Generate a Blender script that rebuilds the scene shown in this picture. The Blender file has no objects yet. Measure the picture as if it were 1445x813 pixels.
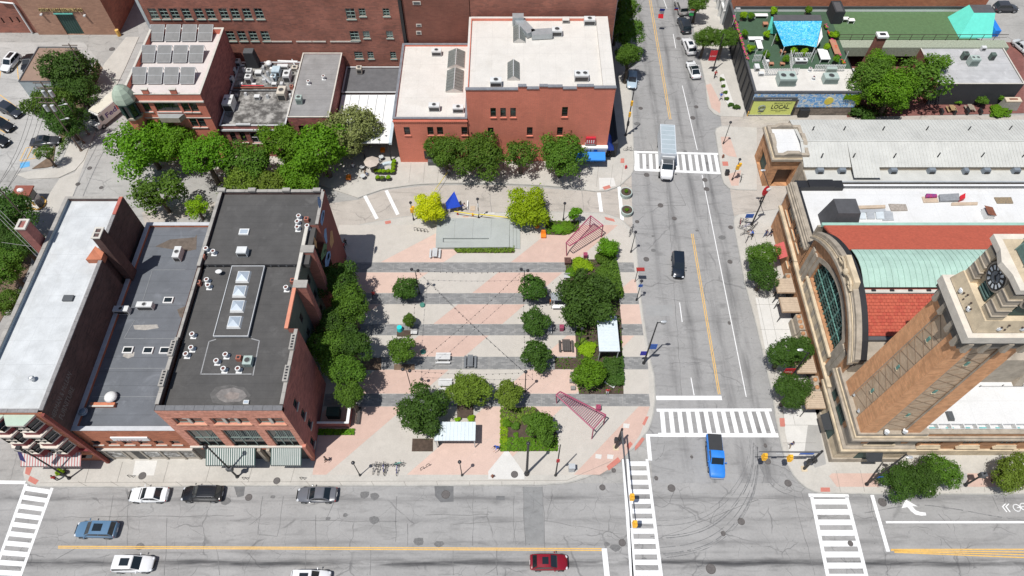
import bpy,math,random
from mathutils import Vector,Matrix
random.seed(7)
R=math.radians
sc=bpy.context.scene
COL=sc.collection
# ---------------- camera (metres; x east, y north, z up) ----------------
F=990.0;CH=86.0;TILT=math.atan(653.5/990.0)
ST,CT=math.sin(TILT),math.cos(TILT)
cam=bpy.data.cameras.new('camera');cam.sensor_width=36;cam.lens=F/1445*36
cam.clip_start=1;cam.clip_end=3000
co=bpy.data.objects.new('camera',cam);COL.objects.link(co)
co.location=(0,0,CH);co.rotation_euler=(TILT,0,0)
sc.camera=co
# ---------------- sky and sun ----------------
SUN_EL,SUN_AZ=R(69.5),R(225)
w=bpy.data.worlds.new('World');sc.world=w;w.use_nodes=True
nt=w.node_tree
sky=nt.nodes.new('ShaderNodeTexSky');sky.sky_type='NISHITA';sky.sun_disc=False
sky.sun_elevation=SUN_EL;sky.sun_rotation=SUN_AZ;sky.air_density=1.0;sky.dust_density=1.0
bg=nt.nodes['Background'];bg.inputs[1].default_value=0.08
nt.links.new(sky.outputs[0],bg.inputs[0])
sl=bpy.data.lights.new('sun','SUN');sl.energy=4.45;sl.angle=R(0.5);sl.color=(1,.975,.94)
so=bpy.data.objects.new('sun',sl);COL.objects.link(so)
sd=Vector((-math.sin(R(45))*math.cos(SUN_EL),-math.cos(R(45))*math.cos(SUN_EL),math.sin(SUN_EL)))
so.rotation_euler=(-sd).to_track_quat('-Z','Y').to_euler();so.location=(-40,-40,120)
sc.view_settings.view_transform='Standard';sc.view_settings.look='None'
sc.view_settings.exposure=0.0;sc.view_settings.gamma=1
# ---------------- survey: a sighting in the photograph turned into a point of the place ----------------
def ray(px,py):
 u=(px-722.5)/F;v=(py-406.5)/F
 return Vector((u,ST-v*CT,-(CT+v*ST)))
def P(px,py,z=0.0):
 d=ray(px,py);t=(z-CH)/d.z
 return Vector((d.x*t,d.y*t,z))
def PY(px,py,y):
 d=ray(px,py);t=y/d.y
 return(d.x*t,CH+d.z*t)
def PX(px,py,x):
 d=ray(px,py);t=x/d.x
 return(d.y*t,CH+d.z*t)
 # ---------------- mesh builder ----------------
def smap(side,c,a,d,z):
 return{'S':(a,c+d,z),'N':(a,c-d,z),'E':(c-d,a,z),'W':(c+d,a,z)}[side]
class MB:
 def __init__(s):s.v=[];s.f=[];s.m=[]
 def poly(s,pts,m=0):
  n=len(s.v);s.v+=[tuple(p) for p in pts];s.f.append(tuple(range(n,n+len(pts))));s.m.append(m);return s
 def box(s,x0,y0,z0,x1,y1,z1,m=0,mt=None,T=None):
  if x1<x0:x0,x1=x1,x0
  if y1<y0:y0,y1=y1,y0
  if z1<z0:z0,z1=z1,z0
  n=len(s.v)
  vs=[(x0,y0,z0),(x1,y0,z0),(x1,y1,z0),(x0,y1,z0),(x0,y0,z1),(x1,y0,z1),(x1,y1,z1),(x0,y1,z1)]
  if T:vs=[tuple(T@Vector(p)) for p in vs]
  s.v+=vs
  for q,k in(((0,3,2,1),m),((4,5,6,7),m if mt is None else mt),((0,1,5,4),m),((1,2,6,5),m),((2,3,7,6),m),((3,0,4,7),m)):
   s.f.append(tuple(n+i for i in q));s.m.append(k)
  return s
 def frustum(s,a,b,z0,z1,m=0,mt=None):
  n=len(s.v)
  s.v+=[(a[0],a[1],z0),(a[2],a[1],z0),(a[2],a[3],z0),(a[0],a[3],z0),(b[0],b[1],z1),(b[2],b[1],z1),(b[2],b[3],z1),(b[0],b[3],z1)]
  for q,k in(((0,3,2,1),m),((4,5,6,7),m if mt is None else mt),((0,1,5,4),m),((1,2,6,5),m),((2,3,7,6),m),((3,0,4,7),m)):
   s.f.append(tuple(n+i for i in q));s.m.append(k)
  return s
 def sbox(s,side,c,a0,d0,z0,a1,d1,z1,m=0):
  p=smap(side,c,a0,d0,z0);q=smap(side,c,a1,d1,z1)
  return s.box(*p,*q,m=m)
 def prism(s,pl,z0,z1,m=0,mt=None):
  pl=[(p[0],p[1]) for p in pl]
  A=sum(pl[i][0]*pl[(i+1)%len(pl)][1]-pl[(i+1)%len(pl)][0]*pl[i][1] for i in range(len(pl)))
  if A<0:pl=pl[::-1]
  n=len(s.v);k=len(pl)
  s.v+=[(x,y,z0) for x,y in pl]+[(x,y,z1) for x,y in pl]
  s.f.append(tuple(range(n+k,n+2*k)));s.m.append(m if mt is None else mt)
  s.f.append(tuple(range(n+k-1,n-1,-1)));s.m.append(m)
  for i in range(k):
   j=(i+1)%k;s.f.append((n+i,n+j,n+k+j,n+k+i));s.m.append(m)
  return s
 def tube(s,p0,p1,r0,r1=None,n=6,m=0):
  r1=r0 if r1 is None else r1
  p0=Vector(p0);p1=Vector(p1);d=(p1-p0)
  if d.length<1e-6:return s
  d.normalize();a=d.orthogonal().normalized();b=d.cross(a);k=len(s.v)
  for p,r in((p0,r0),(p1,r1)):
   for i in range(n):
    t=2*math.pi*i/n;s.v.append(tuple(p+a*(r*math.cos(t))+b*(r*math.sin(t))))
  for i in range(n):
   j=(i+1)%n;s.f.append((k+i,k+j,k+n+j,k+n+i));s.m.append(m)
  s.f.append(tuple(k+i for i in range(n-1,-1,-1)));s.m.append(m)
  s.f.append(tuple(k+n+i for i in range(n)));s.m.append(m)
  return s
 def path(s,pts,r,n=5,m=0):
  for a,b in zip(pts,pts[1:]):s.tube(a,b,r,r,n,m)
  return s
 def ball(s,c,rx,ry=None,rz=None,nu=10,nv=6,m=0,z0=-1.0):
  ry=rx if ry is None else ry;rz=rx if rz is None else rz;k=len(s.v)
  a0=math.asin(max(-1,z0))
  for j in range(nv+1):
   t=a0+(math.pi/2-a0)*j/nv
   for i in range(nu):
    u=2*math.pi*i/nu
    s.v.append((c[0]+rx*math.cos(t)*math.cos(u),c[1]+ry*math.cos(t)*math.sin(u),c[2]+rz*math.sin(t)))
  for j in range(nv):
   for i in range(nu):
    a=k+j*nu+i;b=k+j*nu+(i+1)%nu;s.f.append((a,b,b+nu,a+nu));s.m.append(m)
  return s
 def ring(s,c,R0,r,axis='z',n=14,k=5,m=0):
  b=len(s.v)
  for i in range(n):
   t=2*math.pi*i/n
   for j in range(k):
    u=2*math.pi*j/k;q=R0+r*math.cos(u);h=r*math.sin(u)
    p=(q*math.cos(t),q*math.sin(t),h)
    if axis=='y':p=(p[0],p[2],p[1])
    if axis=='x':p=(p[2],p[0],p[1])
    s.v.append((c[0]+p[0],c[1]+p[1],c[2]+p[2]))
  for i in range(n):
   for j in range(k):
    s.f.append((b+i*k+j,b+((i+1)%n)*k+j,b+((i+1)%n)*k+(j+1)%k,b+i*k+(j+1)%k));s.m.append(m)
  return s
 def wall(s,side,c,a0,a1,z0,z1,ops,depth=.25,m=0,mr=None):
  """front face with real openings and their reveals; ops = (a0,z0,a1,z1)"""
  us=sorted({a0,a1,*[o[0] for o in ops],*[o[2] for o in ops]});vs=sorted({z0,z1,*[o[1] for o in ops],*[o[3] for o in ops]})
  us=[u for u in us if a0<=u<=a1];vs=[v for v in vs if z0<=v<=z1]
  flip=side in 'NW'
  def q(p):
   s.poly(p[::-1] if flip else p,m)
  for i in range(len(us)-1):
   run=None
   for j in range(len(vs)-1):
    cu=(us[i]+us[i+1])/2;cv=(vs[j]+vs[j+1])/2
    if any(o[0]<cu<o[2] and o[1]<cv<o[3] for o in ops):continue
    q([smap(side,c,us[i],0,vs[j]),smap(side,c,us[i+1],0,vs[j]),smap(side,c,us[i+1],0,vs[j+1]),smap(side,c,us[i],0,vs[j+1])])
  mr=m if mr is None else mr
  for o in ops:
   a,b,e,f=o
   for(u0,v0,u1,v1) in((a,b,e,b),(e,b,e,f),(e,f,a,f),(a,f,a,b)):
    s.poly([smap(side,c,u0,0,v0),smap(side,c,u1,0,v1),smap(side,c,u1,depth,v1),smap(side,c,u0,depth,v0)],mr)
  return s
 def build(s,name,mats,parent=None,smooth=False,kind=None,at=None):
  off=Vector((0,0,0));p=parent
  while p:off+=p.location;p=p.parent
  if at is not None:off=Vector(at)
  me=bpy.data.meshes.new(name)
  me.from_pydata([(v[0]-off.x,v[1]-off.y,v[2]-off.z) for v in s.v],[],s.f)
  if not isinstance(mats,(list,tuple)):mats=[mats]
  for m in mats:me.materials.append(m)
  me.polygons.foreach_set('material_index',[min(i,len(mats)-1) for i in s.m])
  if smooth:me.polygons.foreach_set('use_smooth',[True]*len(me.polygons))
  me.update()
  o=bpy.data.objects.new(name,me);COL.objects.link(o)
  if parent:o.parent=parent
  elif at is not None:o.location=at
  if kind:o['kind']=kind
  return o
def tag(o,label,cat,group=None):
 o['label']=label;o['category']=cat
 if group:o['group']=group
 return o
def thing(name,label,cat,loc=(0,0,0),group=None):
 o=bpy.data.objects.new(name,None);COL.objects.link(o);o.location=loc;o.empty_display_size=.3
 return tag(o,label,cat,group)
KIDS={}
def dup(o,loc=None,rz=None,label=None,scale=None,parent=None,mats=None,group=None):
 c=o.copy();COL.objects.link(c)
 if parent is not None:c.parent=parent
 for ch in list(o.children):dup(ch,parent=c,mats=mats)
 if mats and c.type=='MESH':
  for sl_ in c.material_slots:
   if sl_.material and sl_.material.name in mats:
    mm=mats[sl_.material.name];sl_.link='OBJECT';sl_.material=mm
 if loc is not None:c.location=loc
 if rz is not None:c.rotation_euler=(0,0,rz)
 if scale is not None:c.scale=scale
 if label:c['label']=label
 if group:c['group']=group
 return c
 # ---------------- materials ----------------
MC={}
def M(name,col,rough=.85,var=.12,scale=1.2,bump=0.0,metal=0.0,mode=None,col2=None,fine=.06,spec=None,streak=None,bs=1.0,emit=None):
 if name in MC:return MC[name]
 m=bpy.data.materials.new(name);m.use_nodes=True;N=m.node_tree.nodes;L=m.node_tree.links
 b=N['Principled BSDF'];b.inputs['Roughness'].default_value=rough;b.inputs['Metallic'].default_value=metal
 if spec is not None:b.inputs['Specular IOR Level'].default_value=spec
 tc=N.new('ShaderNodeTexCoord');src=tc.outputs['Object']
 def math_(op,a,bb=None,c=None):
  n=N.new('ShaderNodeMath');n.operation=op
  for i,x in enumerate((a,bb,c)):
   if x is None:continue
   if isinstance(x,(int,float)):n.inputs[i].default_value=x
   else:L.new(x,n.inputs[i])
  return n.outputs[0]
 def noise(sc_,det=4,vec=None,dist=0,rgh=.6):
  n=N.new('ShaderNodeTexNoise');n.inputs['Scale'].default_value=sc_;n.inputs['Detail'].default_value=det
  n.inputs['Distortion'].default_value=dist;n.inputs['Roughness'].default_value=rgh
  L.new(vec or src,n.inputs['Vector']);return n.outputs['Fac']
 def mapping(sx,sy,sz,rot=(0,0,0)):
  n=N.new('ShaderNodeMapping');n.inputs['Scale'].default_value=(sx,sy,sz);n.inputs['Rotation'].default_value=rot
  L.new(src,n.inputs['Vector']);return n.outputs[0]
 def mix(f,a,c,bt='MIX'):
  n=N.new('ShaderNodeMix');n.data_type='RGBA';n.blend_type=bt
  for i,x in((0,f),(6,a),(7,c)):
   if isinstance(x,(int,float)):n.inputs[i].default_value=x
   elif isinstance(x,tuple):n.inputs[i].default_value=(*x[:3],1)
   else:L.new(x,n.inputs[i])
  return n.outputs[2]
 def ramp(x,lo,hi):
  n=N.new('ShaderNodeMapRange');n.inputs[1].default_value=lo;n.inputs[2].default_value=hi;n.clamp=True
  L.new(x,n.inputs[0]);return n.outputs[0]
 c0=col
 out=None
 n1=noise(scale,5);n2=noise(scale*14,3)
 if mode in('brick','stone','tileblock','paver'):
  sep=N.new('ShaderNodeSeparateXYZ');L.new(src,sep.inputs[0])
  cmb=N.new('ShaderNodeCombineXYZ')
  if mode=='paver':L.new(sep.outputs[0],cmb.inputs[0]);L.new(sep.outputs[1],cmb.inputs[1])
  else:L.new(math_('ADD',sep.outputs[0],sep.outputs[1]),cmb.inputs[0]);L.new(sep.outputs[2],cmb.inputs[1])
  br=N.new('ShaderNodeTexBrick');L.new(cmb.outputs[0],br.inputs['Vector'])
  br.inputs['Scale'].default_value=1.0
  br.inputs['Brick Width'].default_value=.42*bs;br.inputs['Row Height'].default_value=.15*bs;br.inputs['Mortar Size'].default_value=.012*bs
  k2=col2 or tuple(x*.72 for x in col)
  br.inputs['Color1'].default_value=(*col,1);br.inputs['Color2'].default_value=(*k2,1)
  br.inputs['Mortar'].default_value=(*[x*.75+.03 for x in col],1);br.inputs['Bias'].default_value=-.2
  out=br.outputs['Color']
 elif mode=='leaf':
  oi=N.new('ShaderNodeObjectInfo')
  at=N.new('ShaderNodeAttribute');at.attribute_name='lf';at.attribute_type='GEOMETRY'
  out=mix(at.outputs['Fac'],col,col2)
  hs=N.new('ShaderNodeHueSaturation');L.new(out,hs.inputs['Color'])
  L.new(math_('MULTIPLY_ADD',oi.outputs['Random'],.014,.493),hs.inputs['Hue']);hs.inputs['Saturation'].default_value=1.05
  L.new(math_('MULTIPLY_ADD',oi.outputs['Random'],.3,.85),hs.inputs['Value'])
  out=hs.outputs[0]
 elif col2 and mode!='mural':
  out=mix(ramp(n1,.42,.62),col,col2)
 else:
  out=None
 base=out if out is not None else col
 lo=tuple([1-var]*3);hi=tuple([1+var]*3)
 vmix=mix(ramp(n1,.3,.7),lo,hi)
 base=mix(1.0,base,vmix,'MULTIPLY')
 if fine:base=mix(1.0,base,mix(ramp(n2,.3,.7),tuple([1-fine]*3),tuple([1+fine]*3)),'MULTIPLY')
 if mode in('road','oldroad'):
  g=noise(26,2);base=mix(1.0,base,mix(ramp(g,.25,.75),(.84,)*3,(1.14,)*3),'MULTIPLY')
  dn=N.new('ShaderNodeTexNoise');dn.inputs['Scale'].default_value=.5;L.new(src,dn.inputs['Vector'])
  ad=N.new('ShaderNodeVectorMath');ad.operation='MULTIPLY_ADD';L.new(dn.outputs['Color'],ad.inputs[0]);ad.inputs[1].default_value=(1.6,1.6,0);L.new(src,ad.inputs[2])
  for vs_,wd,st in((.16,.008,.42),(.33,.007,.34)) if mode=='oldroad' else((.12,.008,.34),(.3,.006,.24)):
   vo=N.new('ShaderNodeTexVoronoi');vo.feature='DISTANCE_TO_EDGE';vo.inputs['Scale'].default_value=vs_;L.new(ad.outputs[0],vo.inputs['Vector'])
   msk=ramp(noise(.22,2),.47,.56)
   cr=math_('MULTIPLY',math_('SUBTRACT',1.0,ramp(vo.outputs['Distance'],wd*.4,wd*1.6)),math_('MULTIPLY',msk,st))
   base=mix(cr,base,(.05,.05,.052))
  st=noise(.9,5,mapping(.25,1,1),1.0)
  base=mix(math_('MULTIPLY',ramp(st,.53,.74),.6),base,tuple(x*.52 for x in col))
  sp=noise(3.2,2);base=mix(math_('MULTIPLY',ramp(sp,.68,.74),.6),base,tuple(x*.42 for x in col))
 if mode=='paint':
  wn=noise(2.2,6,None,.6,.75);base=mix(math_('MULTIPLY',ramp(wn,.56,.66),.38),base,(.30,.30,.29));wf=noise(9,3);base=mix(math_('MULTIPLY',ramp(wf,.62,.68),.35),base,(.30,.30,.29))
 if mode=='brick':
  vz=mapping(1,1,.45)
  for sc2,lo2,hi2,st2,kk in((.16,.48,.68,.35,.62),(.6,.56,.74,.4,.6),(2.2,.6,.74,.3,1.5)):
   base=mix(math_('MULTIPLY',ramp(noise(sc2,6,vz,.8,.7),lo2,hi2),st2),base,tuple(min(.7,x*kk+.01) for x in col))
 if mode=='softroof':
  sep=N.new('ShaderNodeSeparateXYZ');L.new(src,sep.inputs[0])
  for k_,w2 in((0,1.9*bs),(1,3.1*bs)):
   ln=math_('LESS_THAN',math_('FRACT',math_('DIVIDE',sep.outputs[k_],w2)),.03/bs);base=mix(math_('MULTIPLY',ln,.22),base,tuple(x*.6 for x in col))
  for sc2,lo2,hi2,st2,kk in((.22,.52,.7,.35,.72),(.8,.6,.72,.3,.6),(4,.68,.74,.35,.5)):
   base=mix(math_('MULTIPLY',ramp(noise(sc2,6,None,.9,.7),lo2,hi2),st2),base,tuple(x*kk*q9 for x,q9 in zip(col,(1.02,.99,.93))))
 if mode in('slab',):
  for sc2,lo2,hi2,st2,kk in((.5,.5,.72,.28,.72),(2.4,.6,.7,.3,.7),(11,.66,.7,.45,.55)):
   base=mix(math_('MULTIPLY',ramp(noise(sc2,5,None,.7,.65),lo2,hi2),st2),base,tuple(x*kk for x in col))
 if streak:
  sep=N.new('ShaderNodeSeparateXYZ');L.new(src,sep.inputs[0])
  for ax,c,wd,stg,slope in streak:
   o_=sep.outputs[0 if ax=='x' else 1];q_=sep.outputs[1 if ax=='x' else 0]
   dd=math_('SUBTRACT',math_('SUBTRACT',o_,c),math_('MULTIPLY',q_,slope))
   g=math_('SUBTRACT',1.0,ramp(math_('ABSOLUTE',dd),0,wd))
   nn=noise(.7,5,mapping(*((1.6,.16,1) if ax=='x' else(.16,1.6,1))))
   fac=math_('MULTIPLY',math_('MULTIPLY',g,ramp(nn,.36,.64)),stg)
   base=mix(fac,base,(.045,.045,.047))
 if mode=='ribbed':
  wv=N.new('ShaderNodeTexWave');wv.inputs['Scale'].default_value=3;wv.inputs['Distortion'].default_value=0;L.new(src,wv.inputs['Vector'])
  base=mix(math_('MULTIPLY',wv.outputs['Fac'],.15),base,tuple(x*.6 for x in col))
 if mode=='membrane':
  sep=N.new('ShaderNodeSeparateXYZ');L.new(src,sep.inputs[0])
  fr=math_('FRACT',math_('DIVIDE',sep.outputs[1],.95*bs));ln=math_('LESS_THAN',fr,.05)
  base=mix(math_('MULTIPLY',ln,.4),base,tuple(x*.5 for x in col))
  stn=noise(.35,6,None,.8);base=mix(math_('MULTIPLY',ramp(stn,.58,.74),.45),base,tuple(min(.75,x*1.7+.03) for x in col))
  st2=noise(1.1,5,mapping(1,.3,1));base=mix(math_('MULTIPLY',ramp(st2,.6,.8),.4),base,tuple(x*.55 for x in col))
 if mode=='mural':
  vo=N.new('ShaderNodeTexVoronoi');vo.inputs['Scale'].default_value=.9*bs;L.new(mapping(1,1,1.7),vo.inputs['Vector'])
  n9=noise(1.6,3,None,2.0)
  base=mix(ramp(n9,.5,.52),col,col2);base=mix(math_('MULTIPLY',ramp(vo.outputs['Distance'],.22,.2),.95),base,(.75,.72,.62))
  base=mix(ramp(noise(2.3,2),.66,.68),base,(.75,.55,.08))
 if mode=='shimmer':  # cloth shimmer painted into the colour as noise patches and pale flecks
  n9=noise(2.6,4,None,1.5);base=mix(ramp(n9,.45,.58),col,col2)
  base=mix(math_('MULTIPLY',ramp(noise(5,3),.6,.66),.7),base,(.75,.85,.9))
 L.new(base if not isinstance(base,tuple) else mix(0,base,base),b.inputs['Base Color'])
 if mode=='leaf':
  b.inputs['Transmission Weight'].default_value=0
  tr=N.new('ShaderNodeBsdfTranslucent');L.new(base,tr.inputs['Color'])
  ms=N.new('ShaderNodeMixShader');ms.inputs[0].default_value=.38
  L.new(b.outputs[0],ms.inputs[1]);L.new(tr.outputs[0],ms.inputs[2]);L.new(ms.outputs[0],N['Material Output'].inputs['Surface'])
 if bump:
  bp=N.new('ShaderNodeBump');bp.inputs['Strength'].default_value=bump;bp.inputs['Distance'].default_value=.05
  h=n2 if mode not in('brick','stone') else out
  L.new(h,bp.inputs['Height']);L.new(bp.outputs[0],b.inputs['Normal'])
 if emit:b.inputs['Emission Color'].default_value=(*emit,1);b.inputs['Emission Strength'].default_value=1
 MC[name]=m;return m
WHITE=M('white_paint',(.78,.78,.76),.6,.05);METAL=M('galvanised_metal',(.5,.52,.53),.45,.12,metal=.3)
BLACK=M('black_metal',(.022,.022,.024),.5,.1);DGREY=M('dark_grey_metal',(.09,.095,.1),.5,.1)
LGREY=M('light_grey_metal',(.52,.53,.53),.55,.1);GLASS=M('window_glass',(.016,.022,.024),.08,.2,spec=.8)
UNIT=M('air_unit_shell',(.62,.63,.62),.6,.1);UNITD=M('air_unit_grille',(.05,.05,.05),.6,.1)
RUST=M('rusty_metal',(.22,.08,.045),.8,.25);WOOD=M('weathered_wood',(.23,.19,.15),.8,.2)
YPAINT=M('yellow_road_paint',(.70,.42,.1),.75,.12,3,fine=.12,mode='paint');WPAINT=M('white_road_paint',(.76,.76,.75),.7,.06,3,fine=.1,mode='paint')
RED=M('red_paint',(.55,.02,.03),.5,.1);ORANGE=M('orange_plastic',(.8,.22,.02),.5,.1);BLUE=M('blue_cloth',(.01,.06,.5),.7,.15)
YELLOW=M('signal_yellow',(.8,.42,.02),.5,.1);GREENM=M('copper_green_paint',(.17,.3,.26),.7,.12)
DIRT=M('dark_mulch',(.075,.052,.038),.95,.3,2,.3);SOIL=M('bare_soil',(.16,.11,.075),.95,.25,1.5,.3)
_tx={}
def text(s,size,mat,parent,origin,right,up,ext=.02,name='lettering',bold=0.0,shear=0.0,width=None,align='LEFT'):
 cu=bpy.data.curves.new(name,'FONT');cu.body=s;cu.size=size;cu.extrude=ext;cu.offset=bold;cu.shear=shear;cu.align_x=align
 cu.resolution_u=2
 ob=bpy.data.objects.new(name,cu);COL.objects.link(ob)
 bpy.context.view_layer.update()
 me=bpy.data.meshes.new_from_object(ob.evaluated_get(bpy.context.evaluated_depsgraph_get()))
 bpy.data.objects.remove(ob)
 right=Vector(right).normalized();up=Vector(up).normalized();nrm=right.cross(up);k=1.0
 xs=[v.co.x for v in me.vertices]
 if width and xs:k=width/(max(xs)-min(xs))
 off=Vector((0,0,0));p=parent
 while p:off+=p.location;p=p.parent
 o3=Vector(origin)
 for v in me.vertices:
  v.co=o3+right*(v.co.x*k)+up*v.co.y+nrm*v.co.z-off
 me.materials.clear();me.materials.append(mat)
 o=bpy.data.objects.new(name,me);COL.objects.link(o)
 if parent:o.parent=parent
 return o
 # ================= GROUND, ROADS, PAVEMENTS =================
ROADC=(.315,.308,.298)
road_m=M('worn_asphalt',ROADC,.9,.10,.25,mode='oldroad',bump=.15,streak=[('y',18.3,.8,1.0,.0),('y',18.35,.5,.8,.0),('y',19.4,.4,.35,.0),('y',20.6,.6,.45,.0),('y',25.9,.8,.6,.0),('y',23.2,.6,.3,.0)])
road_w=M('street_asphalt',(.30,.295,.288),.9,.09,.2,mode='road',bump=.15,streak=[('x',29.1,.9,.55,.0),('x',32.2,1.1,.6,.0),('x',25.2,.9,.6,.0),('x',22.0,.8,.4,.0)])
ground_m=M('ground_concrete',(.34,.33,.31),.95,.12,.15,mode='road')
conc=M('pavement_concrete',(.475,.45,.405),.92,.08,.35,bump=.1,mode='slab')
conc2=M('new_concrete',(.60,.585,.55),.92,.06,.5,mode='slab');conc3=M('grey_concrete',(.36,.35,.33),.92,.1,.5,mode='slab')
beige=M('beige_street_concrete',(.43,.39,.345),.92,.1,.4,mode='road')
kerbm=M('kerb_stone',(.38,.37,.34),.9,.15,1)
jointm=M('slab_joint',(.2,.185,.165),.95,.1)
pink=M('pink_slab',(.58,.425,.355),.9,.06,.5,mode='slab');pinkd=M('pink_slab_worn',(.54,.385,.32),.9,.07,.5,mode='slab')
beig=M('beige_slab',(.49,.455,.405),.9,.06,.5,mode='slab')
band=M('grey_paver_band',(.20,.20,.197),.9,.1,1,mode='paver',bs=1.5,col2=(.31,.305,.295))
tact=M('tactile_paving',(.5,.18,.14),.9,.1);steel=M('cast_iron',(.11,.10,.095),.7,.2,4)
patchm=M('asphalt_patch',(.15,.15,.15),.95,.15,2)
def struct(o):o['kind']='structure';return o
def flat(name,pts,z,mat,parent=None,th=None):
 mb=MB();pts=[(p[0],p[1]) for p in pts]
 if th:mb.prism(pts,z-th,z)
 else:
  A=sum(pts[i][0]*pts[(i+1)%len(pts)][1]-pts[(i+1)%len(pts)][0]*pts[i][1] for i in range(len(pts)))
  if A<0:pts=pts[::-1]
  mb.poly([(x,y,z) for x,y in pts])
 return mb.build(name,mat,parent)
def px(pts,z=0.0):return[P(a,b,z) for a,b in pts]
g=struct(MB().poly([(-900,-500,-.02),(900,-500,-.02),(900,1500,-.02),(-900,1500,-.02)]).build('ground',ground_m))
ROAD=struct(MB().poly([(-900,-3,0),(900,-3,0),(900,27.75,0),(-900,27.75,0)]).build('road',road_m))
ROADN=struct(flat('road',[(17.5,27.75),(42,27.75),(38,60),(39,110),(39,400),(17,400),(17.5,27.75)],.004,road_w))
struct(flat('road',[(17.5,-400),(42,-400),(42,-3),(17.5,-3)],.004,road_w))
KS=[(-40,684.5),(14,684.5)]
south_edge=[(43,684.8),(57,686.5),(200,687),(300,685.5),(480,685),(600,685),(760,684),(799.9,681.3),(815,677.5),(830.3,672),(849,663.5),(865.3,653.2),(881,642),(893.4,632.2),(905,619),(914.4,606.5),(918.5,596),(921.5,585),(924.6,564),(923,531.5),(915,496),(907,442),(901.6,396),(899,360),(896,335),(890,323),(881.6,314),(871.8,307),(860,303),(847,300.8),(817.7,299.6),(778,299),(700,300),(620,302),(583,304.5),(555,308),(529,313),(492,320.5),(470,325),(420,332)]
blockA=px([(34.4,677),(32.7,666.7),(36,655),(60,640)],.12)+[(-51,36),(-51,62),(-40,66),(-30,70.5)]+[P(a,b,.12) for a,b in south_edge[::-1]]
PLAZA=struct(flat('pavement',blockA,.12,conc,th=.12))
def kerb(pts,name='kerb',parent=None,wd=.16,h=.122):
 mb=MB();pts=[Vector((p[0],p[1],0)) for p in pts]
 for a,b in zip(pts,pts[1:]):
  d=(b-a);n=Vector((-d.y,d.x,0)).normalized()*wd/2
  mb.prism([a-n,b-n,b+n,a+n],0.002,h)
 return struct(mb.build(name,kerbm,parent))
kerb(px(south_edge,.12))
nb=[(889,96),(892.5,150),(893.6,204),(895,228),(894,240),(889,248.6),(874.5,262),(856.8,268.5),(839,270),(806.6,264.8),(760,261),(700,258.5),(627.6,258),(585.8,260),(541.5,266.4),(519,273.8),(505,279)]
blockB=[P(a,b,.12) for a,b in nb]+[(-30,78),(-62,79)]+[(-62,100),(-5,101),(19,130),(19.2,115)]
struct(flat('pavement',[(-5,101)]+[(18.9,300),(19.2,115)]+[P(a,b,.12) for a,b in nb]+[(-33,77.5),(-61,80.5),(-61,100)],.12,conc,th=.12))
kerb(px(nb,.12))
ek=[(972,-4),(975.7,25),(985,70),(995.7,118),(998.3,145.5),(1000,152),(1008,160.6),(1018,164)]
struct(flat('pavement',[P(a,b,.12) for a,b in ek]+[P(1048,165,.12),(41,94),(41,125),(40.8,320),(36.6,320)],.12,conc,th=.12));kerb(px(ek,.12))
struct(flat('pavement',px([(1009.5,186),(1011,181),(1018,178),(1068,180),(1068,268),(1040,267.5),(1030,266),(1022,259),(1018.5,249.4),(1013.5,212)],.12),.12,conc,th=.12))
kerb(px([(1068,268),(1040,267.5),(1030,266),(1022,259),(1018.5,249.4),(1013.5,212),(1009.5,186),(1011,181),(1018,178),(1030,177.5)],.12))
ek2=[(1042,303),(1037,306),(1035.5,312),(1036.5,320),(1050.7,396.6),(1068,460),(1089.6,553),(1096,596),(1103.6,631.6),(1109.3,651.6),(1120.7,671.7),(1128,680),(1138,688),(1149,693.5),(1162,696),(1230,696.8),(1300,697),(1480,697)]
struct(flat('pavement',[P(a,b,.12) for a,b in ek2]+[(70,27.2),(90,27.2),(90,72),(44,72)],.12,conc,th=.12));kerb(px(ek2,.12))
struct(flat('pavement',[(34.9,67.5),(36.8,71),(44,72),(90,72),(90,93),(36.5,93),(35.6,80),(35.0,72)],.045,beige))
struct(flat('side_street',[P(a,b,0) for a,b in[(891,240),(889,250),(874,264),(856,271),(800,268),(700,261),(600,262),(540,269),(505,282),(440,290),(380,290),(300,285),(240,290),(200,300),(205,318),(300,300),(420,335),(470,327),(530,315),(620,303),(778,301),(847,303),(880,318),(893,338)]],.012,beige))
CARP=struct(flat('parking_ground',px([(-260,60),(118,60),(147,94),(118,157),(86,228),(74,238),(45,241),(-300,241)]),.006,M('car_park_concrete',(.40,.39,.37),.93,.1,.2,mode='road')))
struct(flat('pavement',px([(147,90),(118,157),(98.4,202),(86.6,228),(74.8,237.8),(45,240.7),(21.6,246),(39,252.6),(82.7,250.6),(106,239.8),(118,226),(133.9,186.6),(158,134),(176,97),(196,52),(178,52)],.1),.1,conc,th=.1))
struct(flat('driveway',px([(106,243),(130,198),(100,285),(90,305),(60,300),(62,285),(84,252)],0),.016,conc))
struct(flat('side_street',px([(176,97),(128,198),(100,285),(96,300),(205,318),(230,240),(240,40),(195,-60),(185,-60),(196,52)],0),.008,M('alley_concrete',(.37,.36,.34),.93,.1,.25,mode='road')))
struct(flat('planting_bed',px([(145,96),(110,178),(78,205),(74,234),(66,236),(45,238),(68,222),(95,165),(136,85)],.14),.14,SOIL,th=.13))
struct(flat('planting_bed',px([(-80,300),(20,300),(52,330),(40,380),(8,440),(-60,560),(-200,560)],.05),.05,SOIL,th=.05))
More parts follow.
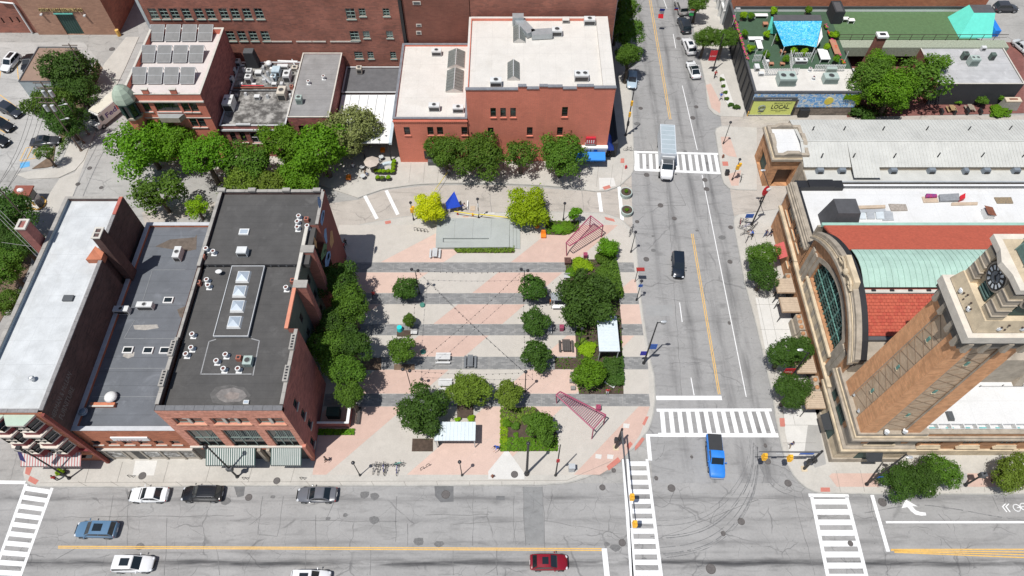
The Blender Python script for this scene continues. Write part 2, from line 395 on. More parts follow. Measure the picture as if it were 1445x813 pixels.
# ---- road paint: bars of each crossing are pieces of the road ----
def lerp(a,b,t):return a+(b-a)*t
def quadpts(c,u0,v0,u1,v1):
 def q(u,v):return lerp(lerp(c[0],c[1],u),lerp(c[3],c[2],u),v)
 return[q(u0,v0),q(u1,v0),q(u1,v1),q(u0,v1)]
def zebra(cpx,n,duty=.5,parent=ROAD,border=.09,ends=(0,0),z=.012):
 c=px(cpx)
 for i in range(n):
  v0=(i+(1-duty)/2)/n;v1=(i+1-(1-duty)/2)/n
  flat('crossing_bar',quadpts(c,border,v0,1-border,v1),z,WPAINT,parent)
 for a,b in((0,border*.97),(1-border*.97,1)):
  flat('crossing_edge_line',quadpts(c,a,0,b,1),z+.001,WPAINT,parent)
 for k,e in enumerate(ends):
  if e:flat('crossing_edge_line',quadpts(c,0,-e if k==0 else 1,1,0 if k==0 else 1+e),z+.002,WPAINT,parent)
def line(a,b,wd,mat=WPAINT,name='road_line',parent=ROAD,z=.013):
 a,b=P(*a),P(*b);d=b-a;n=Vector((-d.y,d.x,0)).normalized()*wd/2
 return flat(name,[a-n,b-n,b+n,a+n],z,mat,parent)
zebra([(35,682.5),(75.7,688.8),(9,873),(-33,873)],14,.52,border=.10)
line((-60,679.5),(36,681),.42)
zebra([(884,648),(914.5,648),(938,832),(893,832)],13,.5,border=.12)
line((880.2,648),(893,832),.45);line((914,613.5),(917.5,650),.5);line((911.5,614.5),(1000,614.5),.35,parent=ROADN,z=.02)
zebra([(928,581),(930.5,612),(1098,612),(1088,581)],13,.5,parent=ROADN,border=.0001,z=.02)
line((926.5,579),(1089,578.6),.42,parent=ROADN,z=.022);line((929,613.8),(1098.5,614.5),.55,parent=ROADN,z=.022)
line((926,561.7),(1018.5,561.7),.62,parent=ROADN,z=.018)
zebra([(895,217),(895.5,238),(1018.5,243),(1014,219)],13,.52,parent=ROADN,border=.0001,z=.02)
line((895,214.5),(1013.5,217.5),.45,parent=ROADN,z=.022);line((895.5,239.5),(1018.8,244.5),.5,parent=ROADN,z=.022);line((897,214),(897,240),.5,parent=ROADN,z=.024)
zebra([(1143,701),(1197,701),(1236,855),(1174,855)],10,.53,border=.09)
line((1141,699),(1197.6,699.5),.42)
line((1230.5,698.6),(1253.3,778.5),.45);line((1250,737),(1500,737),.25)
line((1257,775.5),(1500,775.2),.13,YPAINT);line((1257,776.8),(1500,779.8),.13,YPAINT)
line((1262,778),(1500,784.5),.13,YPAINT);line((1262,779.5),(1500,789.2),.13,YPAINT)
line((82,771),(849,774.3),.12,YPAINT);line((82,773.4),(849,776.8),.12,YPAINT)
line((852.6,774),(858.5,830),.62)
for d in(0,2.4):line((975.5+d,330),(1013.8+d,556.5),.11,YPAINT,parent=ROADN);line((916+d,0),(944.6+d,168.5),.11,YPAINT,parent=ROADN)
line((962.8,121),(984,212),.12,parent=ROADN);line((990.7,247),(1053,560),.12,parent=ROADN)
line((950,48),(953.5,68),.12,parent=ROADN);line((936,-2),(941,12),.12,parent=ROADN)
line((959,427),(962.6,454.6),.12,parent=ROADN);line((975,533),(979.5,558),.12,parent=ROADN)
for a,b in(((514,275),(532,309)),((545,269),(561.5,303)),((845,272),(848.5,299)),((873.5,263),(878,311))):line(a,b,.55,parent=ROADN,z=.03)
def tri(pts,name='turn_arrow',z=.014,mat=WPAINT,parent=ROAD):return flat(name,px(pts),z,mat,parent)
q=lambda x,y:(1145+x/4.7,640+y/4.7)
tri([q(625,305),q(598,362),q(637,356),q(662,385),q(690,405),q(730,413),q(762,411),q(757,392),q(720,388),q(690,375),q(668,348),q(706,352)])
for x in(0,22):tri([q(1262+x,352),q(1284+x,332),q(1291+x,334),q(1273+x,353),q(1300+x,388),q(1292+x,389)],'cycle_chevron')
mbk=MB();
for cx_,cy_ in((1362,360),(1408,352)):
 c_=P(*q(cx_,cy_));mbk.ring((c_.x,c_.y,.012),.42,.06,'z',14,4)
a_=P(*q(1362,360));b_=P(*q(1408,352));mbk.tube((a_.x,a_.y,.013),(b_.x,b_.y,.013),.05);mbk.build('cycle_mark',WPAINT,ROAD)
lot=YPAINT
for a,b in(((2,95),(-2,120)),((24,88),(26,112)),((46,88),(47,104)),((0,134),(24,152)),((0,164),(14,171)),((0,183),(8,188)),((8,156),(0,150))):line(a,b,.13,YPAINT,parent=CARP,z=.02)
q=lambda x,y:(x/6.25,190+y/6.25)
for a,b in((q(230,118),q(175,230)),(q(285,112),q(240,205)),(q(230,118),q(420,90)),(q(175,232),q(330,205)),(q(330,120),q(295,195)),(q(440,95),q(415,160))):line(a,b,.12,YPAINT,parent=CARP,z=.02)
flat('parking_bay_mark',px([q(178,250),q(262,236),(42,235),(28.5,238)]),.021,M('blue_road_paint',(.12,.36,.62),.8,.15),CARP)
def cover(x,y,r=.42,parent=ROAD,z=.012,m=steel):
 c=P(x,y);mb=MB();mb.tube((c.x,c.y,z-.01),(c.x,c.y,z+.012),r,r,16);mb.ring((c.x,c.y,z+.01),r,.035,'z',16,4)
 for k in range(-2,3):mb.box(c.x-r*.75,c.y+k*.13-.02,z+.011,c.x+r*.75,c.y+k*.13+.02,z+.02)
 mb.build('manhole_cover',m,parent)
for a in((947.5,689,.45),(1003,803,.55),(1046,736,.4),(1020.5,753,.25),(1083,651,.4),(1112,682,.42),(976,645,.16),(878,766,.4),(850,688,.35),(1080,629,.2),(866,664,.25),(926,675,.22),(1245,709,.5),(629,698,.5),(1200,767,.3),(351,702,.4),(292,716,.01)):cover(*a)
for a in((912.5,247,.42),(994.5,254,.4),(997,267,.42),(932,290,.42),(899,313,.3),(912,366,.4),(951.5,308.5,.35),(1031,321,.35),(1030,369.5,.35),(977.5,166.5,.42),(982.5,151,.35),(904,153,.35),(957.5,54.5,.42),(1029,456,.2)):cover(*a,parent=ROADN,z=.018)
for a in((158,69.5,.5),(126.5,237.5,.35),(110,260,.35),(143,265,.3)):cover(*a,parent=g,z=.03)
for a in((726,670,.42),(201.5,672,.45),(391,679,.4)):cover(*a,parent=PLAZA,z=.135)
for pts in([(613,686),(640,686),(640,708),(622,709),(614,700)],[(330,686),(346,686),(344,700),(335,702)],[(700,700),(712,700),(712,706),(700,706)]):flat('road_patch',px(pts),.008,patchm,ROAD)
flat('road_patch',px([(738,687),(765,687),(769,768),(741,768)]),.0075,M('newer_asphalt',(.235,.235,.23),.92,.1,1,mode='road'),ROAD)
for pts in([(912,431),(948,430),(950,446),(912,446)],):flat('road_patch',px(pts),.012,M('pale_patch',(.3,.3,.295),.92,.08,1),ROADN)
for k9 in range(26):
 rnd=random.Random(k9+50);x9,y9=(rnd.uniform(-50,17),rnd.choice((18.2,20.5,23.4,26.0,26.4))+rnd.uniform(-.5,.5)) if k9<16 else(rnd.choice((22,25.3,29.2,32.3))+rnd.uniform(-.6,.6),rnd.uniform(42,95));r9=rnd.uniform(.12,.4)
 flat('oil_spot',[(x9+r9*(1+.5*rnd.random())*math.cos(R(45*i))*1.4,y9+r9*(1+.5*rnd.random())*math.sin(R(45*i))) for i in range(8)],.0085 if k9<16 else.0115,M('oil_spot',(.15,.148,.145),.8,.25,5),ROAD if k9<16 else ROADN)
tar=M('crack_sealer',(.16,.158,.155),.8,.2,3)
def crack(pts,wd=.07,parent=ROAD,z=.010,name='sealed_crack',mat=tar,jit=.25):
 P3=px(pts);out=[]
 for a,b in zip(P3,P3[1:]):
  n=max(2,int((b-a).length/1.0))
  for i in range(n):
   p=lerp(a,b,i/n);out.append(Vector((p.x+random.uniform(-jit,jit)*.35,p.y+random.uniform(-jit,jit)*.35,0)))
 out.append(P3[-1]);mb=MB()
 for a,b in zip(out,out[1:]):
  d=b-a;n=Vector((-d.y,d.x,0)).normalized()*wd*random.uniform(.3,.7)
  mb.poly([(a.x-n.x,a.y-n.y,z),(b.x-n.x,b.y-n.y,z),(b.x+n.x,b.y+n.y,z),(a.x+n.x,a.y+n.y,z)])
 return mb.build(name,mat,parent)
for c_ in([(738,687),(742,770)],[(766,687),(770,790)],[(600,727),(690,726)],[(668,690),(667,770)],[(640,740),(740,735)],[(769,735),(880,754)],[(725,700),(725,765)],[(90,730),(330,728)],[(370,700),(364,755)],[(364,755),(392,756),(400,700)],[(425,735),(560,736)],[(445,728),(446,770)],[(575,740),(575,770)],[(60,800),(110,772)],[(180,690),(180,770)],[(236,730),(232,812)],[(305,770),(310,812)],[(432,775),(430,812)],[(524,770),(522,812)],[(640,775),(640,812)],[(160,700),(150,770)],[(480,690),(462,730)],[(920,702),(1100,703)],[(930,760),(1070,705)],[(1120,700),(1150,812)],[(1325,725),(1340,745)],[(1400,700),(1410,722)],[(700,775),(702,812)],[(560,700),(558,765)]):crack(c_,.06)
for c_ in([(895,245),(948,249)],[(897,290),(968,290)],[(940,248),(962,560)],[(948,249),(968,290)],[(930,372),(985,377)],[(925,420),(962,425)],[(1000,446),(1034,444)],[(895,330),(935,330),(985,338)],[(992,210),(1000,330)],[(1000,115),(890,102)],[(886,165),(950,170)],[(905,70),(975,72)],[(925,14),(960,14)],[(1020,360),(1040,365)],[(930,490),(975,492)]):crack(c_,.055,ROADN,.012)
skid=M('tyre_rubber_marks',(.17,.17,.17),.9,.3,4)
def arc(pts,wd=.12,jit=.02):
 P3=px(pts);res=[]
 for i in range(len(P3)-1):
  p0=P3[max(0,i-1)];p1=P3[i];p2=P3[i+1];p3=P3[min(len(P3)-1,i+2)]
  for k in range(8):
   t=k/8;res.append(.5*((2*p1)+(p2-p0)*t+(2*p0-5*p1+4*p2-p3)*t*t+(3*p1-3*p2+p3-p0)*t**3))
 res.append(P3[-1]);mb=MB()
 for i,(a,b) in enumerate(zip(res,res[1:])):
  if random.random()<.06:continue
  d=b-a;n=Vector((-d.y,d.x,0)).normalized()*wd*.5*random.uniform(.4,1)
  mb.poly([(a.x-n.x,a.y-n.y,.009),(b.x-n.x,b.y-n.y,.009),(b.x+n.x,b.y+n.y,.009),(a.x+n.x,a.y+n.y,.009)])
 mb.build('skid_mark',skid,ROAD)
sk=M('faint_rubber',(.2,.2,.2),.9,.15,4)
base_arc=[(936,782),(975,776),(1010,762),(1040,735),(1060,700),(1068,665),(1068,630)]
for k,(dx,dy,wd) in enumerate(((0,0,.16),(4,5,.1),(-14,-22,.14),(-18,-25,.1),(-28,-40,.08),(2,2,.07),(-6,-9,.1),(-34,-48,.06))):
 arc([(x+dx*(1-i*.12),y+dy*(1-i*.13)) for i,(x,y) in enumerate(base_arc)],wd)
arc([(1074,640),(1082,662),(1096,682),(1118,694)],.1);arc([(1068,645),(1078,670),(1098,692),(1130,703)],.1);arc([(925,650),(935,640),(938,622)],.08)
arc([(1220,724),(1290,713),(1345,718),(1400,728),(1450,735)],.12)
# ---- plaza paving: parallelograms in pink and beige between grey bands ----
SL={1:[(536.6,371),(615,330)],2:[(641,361),(605,385)],3:[(720.6,371),(591,474)],4:[(794,385),(564,582)],5:[(900,387.5),(745,522)],6:[(894.5,475),(729.7,639)],7:[(940,533),(807,673)]}
lines={k:px(v) for k,v in SL.items()}
rowsY=[(371,385),(414.4,430),(458,474),(504,522),(556.3,574)]
bandY=[(P(700,a).y,P(700,b).y) for a,b in rowsY]
edgeE=lambda y:{True:0}.get(False) or 0
def east(y):
 pts=[(28,9.0),(29,11.5),(31,14.2),(34,16.5),(38,18.2),(44,18.6),(52,18.4),(66,18.2),(70,17.0)]
 for(a,xa),(b,xb) in zip(pts,pts[1:]):
  if a<=y<=b:return xa+(xb-xa)*(y-a)/(b-a)
 return 18
cyc={0:beig,1:pink,2:beig,3:pinkd,4:beig,5:pink,6:beig,7:pinkd}
def xl(k,y):
 if k==0:return-1000
 if k==8:return 1000
 a,b=lines[k];return a.x+(b.x-a.x)*(y-a.y)/(b.y-a.y)
rows=[(68.5,bandY[0][0])]+[(bandY[i][1],bandY[i+1][0]) for i in range(4)]+[(bandY[4][1],28.75)]
def wx(y):return-24.9 if y<62.6 else-27
for ri,(yt,yb) in enumerate(rows):
 lo_,hi_=min(yt,yb)+.03,max(yt,yb)-.03
 subs=[(lo_,hi_)] if hi_-lo_<5 else[(lo_,(lo_+hi_)/2-.01),((lo_+hi_)/2+.01,hi_)]
 for(y0,y1) in subs:
  for k in range(8):
   def xs(y):
    L_=max(xl(k,y)+.015,wx(y) if k else wx(y));R_=min(xl(k+1,y)-.015,east(y));return L_,R_
   steps=6;left=[];right=[]
   for s_ in range(steps+1):
    y=lerp(y0,y1,s_/steps);L_,R_=xs(y)
    if R_>L_+.05:left.append((L_,y));right.append((R_,y))
   if len(left)<2:continue
   wide=max(r[0]-l[0] for l,r in zip(left,right));nsp=max(1,round(wide/5.2))
   for t in range(nsp):
    pl=[(lerp(l[0],r[0],t/nsp)+(.012 if t else 0),l[1]) for l,r in zip(left,right)]+[(lerp(l[0],r[0],(t+1)/nsp)-(.012 if t<nsp-1 else 0),l[1]) for l,r in zip(left,right)][::-1]
    m_=cyc[k]
    if ri==0 and k==0:m_=beig
    flat('paving_slab',pl,.128,m_,PLAZA,th=.03)
for(a,b) in bandY:
 y0,y1=min(a,b),max(a,b);n=12;x0,x1=-24.9,east((y0+y1)/2)
 for i in range(n):
  flat('paver_strip',[(lerp(x0,x1,i/n)+.01,y0+.02),(lerp(x0,x1,(i+1)/n)-.01,y0+.02),(lerp(x0,x1,(i+1)/n)-.01,y1-.02),(lerp(x0,x1,i/n)+.01,y1-.02)],.13,band,PLAZA,th=.03)
def slab(pts,m,z=.13,parent=PLAZA,name='paving_slab',th=.02):return flat(name,px(pts,z),z,m,parent,th=th)
for p_ in([(896,636),(903,629),(910,619),(906,617),(896,630)],[(859,664),(876,651),(872,645),(856,658)]):slab(p_,tact,.136)
q=lambda x,y:(690+x/4.278,520+y/4.278)
slab([q(965,290),q(940,345),q(925,335),q(948,290)],tact,.14);slab([q(868,455),q(845,488),q(830,470),q(852,440)],tact,.14)
for c_ in((830,345),(662,530),(733,532)):slab([q(c_[0]-18,c_[1]-14),q(c_[0]+20,c_[1]-10),q(c_[0]+14,c_[1]+16),q(c_[0]-20,c_[1]+12)],conc2,.14)
q=lambda x,y:(x/5.81,560+y/5.81)
slab([q(215,560),q(270,565),q(240,645),q(205,630)],tact,.14);slab([q(245,648),q(318,685),q(290,720),q(228,688)],tact,.14)
slab([(191,650),(222,650),(217,671),(187,671)],conc2,.13);slab([(689,665),(715,633),(740,668),(740,676),(689,676)],conc2,.134)
slab([(876,223.5),(881,223.5),(881,230),(875.5,230)],tact,.14);slab([(850,264),(860,261),(862,265),(853,268)],tact,.14);slab([(845,251),(866,251),(869,262),(846,268)],conc2,.134)
slab([(853,306),(866,309),(868,313),(855,310)],tact,.14);slab([(543,312.5),(551,311),(552,315),(544,316.5)],tact,.14)
flatE=[([(1019,228),(1027,228),(1028,234),(1020,234)],tact,.14),([(1100,590),(1107,590),(1108,602),(1101,602)],tact,.14),([(1158,688),(1171,688),(1171.5,694),(1158,694)],tact,.14),([(1174,668),(1240,668),(1240,687),(1181,687),(1170,672)],pinkd,.132),([(1365,668),(1480,668),(1480,687),(1365,687)],pinkd,.132),([(1240,668),(1364,668),(1364,687),(1240,687)],conc3,.131),([(1066,420),(1128,420),(1140,470),(1142,520),(1085,520)],conc2,.131),([(1105,565),(1150,562),(1156,620),(1117,650),(1108,610)],conc2,.131),([(1140,600),(1156,600),(1166,655),(1150,660),(1135,640)],conc3,.133),([(1017,193),(1030,193),(1040,222),(1028,220),(1020,215)],pinkd,.132),([(1027,246),(1046,240),(1042,262),(1032,262)],pinkd,.132),([(1060,605),(1061,605),(1061,606)],conc,.131)]
for p_,m_,z_ in flatE:slab(p_,m_,z_,parent=ROADN)
slab([(996,120),(1003,118),(1017,145),(1016,160),(1004,152)],pinkd,.132,ROADN)
for x_ in(1015,1040,1062):pass
jm=jointm
def joint(a,b,wd=.035,z=.1385,parent=PLAZA):
 a,b=P(*a,.12),P(*b,.12);d=b-a;n=Vector((-d.y,d.x,0)).normalized()*wd/2
 return flat('pavement_joint',[a-n,b-n,b+n,a+n],z,jm,parent)
joint((57,681.5),(800,678));joint((800,678),(862,651))
for x_ in range(110,800,46):joint((x_,679.5),(x_-.02*(x_-722),686))
for x_ in(120,165,230,290,350,410):joint((x_+8,652),(x_,681))
for x_ in(1022,1044,1066):pass
for y_ in(330,360,395,430,465,500,535,570,600,625):joint((1040+(y_-303)*.2,y_),(1100+(y_-303)*.16,y_),z=.136)
joint((1048,320),(1108,600),z=.136);joint((1062,320),(1122,600),z=.136)
for x_ in range(1180,1450,34):joint((x_,664),(x_+6,694),z=.138)
for y_ in(240,252,222,262):pass
for x_ in(880,865,845,820,790):joint((x_,232),(x_-.03*(722-x_)*-1,264),z=.136)
for x_ in(580,600,620,650,680,710):joint((x_,230),(x_-3,258),z=.136)
for x_ in(620,690,760,820):crack([(x_,263),(x_+4,300)],.04,ROADN,.02)
# ================= BUILDINGS =================
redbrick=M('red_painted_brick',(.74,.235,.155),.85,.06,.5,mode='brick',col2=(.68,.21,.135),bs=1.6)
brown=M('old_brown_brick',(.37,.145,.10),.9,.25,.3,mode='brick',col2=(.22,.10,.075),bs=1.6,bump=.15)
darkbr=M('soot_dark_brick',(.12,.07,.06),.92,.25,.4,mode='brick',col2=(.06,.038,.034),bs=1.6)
orbrick=M('orange_brick',(.54,.19,.10),.88,.12,.6,mode='brick',col2=(.36,.12,.065),bs=1.6)
rough=M('rock_faced_sandstone',(.74,.33,.23),.95,.25,2.5,mode='brick',col2=(.52,.20,.13),bs=2.6,bump=.4)
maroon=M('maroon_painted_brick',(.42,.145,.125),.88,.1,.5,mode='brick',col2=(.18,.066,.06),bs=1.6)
tanbr=M('tan_market_brick',(.56,.29,.14),.9,.16,.8,mode='brick',col2=(.31,.155,.08),bs=1.7,bump=.2)
towbr=M('tower_brick',(.74,.38,.185),.9,.18,1.2,mode='brick',col2=(.58,.28,.13),bs=1.7,bump=.25)
towpan=M('tower_panel_brick',(.58,.43,.29),.9,.15,.9,mode='brick',col2=(.47,.33,.21),bs=1.7)
warehouse=M('tan_warehouse_brick',(.45,.26,.175),.9,.12,.4,mode='brick',col2=(.34,.19,.13),bs=1.6)
sand=M('sandstone',(.56,.46,.32),.9,.25,.8,bump=.15);sandd=M('stained_sandstone',(.36,.31,.245),.92,.25,.9,bump=.15)
coping=M('stone_coping',(.34,.32,.29),.9,.2,1);dcoping=M('dark_metal_coping',(.085,.088,.095),.6,.15)
blackroof=M('black_felt_roof',(.078,.075,.072),.9,.16,.5,mode='membrane')
slate_roof=M('grey_membrane_roof',(.125,.135,.15),.75,.12,.5,mode='membrane',bs=2)
whiteroof=M('white_coated_roof',(.53,.545,.545),.8,.12,.6,mode='softroof')
creamroof=M('cream_membrane_roof',(.60,.575,.53),.85,.06,.4,mode='softroof',bs=1.3);brightroof=M('bright_white_membrane',(.64,.64,.63),.8,.04,.4,mode='softroof',bs=2)
seamroof=M('beige_standing_seam',(.52,.52,.485),.6,.08,.4,mode='slab');greyroof=M('weathered_grey_roof',(.25,.245,.24),.9,.15,.5,mode='membrane',bs=1.3)
streakroof=M('patched_felt_roof',(.10,.095,.088),.92,.3,.8,mode='membrane',bs=1.6,col2=(.30,.29,.27))
tilered=M('red_clay_tile',(.44,.095,.055),.85,.16,3,mode='slab');coppergreen=M('verdigris_copper',(.37,.53,.45),.8,.12,.5,mode='slab')
domegreen=M('dark_verdigris',(.10,.17,.15),.7,.25,2);palecop=M('pale_dome_copper',(.36,.43,.34),.7,.15,1.2)
frame_dg=M('dark_green_frame',(.03,.07,.06),.6,.1);frame_lg=M('pale_green_frame',(.33,.43,.38),.6,.1);frame_w=M('white_frame',(.7,.7,.68),.6,.05)
frame_b=M('brown_frame',(.06,.04,.035),.6,.1);stone_l=M('limestone_sill',(.55,.52,.46),.85,.1)
darkwall=M('charcoal_painted_wall',(.035,.037,.042),.85,.12,.5);teal=M('teal_painted_wall',(.12,.62,.50),.7,.06)
turf=M('artificial_turf',(.05,.095,.055),.95,.12,2,fine=.2);turf2=M('bright_artificial_turf',(.09,.16,.07),.95,.12,2,fine=.2)
def part(mb,name,mat,root,**k):return mb.build(name,mat,root,**k)
def window(root,side,c,a0,z0,w_,h_,style=None,depth=.22):
 s=dict(frame=frame_dg,sill=stone_l,v=0,h=1,t=.07,head=None,glass=GLASS);s.update(style or{})
 f=MB();t=s['t'];d0,d1=depth-.08,depth
 f.sbox(side,c,a0,d0,z0,a0+t,d1,z0+h_);f.sbox(side,c,a0+w_-t,d0,z0,a0+w_,d1,z0+h_)
 f.sbox(side,c,a0+t,d0,z0,a0+w_-t,d1,z0+t);f.sbox(side,c,a0+t,d0,z0+h_-t,a0+w_-t,d1,z0+h_)
 for i in range(s['v']):x=a0+w_*(i+1)/(s['v']+1);f.sbox(side,c,x-t*.4,d0+.01,z0+t,x+t*.4,d1,z0+h_-t)
 for i in range(s['h']):z=z0+h_*(i+1)/(s['h']+1);f.sbox(side,c,a0+t,d0-.01,z-t*.5,a0+w_-t,d1,z+t*.5)
 o=f.build('window',s['frame'],root)
 g_=MB();g_.sbox(side,c,a0+t*.5,depth-.03,z0+t*.5,a0+w_-t*.5,depth+.02,z0+h_-t*.5);g_.build('pane',s['glass'],o)
 if s['sill']:k=MB();k.sbox(side,c,a0-.1,-.12,z0-.16,a0+w_+.1,depth-.09,z0-.003);k.build('sill',s['sill'],o)
 if s['head']:k=MB();k.sbox(side,c,a0-.15,-.05,z0+h_+.003,a0+w_+.15,.02,z0+h_+.3);k.build('lintel',s['head'],o)
 return o
def bld(name,label,x0,y0,x1,y1,h,wall,roof,wins={},par=.5,pt=.3,cop=coping,z0=0,cat='building',cops=1.0,style=None,stones=None,copw=.05,group=None,sides='SNEW'):
 r=thing(name,label,cat,((x0+x1)/2,(y0+y1)/2,z0),group)
 if not isinstance(wall,dict):wall={k:wall for k in 'SNEW'}
 for side in sides:
  c={'S':y0,'N':y1,'E':x1,'W':x0}[side];a0,a1=(x0,x1) if side in 'SN' else(y0,y1)
  ops=wins.get(side,[]);wl=wall.get(side,wall.get('S'))
  MB().wall(side,c,a0,a1,z0,h,[(o[0],o[1],o[0]+o[2],o[1]+o[3]) for o in ops]).build('wall',wl,r)
  for o in ops:window(r,side,c,o[0],o[1],o[2],o[3],o[4] if len(o)>4 else style)
 zr=h-par
 MB().box(x0+.02,y0+.02,zr-.3,x1-.02,y1-.02,zr).build('roof',roof,r)
 pm=wall.get('S')
 m=MB()
 for b in((x0+.015,y0+.015,x1-.015,y0+pt),(x0+.015,y1-pt,x1-.015,y1-.015),(x0+.015,y0+pt,x0+pt,y1-pt),(x1-pt,y0+pt,x1-.015,y1-pt)):m.box(b[0],b[1],zr-.1,b[2],b[3],h-.004)
 m.build('parapet',pm,r)
 if cop:
  e=copw
  for(a,b,c_,d,ax) in((x0-e,y0-e,x1+e,y0+pt,'x'),(x0-e,y1-pt,x1+e,y1+e,'x'),(x0-e,y0+pt+.002,x0+pt,y1-pt-.002,'y'),(x1-pt,y0+pt+.002,x1+e,y1-pt-.002,'y')):
   n=max(1,int(round((c_-a if ax=='x' else d-b)/stones))) if stones else 1
   for i in range(n):
    if ax=='x':q_=(lerp(a,c_,i/n)+(.01 if n>1 else 0),b,lerp(a,c_,(i+1)/n)-(.01 if n>1 else 0),d)
    else:q_=(a,lerp(b,d,i/n)+(.01 if n>1 else 0),c_,lerp(b,d,(i+1)/n)-(.01 if n>1 else 0))
    MB().box(q_[0],q_[1],h,q_[2],q_[3],h+.09+(random.random()*.015 if n>1 else 0)).build('coping_stone' if stones else 'coping',cop,r)
 return r
def winsY(y,lst,w_=None,h_=None):
 out=[]
 for l,t,rr,b in lst:
  x0,zt=PY(l,t,y);x1,zb=PY(rr,b,y);xm=PY((l+rr)/2,(t+b)/2,y)[0]
  ww=w_ or abs(x1-x0);hh=h_ or abs(zt-zb)
  out.append([xm-ww/2,(zt+zb)/2-hh/2,ww,hh])
 return out
 # ---- back: very long brown brick warehouse ----
def rowwin(y,cx,ztop,w_,h_,st):return[(x-w_/2,ztop-h_,w_,h_,st) for x in cx]
YB=100.4
gw=dict(frame=frame_lg,sill=frame_lg,v=1,h=2,t=.09)
ops=[]
for cols,ty,by,ww in(([203+10,228,243,260,278,294,313,329,346,363],12,27,1.35),([323,339,355,372],44,58,1.35),([493],12,27,1.5),([510,544],12,23,1.1),([499],44,57,1.5),([516,549],44,54,1.1),([505],73,83,1.4),([522,554],73,83,1.0)):
 for cx_ in cols:
  x_,zt=PY(cx_,ty,YB);_,zb=PY(cx_,by,YB);ops.append((x_-ww/2,zb,ww,zt-zb,gw))
zz=ops[0][1]
wl=thing('brick_warehouse','huge dark brown brick warehouse with rows of green framed sash windows behind the roofs','building',(-30,110,0))
MB().wall('S',YB,-59.9,-17.8,0,26,[(o[0],o[1],o[0]+o[2],o[1]+o[3]) for o in ops]).build('wall',brown,wl)
for o in ops:window(wl,'S',YB,o[0],o[1],o[2],o[3],o[4],.2)
MB().box(-59.9,YB+.3,0,-59.8,150,26).box(-59.8,149.8,0,17,150,26).box(16.9,YB+.6,0,17,149.8,26).build('wall',brown,wl)
MB().box(-60.4,YB-.05,0,-59.91,YB+.6,25).build('corner_trim',M('pale_trim_paint',(.5,.55,.55),.7,.1),wl)
MB().box(-59.8,YB+.1,25.2,16.9,149.8,25.4).build('roof',greyroof,wl)
brown2=M('redder_brown_brick',(.24,.095,.065),.9,.16,.3,mode='brick',col2=(.19,.072,.05),bs=1.6)
vents=[(533,3,545,7),(537,35,545,39),(537,44,545,50)]
MB().box(-17.7,YB+.05,0,-6.9,YB+.4,26).build('wall',brown2,wl)
MB().box(-6.8,YB+.1,0,16.9,YB+.6,26).build('wall',brown,wl)
for a in((582,2,594,7),(587,34,595,38),(587,44,595,49)):
 for o in winsY(YB,[a]):
  m=MB().box(o[0],YB-.03,o[1],o[0]+o[2],YB+.08,o[1]+o[3]);m.build('wall_vent',stone_l,wl)
  MB().box(o[0]+.15,YB-.06,o[1]+.12,o[0]+o[2]-.15,YB-.035,o[1]+o[3]-.12).build('vent_grille',DGREY,wl)
MB().box(-18.3,YB-.28,0,-17.8,YB-.02,26).build('drainpipe',BLACK,wl)
MB().box(16.5,YB+.62,0,17.05,YB+1.4,26).build('corner_trim',WHITE,wl)
m=MB()
for a,b in((382,412),(418,440),(441,460),(466,507)):
 x0_,z_=PY(a,58.5,YB);x1_,_=PY(b,58.5,YB);MB().box(x0_,YB-.12,z_-.1,x1_,YB-.01,z_+.1).build('ledge',stone_l,wl)
 # ---- brewery warehouse, top left ----
YG=115.3
x0_,_=PY(58,47,YG);wg=thing('brewery_building','tan brick brewery warehouse with a green loading door and raised lettering','building',(-82,124,0))
dx0,dzt=PY(76.5,20,YG);dx1,dzb=PY(116,42,YG);dr0=PY(91,42,YG)[0]
MB().wall('S',YG,-91.2,-75.8,0,20,[(dr0,.05,dx1,dzt)],.3).build('wall',warehouse,wg)
MB().wall('E',-75.8,YG,150,0,20,[(YG+5,5,YG+8,8),(YG+12,5,YG+15,8)],.3).build('wall',brown,wg)
MB().box(-91.2,YG+.1,19.4,-75.9,150,19.6).build('roof',greyroof,wg)
dd=MB().box(dr0,YG+.2,.05,dx1,YG+.32,dzt).build('loading_door',frame_dg,wg)
for i in range(7):MB().box(lerp(dr0,dx1,(i+.5)/7)-.07,YG+.14,.1,lerp(dr0,dx1,(i+.5)/7)+.07,YG+.198,dzt-.1).build('door_batten',M('green_batten',(.04,.1,.085),.6,.1),dd)
MB().box(dr0-.1,YG-.25,dzt+.05,dx1+.1,YG-.002,dzt+.25).build('door_hood',M('teal_trim',(.12,.42,.36),.6,.1),wg)
tx0,tz=PY(55,14.5,YG);tx1,_=PY(117,14.5,YG)
text('GREAT LAKES BREWING CO',.95,M('gilt_lettering',(.38,.3,.14),.5,.1),wg,(tx0,YG-.12,tz-.2),(1,0,0),(0,0,1),.09,'lettering',width=tx1-tx0)
for c_ in((59,19.5),(120,21)):
 x_,z_=PY(*c_,YG);MB().box(x_-.2,YG-.5,z_-.1,x_+.2,YG-.01,z_+.12).build('wall_lamp',LGREY,wg)
for x_ in(-75.6,):MB().tube((x_,YG-.3,0),(x_,YG-.3,1.3),.35,.35,10).build('bollard',YPAINT,wg)
wk=thing('brick_annex','dark brown brick annex with a white drainpipe left of the brewery warehouse','building',(-103,124,0))
anops=[]
for a in((0,25,8,33),(12,24,20,32),(22,24,30,32)):anops+=[tuple(o)+(dict(frame=frame_b,sill=None,v=1,h=1),) for o in winsY(YG+.6,[a])]
MB().wall('S',YG+.6,-118,-91.3,0,12,[(o[0],o[1],o[0]+o[2],o[1]+o[3]) for o in anops]).build('wall',brown,wk)
for o in anops:window(wk,'S',YG+.6,*o[:5])
